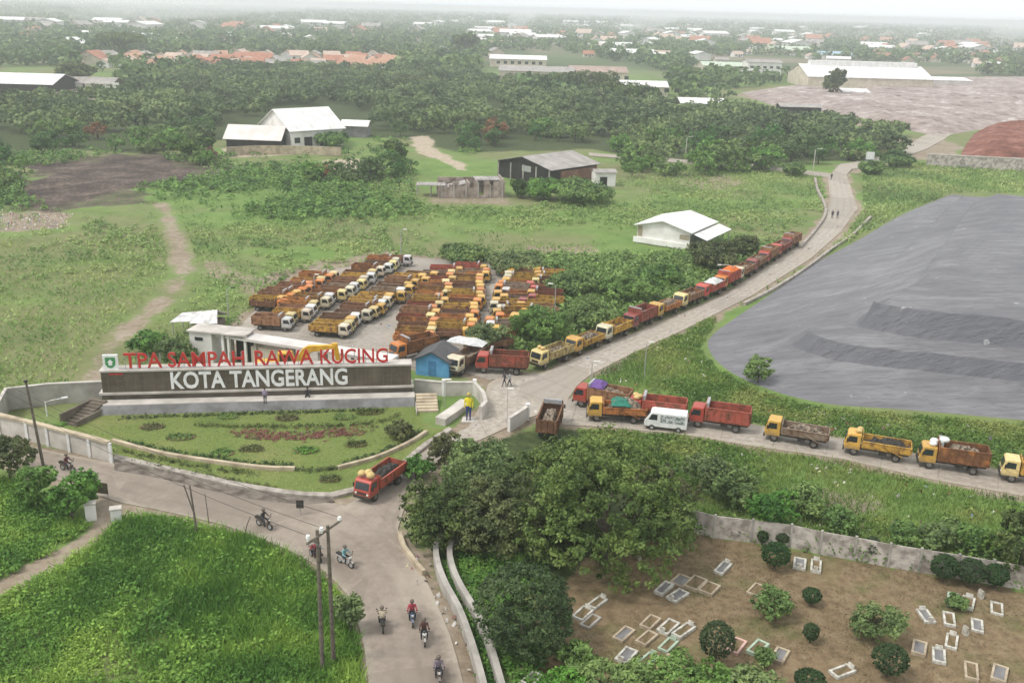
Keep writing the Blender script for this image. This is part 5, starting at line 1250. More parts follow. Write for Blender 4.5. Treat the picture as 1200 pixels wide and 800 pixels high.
sacks(SP[2][0], SP[2][1], 'yellowish sacks on the cab roof of the high red truck', [(2.2, -.4, 2.42, .30), (2.0, .35, 2.42, .33), (1.75, 0, 2.44, .30)])
sacks(QPOS[0][0], QPOS[0][1], 'yellow sack on the roof guard of the leading queue truck', [(1.9, .2, 2.40, .28), (1.8, -.4, 2.40, .26)])
M['tarp_green'] = plain('green_tarpaulin', (.03, .20, .14), (.02, .13, .09), 3); M['tarp_violet'] = plain('violet_tarpaulin', (.17, .09, .28), (.11, .06, .2), 3); M['tarp_orange'] = plain('orange_tarpaulin', (.68, .17, .03), (.55, .12, .02), 3); M['tarp_white'] = plain('pale_tarpaulin', (.6, .6, .58), (.45, .45, .44), 3)
def tarp(pos, yaw, label, mat, x0, x1, z, seed):
    rng = np.random.default_rng(seed); n = 9; vs = []
    for i in range(n):
        for j in range(n):
            u, v = i / (n - 1), j / (n - 1); e = min(min(u, 1 - u), min(v, 1 - v)) * 4
            vs.append((x0 + (x1 - x0) * u, (v - .5) * 2.0, z + min(1, e) * .45 + rng.uniform(-.06, .06)))
    b = len(vs); vs += [(x, y, zz - .03) for x, y, zz in vs]
    fs = []
    for i in range(n - 1):
        for j in range(n - 1):
            q = (i * n + j, (i + 1) * n + j, (i + 1) * n + j + 1, i * n + j + 1); fs += [q, tuple(b + k for k in reversed(q))]
    me = bpy.data.meshes.new('tarpaulin'); me.from_pydata(vs, [], fs)
    o = link('tarpaulin', me, mat); o.location = (pos[0], pos[1], 0); o.rotation_euler = (0, 0, yaw); tag(o, label, 'tarpaulin')
tarp(SP[1][0], SP[1][1], 'green tarpaulin over the bed of the multicoloured truck', 'tarp_green', -1.4, .6, 1.95, 1)
tarp(SP[0][0], SP[0][1], 'violet tarpaulin behind the cab of the red sack-heaped truck', 'tarp_violet', -.3, 1.3, 2.55, 2)
tarp(QPOS[7][0] if nq > 7 else QPOS[-1][0], QPOS[7][1] if nq > 7 else QPOS[-1][1], 'bright orange tarpaulin over an orange truck in the middle of the queue', 'tarp_orange', -2.6, 1.3, 2.55, 3)
tarp(QPOS[6][0], QPOS[6][1], 'pale tarpaulin over the red truck in the middle of the queue', 'tarp_white', -2.6, .2, 2.0, 4)
tarp(G(547, 420).xy, R(-20), 'crumpled white tarpaulin heaped among the trucks behind the blue hut', 'tarp_white', -2.4, 2.4, 2.1, 5)

# ---- white van on the side road
yw = heading((780, 502), (754, 499)); vn = thing('white_van', 'white delivery van with printed sides standing between two red trucks', 'van', G(780, 502), yw)
prof = [(-2.1, .42), (2.05, .42), (2.15, .62), (2.1, 1.05), (1.55, 1.85), (1.3, 1.95), (-2.05, 1.95), (-2.12, 1.0)]
bd = MB().prism(prof, -.82, .82).build('body', 'white_paint', vn, bevel=.07)
MB().add([(2.105, -.68, 1.12), (2.105, .68, 1.12), (1.63, .64, 1.8), (1.63, -.64, 1.8), (2.06, -.68, 1.12), (2.06, .68, 1.12), (1.58, .64, 1.8), (1.58, -.64, 1.8)], [(0, 1, 2, 3), (7, 6, 5, 4), (0, 4, 5, 1), (1, 5, 6, 2), (2, 6, 7, 3), (3, 7, 4, 0)]).build('windscreen', 'glass', bd)
for s in (-1, 1):
    MB().prism([(.85, 1.15), (1.75, 1.15), (1.42, 1.75), (.85, 1.75)], s * .82 - .012, s * .82 + .012).build('side_window', 'glass', bd)
    MB().prism([(-1.9, .95), (.55, .95), (.55, 1.75), (-1.9, 1.75)], s * .82 - .01, s * .82 + .01).build('printed_panel', plain('printed_panel', (.16, .20, .19), (.60, .60, .58), 3.5, lo=.42, hi=.55), bd)
    MB().cyl((2.12, s * .6, .75), 'x', .1, .08, 10).build('headlight', 'lamp_glass', bd)
    for x in (1.35, -1.3):
        m = MB(); m.cyl((x, s * .74, .31), 'y', .31, .2, 14, 0); m.cyl((x, s * .752, .31), 'y', .17, .2, 10, 1); m.build('wheel', ['black', 'steel'], vn)
MB().box(2.1, 2.2, -.8, .8, .35, .55).build('bumper', 'steel', vn, bevel=.03)
# ================================================================== BUILDINGS
def gable(name, label, cat, c, yaw, L, Wd, h, rise, wall, roof, ov=.5, group=None, doors=(), wins=(), thick=.12, open_sides=False, plinth=None):
    """ridge along local x, centred on c; wins: (side, pos along, z0, z1, half width) with side in n s e w"""
    o = thing(name, label, cat, (c[0], c[1], 0), yaw, group); m = MB()
    x, y = L / 2, Wd / 2
    m.add([(-x, -y, -.3), (-x, y, -.3), (-x, y, h), (-x, 0, h + rise), (-x, -y, h), (x, -y, -.3), (x, y, -.3), (x, y, h), (x, 0, h + rise), (x, -y, h)],
          [(0, 1, 2, 3, 4), (9, 8, 7, 6, 5), (0, 5, 6, 1), (1, 6, 7, 2), (4, 9, 5, 0), (2, 7, 8, 3), (3, 8, 9, 4)])
    w = m.build('wall', wall, o); sl = rise / y
    m = MB(); X, Y = x + ov, y + ov; z = h - ov * sl + .03; zr = h + rise + .03
    for s in (-1, 1):
        m.add([(-X, s * Y, z), (X, s * Y, z), (X, 0, zr), (-X, 0, zr), (-X, s * Y, z + thick), (X, s * Y, z + thick), (X, 0, zr + thick), (-X, 0, zr + thick)],
              [(0, 3, 2, 1), (4, 5, 6, 7), (0, 1, 5, 4), (1, 2, 6, 5), (2, 3, 7, 6), (3, 0, 4, 7)])
    m.build('roof', roof, o)
    for nm, lst, mt in (('window', wins, 'glass'), ('door', doors, 'opening')):
        for sd_, a, z0, z1, hw in lst:
            b = MB()
            if sd_ in 'ns': s = 1 if sd_ == 'n' else -1; b.box(a - hw, a + hw, s * y - .05, s * y + .05, z0, z1)
            else: s = 1 if sd_ == 'e' else -1; b.box(s * x - .05, s * x + .05, a - hw, a + hw, z0, z1)
            b.build(nm, mt, w)
    return o
M['shutter'] = plain('woven_shutter', (.36, .31, .22), (.25, .21, .15), 4)
# ---- white warehouse beside the queue: gable towards the camera, open lean-to on the far flank
def corner(px, py, yaw, lx, ly):                          # centre of a building whose corner (lx, ly) shows its foot at the pixel
    p = G(px, py); return Vector((p.x - lx * math.cos(yaw) + ly * math.sin(yaw), p.y - lx * math.sin(yaw) - ly * math.cos(yaw), 0))
yaw = R(58); Wd, Lw = 10.2, 11.5; c = corner(807, 292.5, yaw, -Lw / 2, -Wd / 2)
he = hgt(807, 292.5, 272)
wh = gable('white_warehouse', 'white gabled warehouse with a lean-to standing in the scrub above the truck queue', 'warehouse', c, yaw, Lw, Wd, he, 1.3, 'white_wall', 'white_roof', .6)
MB().box(-Lw / 2 - .06, -Lw / 2 + .02, -Wd / 2 + .1, -Wd / 2 + 1.9, he * .52, he * .80).build('shutter', 'shutter', wh)
MB().box(-Lw / 2 - .05, -Lw / 2 + .02, Wd / 2 - 1.0, Wd / 2 - .1, he * .35, he * .95).build('side_opening', 'shutter', wh)
MB().box(-Lw / 2 - .35, -Lw / 2 - .002, -Wd / 2 - .05, Wd / 2 + .6, .0, he * .30).build('front_parapet', 'white_wall', wh)
m = MB(); m.add([(-Lw / 2 + .2, -Wd / 2 - .7, he - .42), (Lw / 2 + .8, -Wd / 2 - .7, he - .42), (Lw / 2 + .8, -Wd / 2 - 3.2, he - 1.2), (-Lw / 2 + .2, -Wd / 2 - 3.2, he - 1.2), (-Lw / 2 + .2, -Wd / 2 - .7, he - .34), (Lw / 2 + .8, -Wd / 2 - .7, he - .34), (Lw / 2 + .8, -Wd / 2 - 3.2, he - 1.12), (-Lw / 2 + .2, -Wd / 2 - 3.2, he - 1.12)],
      [(0, 3, 2, 1), (4, 5, 6, 7), (0, 1, 5, 4), (1, 2, 6, 5), (2, 3, 7, 6), (3, 0, 4, 7)]); m.build('canopy', 'white_roof', wh)
for q in range(4):
    x = -Lw / 2 + .6 + q * (Lw - .4) / 3; MB().tube([(x, -Wd / 2 - 3.0, -.2), (x, -Wd / 2 - 3.0, he - 1.16)], .08, 6).build('post', 'steel', wh)
MB().box(-Lw / 2 + .3, Lw / 2 - .3, -Wd / 2 - .05, -Wd / 2 + .02, .2, he - .7).build('side_panel', 'grey_stone', wh)
# ---- derelict shed
yaw = R(46); c = corner(645, 217, yaw, -8.5, -9)
sh = gable('derelict_shed', 'derelict open shed with a weathered grey roof and dark burnt gable in the meadow', 'shed', c, yaw, 17, 18, 3.7, 2.0, 'opening', 'grey_roof', .8)
for s in range(5): MB().box(-8.75, -8.53, -8.8 + s * 4.3, -8.5 + s * 4.3, -.2, 3.8).build('post', 'concrete', sh)
MB().box(-5, 8.4, -9.25, -9.02, -.2, 3.0).build('rusty_cladding', plain('rusty_cladding', (.26, .13, .095), (.15, .075, .05), .5), sh)
MB().box(-8.62, -8.53, -2.5, 0.5, 2.2, 3.6).build('loose_panel', 'steel', sh)
o = thing('ruined_annex', 'ruined pale building with broken stained walls beside the derelict shed', 'building', G(553, 231), R(10))
sw = plain('stained_wall', (.42, .35, .30), (.17, .125, .10), .6); rr = random.Random(4)
m = MB(); x = -7.0
while x < 7.0:                                           # front wall: broken off at different heights, with a doorway
    w = rr.uniform(.7, 1.5); h = rr.uniform(2.0, 3.9) if not .8 < x < 2.2 else .3
    m.box(x, x + w - .03, -.12, .12, -.2, h); x += w
m.build('front_wall', sw, o)
m = MB(); m.box(-7.0, 6.8, 6.4, 6.65, -.2, 3.4); m.box(6.85, 7.1, -.1, 6.6, -.2, 4.0); m.box(-7.3, -7.05, .2, 6.3, -.2, 2.4); m.box(-.6, -.35, .2, 6.2, -.2, 3.0)
m.build('inner_wall', sw, o)
MB().box(1.0, 6.7, 1.2, 6.2, 3.42, 3.62).build('roof_slab', 'grey_roof', o)
MB().add([(-6.5, 2.0, 1.2), (-1.0, 2.2, 2.6), (-1.0, 5.5, 2.8), (-6.5, 5.5, 1.5), (-6.5, 2.0, 1.3), (-1.0, 2.2, 2.7), (-1.0, 5.5, 2.9), (-6.5, 5.5, 1.6)], [(0, 3, 2, 1), (4, 5, 6, 7), (0, 1, 5, 4), (1, 2, 6, 5), (2, 3, 7, 6), (3, 0, 4, 7)]).build('fallen_sheet', 'grey_roof', o)
for q in range(6): MB().box(-6.9 + q * 2.7, -6.6 + q * 2.7, -.34, -.13, -.2, rr.uniform(2.6, 4.0)).build('pier', 'concrete', o)
o = thing('carport', 'low flat-roofed carport at the end of the ruined annex', 'shelter', G(505, 228), R(2)); MB().box(-3.2, 3.2, -2, 2, 2.3, 2.45).build('roof', 'grey_roof', o)
for x in (-3, 0, 3):
    for y in (-1.8, 1.8): MB().tube([(x, y, -.2), (x, y, 2.32)], .09, 6).build('post', 'concrete', o)
o = gable('small_hut', 'small white hut with a dark opening at the far end of the derelict shed', 'hut', G(708, 218) + Vector((0, 3, 0)), R(10), 5, 4, 3.0, .5, 'white_wall', 'grey_roof', .3, doors=[('s', -.5, 0, 2, .9)])
# ---- farm buildings at the wood's edge
c = corner(402, 169, R(40), 8.5, -9.5)
gable('farm_hall', 'big bright white metal-roofed hall at the edge of the wood', 'hall', c, R(40), 17, 19, 5.0, 5.0, 'white_wall', 'white_roof', .8, doors=[('s', -3, 0, 2.8, 1.3), ('s', 3, 0, 3.4, 2.2)], wins=[('s', -6.5, 1.2, 2.8, .9)])
gable('farm_shed', 'low long pale-roofed shed in front of the bright white hall', 'shed', G(298, 174) + Vector((0, 4.5, 0)), R(-4), 15.5, 9, 2.9, 3.0, 'opening', plain('pinkish_roof', (.68, .63, .59), (.55, .50, .46), .3, .5, .4), .8)
gable('farm_outhouse', 'small white-roofed outhouse beside the bright white hall', 'outhouse', G(416, 160) + Vector((0, 3, 0)), R(-4), 8, 6, 3.4, 1.3, 'grey_stone', 'white_roof', .6)
wall_thing('farm_wall', 'pale weathered wall below the farm sheds', 'wall', GP([(266, 182), (300, 180), (345, 180), (400, 182)]), 2.2, .3, 'beige_stone')
# ---- gate house, its torn sheet roofs and the long weighbridge canopy
c = G(244, 420); yw = R(-12)
gh = thing('gate_house', 'small white cube-shaped gate house behind the sign with an open dark bay', 'gate house', c, yw)
k = ppm(244, 420); hh = hgt(238, 418, 384)
MB().box(-1.5, 1.3, -1.2, 1.3, -.2, hh).build('wall', 'white_wall', gh)
MB().box(-1.7, 5.6, -1.4, 1.5, hh + .004, hh + .18).build('roof_slab', 'pale_concrete', gh)
for x in (2.5, 3.2, 5.3): MB().box(x, x + .28, -1.15, -.9, -.2, hh).build('pillar', 'white_wall', gh)
MB().box(3.5, 5.3, .4, 1.3, -.2, hh - .1).build('dark_bay', 'opening', gh)
MB().box(-.8, .2, -1.25, -1.19, hh - 1.0, hh - .6).build('window', 'glass', gh)
c = G(240, 388); o = thing('tin_shelter', 'tin-roofed lean-to with a peaked white sheet roof behind the gate house', 'shelter', c, R(-6))
z = 1.9
m = MB(); m.add([(-4.6, -1.8, z - .3), (-1.2, -1.8, z + .1), (-1.0, 1.8, z + .6), (-4.2, 1.8, z + .1), (-4.6, -1.8, z - .22), (-1.2, -1.8, z + .18), (-1.0, 1.8, z + .68), (-4.2, 1.8, z + .18)], [(0, 3, 2, 1), (4, 5, 6, 7), (0, 1, 5, 4), (1, 2, 6, 5), (2, 3, 7, 6), (3, 0, 4, 7)])
m.add([(-1.3, -2.2, z - .1), (3.0, -2.2, z + .1), (2.2, 0, z + 1.5), (-.2, 0, z + 1.1), (-1.3, -2.2, z), (3.0, -2.2, z + .2), (2.2, 0, z + 1.6), (-.2, 0, z + 1.2)], [(0, 3, 2, 1), (4, 5, 6, 7), (0, 1, 5, 4), (1, 2, 6, 5), (2, 3, 7, 6), (3, 0, 4, 7)])
m.add([(-1.0, 2.4, z - .1), (3.0, 2.4, z + .1), (2.21, 0.02, z + 1.5), (-.21, 0.02, z + 1.1), (-1.0, 2.4, z), (3.0, 2.4, z + .2), (2.21, .02, z + 1.6), (-.21, .02, z + 1.2)], [(0, 1, 2, 3), (7, 6, 5, 4), (0, 4, 5, 1), (1, 5, 6, 2), (2, 6, 7, 3), (3, 7, 4, 0)])
m.build('roof', plain('patched_tin', (.70, .70, .68), (.36, .34, .32), .8, .5, .4), o); o.scale = (.85, .85, .85)
MB().add([(-.9, -1.6, -.2), (2.6, -1.6, -.2), (2.6, 1.6, -.2), (-.9, 1.6, -.2), (-.9, -1.6, z - .15), (2.6, -1.6, z - .05), (2.6, 1.6, z - .05), (-.9, 1.6, z - .15)], [(0, 3, 2, 1), (4, 5, 6, 7), (0, 1, 5, 4), (1, 2, 6, 5), (2, 3, 7, 6), (3, 0, 4, 7)]).build('wall', 'brown_stone', o)
for x, y in ((-4.2, -1.5), (-4, 1.5), (-1.3, -1.9), (2.8, -1.9)): MB().tube([(x, y, -.2), (x, y, z - .2)], .07, 6).build('post', 'steel', o)
a, b = G(268, 400), G(462, 428); zc = 3.4
a, b = G(262, 389, zc), G(462, 419, zc); d = (b - a).xy.normalized(); nn = Vector((-d.y, d.x)); Lc = (b - a).xy.length
o = thing('weighbridge_canopy', 'long pale flat canopy roof running from the gate house along the truck yard', 'canopy', (a.x, a.y, 0), math.atan2(d.y, d.x))
MB().box(-.5, Lc, -1.1, 1.1, zc - .3, zc).build('roof', plain('grey_white_slab', (.66, .62, .58), (.48, .45, .42), .3), o)
for q in range(6):
    x = .6 + q * (Lc - 1.2) / 5
    for s in (-.7, .7): MB().box(x - .15, x + .15, s - .15, s + .15, -.2, zc - .302).build('column', 'concrete', o)
MB().box(4, 9, -.6, .6, -.2, 2.4).build('booth', 'cream_wall', o)
# ---- blue hut at the end of the sign
c = G(510, 436); o = thing('blue_hut', 'blue hut with a dark grey gable roof at the gate end of the sign', 'hut', c, R(-14)); o.scale = (.9, .9, .9)
hb = 2.0; x = 2.2
m = MB(); m.add([(-x, -1.2, -.2), (x, -1.2, -.2), (x, -1.2, hb), (0, -1.2, hb + 1.1), (-x, -1.2, hb), (-x, 3.2, -.2), (x, 3.2, -.2), (x, 3.2, hb), (0, 3.2, hb + 1.1), (-x, 3.2, hb)], [(4, 3, 2, 1, 0), (5, 6, 7, 8, 9), (0, 1, 6, 5), (1, 2, 7, 6), (2, 3, 8, 7), (3, 4, 9, 8), (4, 0, 5, 9)]); w_ = m.build('wall', 'blue_paint', o)
m = MB(); 
for s in (-1, 1): m.add([(s * (x + .35), -1.6, hb - .15), (0, -1.6, hb + 1.15), (0, 3.6, hb + 1.15), (s * (x + .35), 3.6, hb - .15), (s * (x + .35), -1.6, hb - .03), (0, -1.6, hb + 1.27), (0, 3.6, hb + 1.27), (s * (x + .35), 3.6, hb - .03)], [(0, 3, 2, 1), (4, 5, 6, 7), (0, 1, 5, 4), (1, 2, 6, 5), (2, 3, 7, 6), (3, 0, 4, 7)])
m.build('roof', 'dark_roof', o)
MB().box(-.5, .5, -1.24, -1.19, 0, 1.9).build('door', plain('deep_blue_door', (.07, .22, .42)), w_)
# ---- works and factories before the settlement
def shed_px(name, label, l, r, base, roofrow, depth, rise, wall, roof, cat='building', yaw=0, group=None, ov=.6, wins=(), doors=()):
    a, b = G(l, base), G(r, base + (r - l) * .027); d = (b - a).xy; L = d.length; y = math.atan2(d.y, d.x) + yaw
    n = Vector((-math.sin(y), math.cos(y))); c = (a.xy + b.xy) / 2 + n * depth / 2
    h = max(2.2, hgt((l + r) / 2, base, roofrow))
    return gable(name, label, cat, c, y, L, depth, h, rise, wall, roof, ov, group, doors, wins)
FAR = [('works_hall', 'big open works hall with a wide white roof beyond the burnt field', -30, 62, 106, 97, 26, 3.5, 'opening', 'white_roof', 'hall'),
       ('long_building', 'long grey-roofed building with a row of white bays beside the works hall', 66, 131, 103, 97, 16, 2.2, 'brown_stone', 'grey_roof', 'building'),
       ('factory_block', 'pale old factory block with a long flat white roof behind the tall dark trees', 574, 640, 78, 69, 40, 2.0, 'cream_wall', 'white_roof', 'factory'),
       ('factory_block', 'lower stained factory wing in front of the pale old block', 585, 672, 95, 83, 34, 2.0, 'cream_wall', 'grey_roof', 'factory'),
       ('factory_block', 'factory wing with a brownish roof running behind the wood edge', 668, 735, 96, 84, 30, 2.5, 'cream_wall', plain('brownish_roof', (.38, .29, .24), (.28, .2, .16), .2), 'factory'),
       ('factory_block', 'pale pink-walled factory end with a white roof at the wood edge', 728, 782, 112, 101, 18, 2.2, 'cream_wall', 'white_roof', 'factory'),
       ('storage_hall', 'wide white-roofed storage hall far behind the factory blocks', 690, 742, 58, 53, 50, 3, 'white_wall', 'white_roof', 'hall'),
       ('storage_hall', 'second white-roofed hall far behind the factory blocks, closer than the wide one', 712, 768, 68, 62, 40, 3, 'cream_wall', 'white_roof', 'hall'),
       ('yellow_hall', 'long hall with a dull yellow-green roof left of the white office block', 824, 874, 84, 77, 26, 2.2, 'cream_wall', 'green_roof', 'hall'),
       ('office_block', 'white office block with dark windows beside the dull yellow-green hall', 876, 915, 88, 73, 20, 1.5, 'white_wall', 'grey_roof', 'building'),
       ('green_hall', 'pale green roofed hall in the haze behind the white office block', 904, 952, 64, 58, 40, 3, 'cream_wall', 'green_roof', 'hall'),
       ('blue_hall', 'pale blue roofed hall in the haze behind the big factory', 962, 1000, 70, 64, 30, 2.5, 'white_wall', 'blue_roof', 'hall'),
       ('blue_hall', 'long light blue roofed hall far out near the horizon haze', 1080, 1130, 54, 51, 60, 3, 'white_wall', 'blue_roof', 'hall'),
       ('factory_hall', 'very long white-roofed factory hall at the edge of the waste hill', 946, 1092, 103, 90, 46, 6.0, 'cream_wall', 'white_roof', 'factory'),
       ('factory_wing', 'low white flat-roofed wing at the end of the very long factory hall', 1090, 1138, 103, 94, 30, 1.2, 'white_wall', 'white_roof', 'factory'),
       ('waste_shed', 'white-roofed sorting shed at the near corner of the waste hill', 798, 850, 130, 121, 18, 1.6, 'brown_stone', 'white_roof', 'shed'),
       ('waste_shed', 'small white-roofed shed on the waste hill in front of the factory hall', 988, 1018, 116, 108, 14, 1.4, 'brown_stone', 'white_roof', 'shed'),
       ('waste_shed', 'patched grey shelter on the waste hill behind the dark wood', 915, 962, 132, 125, 9, .9, 'opening', 'grey_roof', 'shed')]
for i, q in enumerate(FAR):
    wins = ()
    if q[0] in ('office_block', 'factory_block'): wins = [('s', -14 + k * 5, 2, 4, 1.2) for k in range(7)] if q[0] == 'factory_block' else [('s', -9 + k * 4.5, z0, z0 + 1.6, 1.2) for k in range(5) for z0 in (1.2, 4.6)]
    o = shed_px(q[0], q[1], *q[2:10], cat=q[10], yaw=0, wins=wins)
    if q[0] == 'long_building':
        for k in range(7): MB().box(-12 + k * 4.2, -9 + k * 4.2, -8.2, -8.02, 0.6, 3.0).build('white_bay', 'white_wall', o)
    if q[0] == 'factory_hall':
        Lh = (G(1092, 107) - G(946, 103)).length; zz = max(2.2, hgt(1019, 103, 90)) + 6.0; MB().box(-Lh * .42, Lh * .46, -3, 3, zz - .6, zz + 2.2).build('roof_monitor', 'white_roof', o)
# ---- the settlement: every house a thing, copied from a few masters
def house_master(wall, roof, L, Wd, h, rise, nm='house'):
    return gable(nm, '', 'house', (0, 0), 0, L, Wd, h, rise, wall, roof, .7, None, [('s', 1.0, 0, 2.1, .6)], [('s', -L * .28, 1, 2.2, .7), ('s', L * .3, 1, 2.2, .6)])
HM = [house_master('cream_wall', 'red_roof', 11, 9, 3.3, 2.6), house_master('white_wall', plain('orange_tile_roof', (.47, .27, .18), (.36, .19, .12), .4), 9, 8, 3.2, 2.4), house_master('cream_wall', 'grey_roof', 13, 9, 3.5, 2.0), house_master('white_wall', 'white_roof', 18, 12, 4.5, 1.6), house_master('white_wall', plain('pale_tile_roof', (.52, .40, .32), (.42, .31, .25), .4), 10, 8, 3.3, 2.4)]
index_children()
HL = [('red tile-roofed house in the settlement beyond the wood', 'red-roofed houses of the settlement'), ('orange tile-roofed house in the settlement beyond the wood', 'orange-roofed houses of the settlement'), ('grey-roofed house in the settlement beyond the wood', 'grey-roofed houses of the settlement'),
      ('small white-roofed workshop scattered in the hazy settlement', 'white-roofed workshops of the settlement'), ('pale tile-roofed house in the settlement beyond the wood', 'pale-roofed houses of the settlement')]
hrng = random.Random(3); first = [True] * 5; placed = []
def put_house(k, x, y, yaw, sc=1.0):
    o = HM[k] if first[k] else copy_tree(HM[k]); first[k] = False
    o.location = (x, y, 0); o.rotation_euler = (0, 0, yaw); o.scale = (sc, sc, sc); tag(o, HL[k][0], 'house', HL[k][1])
def house_ok(x, y, r):
    if any((x - a) ** 2 + (y - b) ** 2 < (r + c_) ** 2 for a, b, c_ in placed): return False
    placed.append((x, y, r)); return True
VILL = [([(108, 79), (165, 84), (250, 83), (330, 82), (430, 86), (470, 84), (460, 70), (330, 68), (200, 68), (108, 70)], 75, [0, 0, 1, 1, 4, 4, 2]),
        ([(1010, 70), (1200, 84), (1200, 58), (1010, 50)], 40, [0, 0, 3, 4, 1, 2]), ([(560, 55), (700, 50), (820, 62), (820, 45), (560, 38)], 34, [3, 2, 3, 4, 0]), ([(0, 60), (300, 52), (480, 52), (480, 34), (0, 28)], 46, [3, 2, 4, 3, 0]),
        ([(830, 62), (1000, 66), (1000, 44), (830, 40)], 26, [3, 2, 0, 4]), ([(480, 40), (1100, 46), (1150, 36), (480, 24)], 40, [3, 3, 2]),
        ([(500, 62), (560, 72), (1200, 78), (1200, 52), (500, 48)], 36, [4, 2, 3, 0, 4])]
for q, n, ks in VILL:
    P = GP(q); xs = [p.x for p in P]; ys = [p.y for p in P]; c_ = 0; tr_ = 0
    while c_ < n and tr_ < 4000:
        tr_ += 1; px = hrng.uniform(min(a for a, b in q), max(a for a, b in q)); py = hrng.uniform(min(b for a, b in q), max(b for a, b in q)); p = G(px, py)
        if sdf(P, np.array([p.x]), np.array([p.y]))[0] > 0: continue
        sc = hrng.uniform(.85, 1.25) * (1.0 if p.y < 1200 else 1.7)
        if not house_ok(p.x, p.y, 6.5 * sc): continue
        put_house(hrng.choice(ks), p.x, p.y, hrng.choice([0, R(90)]) + hrng.uniform(-.35, .35), sc); c_ += 1
# ---- thin smoke rising far out
def smoke(label, px, py, r, h, dens, seed):
    p = G(px, py); m = MB(); n, k = 9, 12; vs, fs = [], []; rg = random.Random(seed)
    for i in range(n):
        t = i / (n - 1); rr = r * (.25 + .75 * t) * (1 if i < n - 1 else .5)
        for q in range(k):
            a = 6.283 * q / k; f = rr * rg.uniform(.8, 1.15); vs.append((math.cos(a) * f + t * r * .8, math.sin(a) * f, .5 + t * h))
    for i in range(n - 1):
        for q in range(k): fs.append((i * k + q, i * k + (q + 1) % k, (i + 1) * k + (q + 1) % k, (i + 1) * k + q))
    fs += [tuple(range(k - 1, -1, -1)), tuple((n - 1) * k + q for q in range(k))]
    m.add(vs, fs); t = NT('smoke'); pv = t.n('ShaderNodeVolumePrincipled'); pv.inputs['Color'].default_value = (.96, .97, .98, 1); pv.inputs['Density'].default_value = dens; t.l(pv.outputs[0], t.out.inputs['Volume'])
    o = m.build('smoke', t.m); o.location = (p.x, p.y, 0); tag(o, label, 'smoke', None, 'stuff')
smoke('pale wisp of smoke rising behind the factory blocks', 598, 42, 26, 34, .012, 1)
smoke('broad pale smoke drifting near the storage halls', 738, 40, 60, 32, .006, 2)
smoke('wide bank of pale smoke lying over the plain at the picture corner', 120, 26, 260, 36, .0016, 4)
smoke('bluish smoke rising beyond the light blue hall', 1172, 50, 90, 35, .006, 3)
# ================================================================== POLES AND WIRES
def lattice_pole(name, label, px, py, top, arms, r=.13, mat='wood_pole', lean=None, cat='power pole'):
    p = G(px, py); h = hgt(px, py, top); o = thing(name, label, cat, p); t = (lean[0], lean[1], h) if lean else (0, 0, h)
    MB().tube([(0, 0, -.5), tuple(x / 2 for x in t), t], [r, r * .85, r * .7], 10).build('pole', mat, o); return o, h, Vector(t)
p1, p2 = G(378, 783), G(391, 776); mid = (p1 + p2) / 2; h = hgt(384, 779, 618)
tp = thing('twin_pole_support', 'tall twin-pole power support with a crossarm and insulators at the field corner', 'power pole', mid)
for p in (p1, p2): MB().tube([tuple(p - mid + Vector((0, 0, -.5))), tuple((p - mid) * .95 + Vector((0, 0, h * .5))), tuple((p - mid) * .9 + Vector((0, 0, h)))], [.15, .13, .10], 10).build('pole', 'wood_pole', tp)
d = Vector((p2 - p1)).normalized(); armz = h - .35; dd = (d + Vector((.0, .35, 0))).normalized()
arm = MB().tube([tuple(dd * -1.35 + Vector((0, 0, armz - .12))), tuple(dd * 1.6 + Vector((0, 0, armz + .12)))], .08, 6).build('crossarm', 'wood_pole', tp)
INS = []
for s in (-1.25, -.1, 1.5):
    q = dd * s + Vector((0, 0, armz + .05)); m = MB(); m.cyl((q.x, q.y, q.z + .16), 'z', .07, .34, 8); m.cyl((q.x, q.y, q.z + .22), 'z', .13, .08, 10); m.cyl((q.x, q.y, q.z + .34), 'z', .11, .07, 10); m.build('insulator', 'white_paint', arm); INS.append(mid + q + Vector((0, 0, .36)))
MB().tube([tuple(dd * -.9 + Vector((0, 0, armz - .15))), (0, 0, armz - 1.1)], .035, 5).build('brace', 'steel', tp)
o, hp, t = lattice_pole('leaning_pole', 'tall dark leaning pole at the fence by the road bend', 52, 549, 447, 0, .14, lean=(-.55, .0), cat='pole')
MB().cyl((t.x, t.y, t.z), 'z', .2, .12, 8).build('cap', 'black', o); top1 = Vector(o.location) + t
o, h2, t2 = lattice_pole('thin_pole', 'thin dark forked pole on the field edge beside the main road', 231, 624, 569, 0, .09, lean=(-.25, 0), cat='pole')
MB().tube([(-.05, 0, h2 * .35), (-.75, .1, h2 * 1.0)], .05, 6).build('fork', 'wood_pole', o)
o, h3, t3 = lattice_pole('cut_stake', 'short thin stake near the thin forked pole', 245, 612, 578, 0, .04, lean=(-.15, 0), cat='stake')
o, h4, t4 = lattice_pole('slanting_stake', 'slanting stake by the road edge between the forked pole and the twin-pole support', 285, 626, 606, 0, .05, lean=(.6, .2), cat='stake')
def wire(a, b, sag, label):
    m = MB(); m.tube([a.lerp(b, q / 16) - Vector((0, 0, sag * 4 * (q / 16) * (1 - q / 16))) for q in range(17)], .018, 4)
    o = m.build('power_line', 'black'); tag(o, label, 'cable')
far_l = G(-60, 520); far_l = Vector((far_l.x, far_l.y, 9))
for i, q in enumerate(INS): wire(q, far_l + Vector((0, i * .7, 0)), 1.2, ['power line from the field-side insulator of the twin-pole support', 'power line from the middle insulator of the twin-pole support', 'power line from the road-side insulator of the twin-pole support'][i])
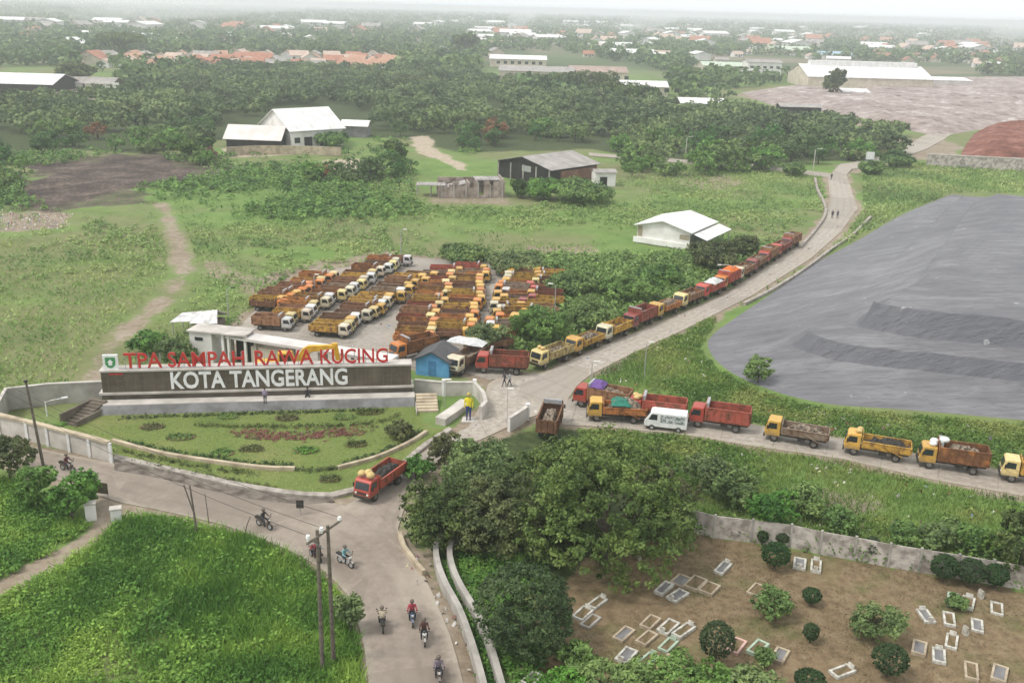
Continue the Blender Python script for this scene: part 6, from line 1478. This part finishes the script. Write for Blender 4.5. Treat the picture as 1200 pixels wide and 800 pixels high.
def lamp(name, label, px, py, top, arm=1.2, ang=0.0, r=.07, mat='steel', head='lamp_glass'):
    p = G(px, py); h = hgt(px, py, top); o = thing(name, label, 'street lamp', p, ang)
    MB().tube([(0, 0, -.3), (0, 0, h * .95), (arm * .35, 0, h), (arm, 0, h + .05)], [r, r * .8, r * .6, r * .5], 8).build('pole', mat, o)
    MB().box(arm - .1, arm + .5, -.12, .12, h, h + .12).build('lamp_head', head, o)
lamp('street_lamp', 'thin grey lamp pole on the lawn side of the verge opposite the queue', 755, 441, 401, .3, 0, .06)
lamp('street_lamp', 'thin grey lamp pole at the tip of the grass verge above the red truck', 692, 462, 424, .3, 0, .06)
lamp('street_lamp', 'thin lamp pole in the thicket at the corner of the truck yard', 649, 388, 333, .5, R(180), .06)
lamp('street_lamp', 'lamp pole behind the back row of the yard', 470, 302, 269, .5, 0, .07)
lamp('street_lamp', 'dark-headed lamp pole beside the gate house roof', 268, 372, 338, .6, R(20), .07, 'steel', 'black')
lamp('street_lamp', 'pale lamp pole at the outer row of parked trucks', 369, 346, 322, .2, 0, .10)
lamp('street_lamp', 'lamp pole with a curved arm over the middle of the truck queue', 856, 336, 310, -2.4, R(15), .09, 'pale_concrete')
lamp('street_lamp', 'pale lamp pole at the road fork below the wood', 953, 198, 174, 1.4, 0, .14, 'pale_concrete')
lamp('street_lamp', 'lamp pole by the concrete path at the wood edge', 803, 188, 160, 1.2, 0, .14, 'pale_concrete')
lamp('street_lamp', 'leaning white floodlight beside the dark stair flight', 55, 486, 470, 1.6, R(30), .07, 'white_paint', 'white_paint')
lamp('street_lamp', 'slim lamp post by the gate wall in front of the planter', 521, 476, 445, .2, 0, .05)
lamp('street_lamp', 'slim pale post standing in the entrance road', 594, 498, 456, .1, 0, .04, 'pale_concrete')
# ================================================================== THE EXCAVATOR
def excavator():
    p = G(326, 449); o = thing('excavator', 'yellow excavator with a bent arm behind the red letters of the sign', 'excavator', p, R(2)); o.scale = (1.3, 1.2, 1.26)
    for y in (-.95, .95):
        m = MB(); m.prism([(-1.7, .25), (-1.4, 0), (1.4, 0), (1.7, .25), (1.7, .5), (1.4, .75), (-1.4, .75), (-1.7, .5)], y - .25, y + .25); m.build('track', 'black', o)
    MB().box(-1.3, 1.3, -.7, .7, .4, .85).build('undercarriage', 'chassis', o)
    up = MB().prism([(-1.9, .95), (1.2, .95), (1.2, 1.5), (.2, 1.9), (-1.9, 1.9)], -1.2, 1.2).build('upper_body', 'yellow_paint', o, bevel=.06)
    cb = MB().prism([(.0, 1.0), (1.3, 1.0), (1.4, 1.8), (1.1, 2.7), (.0, 2.7)], .3, 1.2).build('cab', 'yellow_paint', o, bevel=.05)
    MB().prism([(.15, 1.75), (1.28, 1.75), (1.03, 2.55), (.15, 2.55)], .29, 1.21).build('window', 'glass', cb)
    bm_ = MB(); bm_.prism([(1.0, 1.4), (1.5, 1.2), (3.0, 3.1), (5.0, 3.45), (5.0, 3.75), (2.7, 3.65), (2.2, 3.3)], -.45, -.05); bm_.build('boom', 'yellow_paint', o, bevel=.03)
    st_ = MB().prism([(4.7, 3.9), (5.15, 3.9), (5.5, 1.5), (5.2, 1.4)], -.4, -.1).build('dipper_arm', 'yellow_paint', o, bevel=.03)
    MB().prism([(5.6, 1.6), (5.1, 1.4), (4.5, .9), (4.6, .4), (5.3, .5), (5.7, 1.1)], -.6, .1).build('bucket', 'chassis', st_)
    MB().prism([(1.6, 2.2), (1.75, 2.1), (3.0, 2.95), (2.9, 3.1)], -.03, .05).build('ram', 'steel', o)
excavator()
# ================================================================== PEOPLE AND MOTORBIKES
def skinned(name, joints, edges, mats_of):
    me = bpy.data.meshes.new(name); me.from_pydata([j[0] for j in joints], edges, [])
    ob = bpy.data.objects.new(name, me); C.objects.link(ob)
    sk = ob.modifiers.new('skin', 'SKIN'); sk.use_smooth_shade = True; ss = ob.modifiers.new('sub', 'SUBSURF'); ss.levels = 1; ss.render_levels = 1
    for v, j in zip(me.skin_vertices[0].data, joints): v.radius = (j[1], j[2] if len(j) > 2 else j[1])
    me.skin_vertices[0].data[0].use_root = True
    dg = bpy.context.evaluated_depsgraph_get(); out = bpy.data.meshes.new_from_object(ob.evaluated_get(dg)); bpy.data.objects.remove(ob)
    out.materials.clear()
    idx = [mats_of(p.center) for p in out.polygons]
    out.polygons.foreach_set('material_index', idx); out.polygons.foreach_set('use_smooth', [True] * len(idx)); out.update(); return out
def standing(stride, arm):
    J = [((0, 0, .95), .13, .16), ((0, 0, 1.12), .12, .15), ((0, 0, 1.34), .13, .19), ((0, 0, 1.47), .06), ((.01, 0, 1.56), .07), ((.02, 0, 1.66), .095), ((.02, 0, 1.74), .07)]
    E = [(0, 1), (1, 2), (2, 3), (3, 4), (4, 5), (5, 6)]
    for s in (-1, 1):
        b = len(J); f = s * stride; g = -s * arm
        J += [((0, s * .21, 1.40), .065), ((g * .35, s * .25, 1.15), .05), ((g + .06, s * .25, .93), .036), ((g + .10, s * .25, .84), .042)]; E += [(2, b), (b, b + 1), (b + 1, b + 2), (b + 2, b + 3)]
        b = len(J); J += [((0, s * .10, .86), .095), ((f * .55 + .03, s * .10, .48), .068), ((f, s * .10, .09), .045), ((f + .15, s * .11, .045), .04)]; E += [(0, b), (b, b + 1), (b + 1, b + 2), (b + 2, b + 3)]
    return skinned('body', J, E, lambda c: 3 if c.z > 1.50 or (c.z < .97 and abs(c.y) > .2) else (0 if c.z > .93 else (1 if c.z > .1 else 2)))
def riding():
    J = [((-.18, 0, .83), .14, .17), ((-.15, 0, 1.02), .12, .15), ((-.08, 0, 1.25), .13, .19), ((-.05, 0, 1.37), .06), ((-.03, 0, 1.45), .07), ((-.01, 0, 1.55), .09), ((-.01, 0, 1.62), .07)]
    E = [(0, 1), (1, 2), (2, 3), (3, 4), (4, 5), (5, 6)]
    for s in (-1, 1):
        b = len(J); J += [((-.06, s * .21, 1.30), .065), ((.10, s * .30, 1.06), .05), ((.40, s * .28, 1.00), .038), ((.48, s * .28, 1.01), .045)]; E += [(2, b), (b, b + 1), (b + 1, b + 2), (b + 2, b + 3)]
        b = len(J); J += [((-.08, s * .12, .80), .10), ((.28, s * .20, .72), .07), ((.12, s * .18, .34), .05), ((.28, s * .19, .28), .042)]; E += [(0, b), (b, b + 1), (b + 1, b + 2), (b + 2, b + 3)]
    return skinned('body', J, E, lambda c: 3 if c.z > 1.40 or (c.x > .36 and c.z > .85) else (0 if c.z > .88 or c.x > .3 and c.z > .9 else (1 if c.z > .33 else 2)))
BODY = [standing(.0, .03), standing(.26, .18), riding()]
for b_ in BODY:
    for mt in ('cloth', 'cloth_dark', 'black', 'skin'): b_.materials.append(M[mt])
hair_me = MB().ball((.0, 0, 0), .118, 12, 0, (1.05, .92, .85)).mesh('hair'); hair_me.materials.append(M['hair'])
helm_me = MB().ball((0, 0, 0), .155, 12, 0, (1.1, .95, .95)).mesh('helmet'); helm_me.materials.append(M['paint'])
def person(pos, yaw, pose, shirt, label, headgear=(.02, .02, .022), scale=1.0, helmet=False):
    o = thing('person', label, 'person', pos, yaw); o.scale = (scale,) * 3
    b = bpy.data.objects.new('body', BODY[pose]); C.objects.link(b); b.parent = o; b.color = (*shirt, 1)
    h = bpy.data.objects.new('helmet' if helmet else 'hair', helm_me if helmet else hair_me); C.objects.link(h); h.parent = o; h.color = (*headgear, 1)
    z = {0: 1.70, 1: 1.70, 2: 1.60}[pose]; h.location = (.0 if pose < 2 else -.03, 0, z + (.0 if not helmet else .01)); return o
def bike_master():
    o = thing('motorbike', 'motorbike', 'motorbike')
    for x in (.62, -.60):
        m = MB(); m.cyl((x, 0, .29), 'y', .29, .10, 18, 0); m.cyl((x, 0, .29), 'y', .18, .11, 12, 1); m.build('wheel', ['black', 'steel'], o)
    f = MB().prism([(.50, .95), (.60, .92), (.52, .45), (.35, .28), (-.2, .28), (-.35, .45), (-.85, .62), (-.95, .74), (-.3, .72), (-.1, .42), (.30, .42)], -.14, .14).build('fairing', 'paint', o, bevel=.03)
    MB().cyl((.60, 0, .86), 'x', .08, .06, 10).build('headlight', 'lamp_glass', f)
    MB().prism([(-.95, .75), (-.25, .74), (-.15, .80), (-.4, .86), (-.9, .86)], -.15, .15).build('seat', 'black', o, bevel=.03)
    m = MB(); m.tube([(.45, -.36, 1.02), (.52, -.1, 1.0), (.52, .1, 1.0), (.45, .36, 1.02)], .022, 6); m.tube([(.52, 0, 1.0), (.64, 0, .3)], .035, 6)
    for s in (-1, 1): m.tube([(.5, s * .22, 1.0), (.46, s * .3, 1.18)], .01, 4); m.box(.44, .46, s * .33 - .05, s * .33 + .05, 1.16, 1.24)
    m.build('handlebar', 'black', o)
    MB().prism([(.38, .58), (.62, .63), (.86, .52), (.84, .48), (.62, .57), (.42, .52)], -.07, .07).build('mudguard', 'paint', o)
    return o
BM = bike_master(); index_children(); bfirst = [True]
def rider(px, py, to, bikec, shirt, helm, blabel, plabel, second=None):
    p = G(px, py, .03); y = heading((px, py), to)
    o = BM if bfirst[0] else copy_tree(BM); bfirst[0] = False
    o.location = p; o.rotation_euler = (0, 0, y); tag(o, blabel, 'motorbike', 'motorbikes on the main road')
    BIKES.append((o, bikec)); person(p, y, 2, shirt, plabel, helm, 1.0, True)
    if second: person(p - Vector((math.cos(y), math.sin(y), 0)) * .42 + Vector((0, 0, .04)), y, 2, second[0], second[2], second[1], .98, True)
BIKES = []
rider(310, 618, (330, 626), (.05, .05, .06), (.03, .03, .035), (.02, .02, .02), 'black motorbike alone on the road beside the grass field', 'person in black riding alone past the grass field edge')
rider(370, 655, (352, 640), (.30, .03, .04), (.32, .05, .07), (.03, .02, .02), 'dark red motorbike behind the crossarm of the twin-pole support', 'person in a dark red shirt riding behind the twin-pole support', ((.05, .04, .05), (.03, .03, .03), 'passenger in dark clothes on the dark red motorbike'))
rider(405, 662, (425, 672), (.75, .75, .73), (.18, .36, .38), (.05, .06, .07), 'white motorbike turning at the road edge near the twin-pole support', 'person in a teal top riding the turning white motorbike')
rider(448, 735, (444, 700), (.10, .08, .07), (.50, .42, .30), (.10, .08, .08), 'dark motorbike riding away from the camera up the road', 'person in a pale striped shirt riding away up the road')
rider(483, 728, (486, 760), (.12, .22, .42), (.42, .04, .07), (.05, .02, .03), 'blue motorbike coming down the road ahead of the white one', 'person in a red jacket riding the blue motorbike')
rider(497, 750, (501, 790), (.75, .74, .72), (.10, .04, .035), (.03, .02, .02), 'white motorbike coming down the road behind the blue one', 'person in a dark brown jacket riding the white motorbike down the road')
rider(514, 795, (518, 830), (.22, .20, .22), (.20, .16, .20), (.06, .05, .06), 'grey motorbike at the bottom edge of the road', 'person in a greyish jacket riding at the bottom edge of the road')
rider(80, 552, (110, 560), (.06, .05, .06), (.10, .03, .04), (.03, .02, .02), 'dark motorbike passing behind the light green trees at the bend', 'person in dark red riding behind the light green trees')
index_children()
for o, c_ in BIKES:
    for ch in kids(o): ch.color = (*c_, 1)
WALK = [((591, 452), 1, 200, (.04, .045, .06), 'person in dark clothes walking across the entrance road, nearer the red gate truck'), ((597, 453), 1, 190, (.30, .30, .32), 'person in a grey top walking across the entrance road beside the darker one'),
        ((974, 211), 0, 270, (.03, .03, .04), 'person in black standing far up the truck road at the fork'), ((975, 256), 1, 260, (.05, .05, .06), 'dark-dressed person walking up the far bend of the truck road'), ((981, 256), 1, 260, (.12, .12, .16), 'greyish person walking beside another on the far bend of the truck road')]
for q, pose, yw, sh_, lab in WALK: person(G(*q, .03), R(yw), pose, sh_, lab)
def on_base(px, py, z, sh_, lab, pose=0):
    person(G(px, py, z), R(270), pose, sh_, lab)
person(G(361, 471, bz - .58), R(270), 2, (.03, .025, .035), 'person in black sitting on the stone platform below the white lettering', (.015, .012, .012))
on_base(311, 473, bz + .06, (.30, .24, .34), 'person in a violet-grey top standing on the stone platform of the sign')
# the yellow and blue worker statue by the entrance
p = G(549, 492); k = hgt(549, 492, 461) / 1.76; stt = thing('worker_statue', 'large painted statue of a worker in yellow jacket and blue trousers at the entrance', 'statue', p, R(265)); stt.scale = (k,) * 3
stb = BODY[0].copy()
for q, mt in enumerate((plain('statue_yellow', (.70, .60, .03), (.62, .50, .02), 3), plain('statue_blue', (.04, .06, .20), (.03, .045, .15), 3), M['black'], plain('statue_skin', (.62, .50, .10), (.5, .4, .08), 3))): stb.materials[q] = mt
b_ = bpy.data.objects.new('body', stb); C.objects.link(b_); b_.parent = stt
h_ = bpy.data.objects.new('helmet', helm_me); C.objects.link(h_); h_.parent = stt; h_.location = (0, 0, 1.70); h_.color = (.75, .62, .04, 1)
MB().box(-.4, .4, -.4, .4, -.3, .04).build('pedestal', 'pale_concrete', stt)
# ================================================================== THE GRAVES
GRV = [  # centre px, yaw in the picture (dx, dy along the grave), length m, width m, look, label
 ((683, 719), 'w', 'white kerbed grave by the round dark tree, lower of two in line'), ((700, 706), 'w', 'white kerbed grave by the round dark tree, upper of two in line'), ((692, 728), 'g', 'grey worn slab grave beside the lower white grave near the round dark tree'),
 ((731, 743), 'b', 'brownish kerbed grave edging the middle cluster, nearest the round dark tree'), ((762, 730), 'b', 'brownish wide kerbed grave at the top of the middle cluster'), ((758, 748), 'b', 'brownish kerbed grave at the heart of the middle cluster'),
 ((783, 735), 'w', 'bright white grave with a dark bed in the middle cluster'), ((801, 740), 'w', 'narrow white kerbed grave at the outer side of the middle cluster'), ((734, 768), 'w', 'white kerbed grave below the middle cluster'),
 ((783, 756), 'n', 'pale green-edged grave in the middle cluster'), ((759, 774), 'n', 'green-edged grave below the middle cluster'), ((783, 778), 'p', 'pink-red edged grave at the bottom of the middle cluster'),
 ((778, 690), 'w', 'white kerbed grave with two beds, first of the pair near the big tree'), ((794, 698), 'w', 'white kerbed grave with two beds, second of the pair near the big tree'), ((798, 681), 'b', 'brown kerbed grave above the white pair near the big tree'),
 ((815, 684), 'b', 'brown kerbed grave in the middle of the row above the white pair'), ((831, 690), 'b', 'brown kerbed grave at the outer end of the row above the white pair'), ((847, 666), 'w', 'white kerbed grave alone below the cemetery wall'),
 ((937, 661), 'w', 'white double-framed grave touching the wall, first half'), ((956, 664), 'w', 'white double-framed grave touching the wall, second half'), ((863, 757), 'p', 'pink-edged grave beside the big ball-shaped shrub'),
 ((888, 760), 'n', 'pale grave with a green plant growing in it'), ((914, 768), 'b', 'grey-brown grave beside the planted one'), ((803, 742), None, ''), ((987, 787), 'w', 'narrow white kerbed grave alone near the bottom edge'),
 ((888, 692), 'b', 'small brown-edged grave half hidden by the loose leafy bush'), ((1085, 722), 'w', 'thin white grave with a tall headstone, start of the group by the wall end'), ((1117, 703), 'n', 'grave overgrown by the low green plant'), ((1134, 707), 'w', 'white grave with a headstone at the top of the group by the wall end'),
 ((1112, 726), 'w', 'white grave in the middle of the group by the wall end'), ((1145, 733), 'w', 'slim white grave with a bright headstone at the outer side of the group'), ((1115, 752), 'w', 'white upright kerbed grave at the bottom of the group'),
 ((1077, 760), 'b', 'brown kerbed grave below the group by the wall end'), ((1100, 769), 'w', 'greyish white grave beside the brown one below the group'), ((1138, 787), 'b', 'brown square kerbed grave near the bottom edge'), ((1171, 790), 'b', 'dark grave with a pale kerb near the bottom edge'),
 ((1168, 713), 'w', 'small white marker grave near the wall end'), ((622, 798), 'w', 'white grave cut by the bottom edge beside the ditch bank')]
GM = {'w': 'grave_white', 'b': plain('brown_kerb', (.42, .35, .25), (.27, .21, .15), 2), 'g': 'concrete', 'n': plain('pale_green_kerb', (.38, .48, .36), (.27, .33, .25), 2), 'p': plain('pink_kerb', (.58, .38, .32), (.45, .28, .23), 2)}
for i, (q, kd, lab) in enumerate(GRV):
    if kd is None: continue
    p = G(*q); rg = random.Random(i * 3 + 1); east = q[0] > 1060
    L, w = rg.uniform(1.55, 1.85), rg.uniform(.75, .95)
    yw = (R(52) if not east else (R(66) if q[0] != 1085 else R(96))) + rg.uniform(-.12, .12)
    if q[0] > 920 and not east: yw = R(72) if q[1] < 700 else R(28)
    if kd == 'b' and q[1] < 700: yw = R(54); w = 1.15
    o = thing('grave', lab, 'grave', p, yw); t, hk = .15, rg.uniform(.10, .2)
    m = MB(); m.box(-L / 2, L / 2, -w / 2, -w / 2 + t, -.15, hk); m.box(-L / 2, L / 2, w / 2 - t, w / 2, -.15, hk); m.box(-L / 2, -L / 2 + t, -w / 2 + t, w / 2 - t, -.15, hk); m.box(L / 2 - t, L / 2, -w / 2 + t, w / 2 - t, -.15, hk)
    m.build('kerb_frame', GM[kd], o)
    MB().box(-L / 2 + t, L / 2 - t, -w / 2 + t, w / 2 - t, -.15, hk - .08).build('bed', 'soil' if rg.random() < .6 else 'grey_stone', o)
    if kd in 'wpn' and rg.random() < .5: MB().prism([(L / 2 - t - .02, hk), (L / 2 - .02, hk), (L / 2 - .02, hk + .26), (L / 2 - t + .05, hk + .26)], -w * .28, w * .28).build('headstone', GM[kd], o, bevel=.02)
    if kd == 'w' and rg.random() < .5: MB().box(-L / 2 + .02, -L / 2 + t - .02, -w * .2, w * .2, hk + .002, hk + .3).build('footstone', GM[kd], o)
for q, lab in (((1131, 742), 'small white grave marker stone beside the slim white grave'), ((1149, 699), 'small white grave marker stone near the top of the wall-end group'), ((749, 654), 'small white round stone at the foot of the big dark trees')):
    p = G(*q); o = thing('marker_stone', lab, 'marker stone', p, .3); MB().prism([(-.12, -.1), (.12, -.1), (.12, .45), (.05, .6), (-.05, .6), (-.12, .45)], -.22, .22).build('stone', 'grave_white', o, bevel=.03)
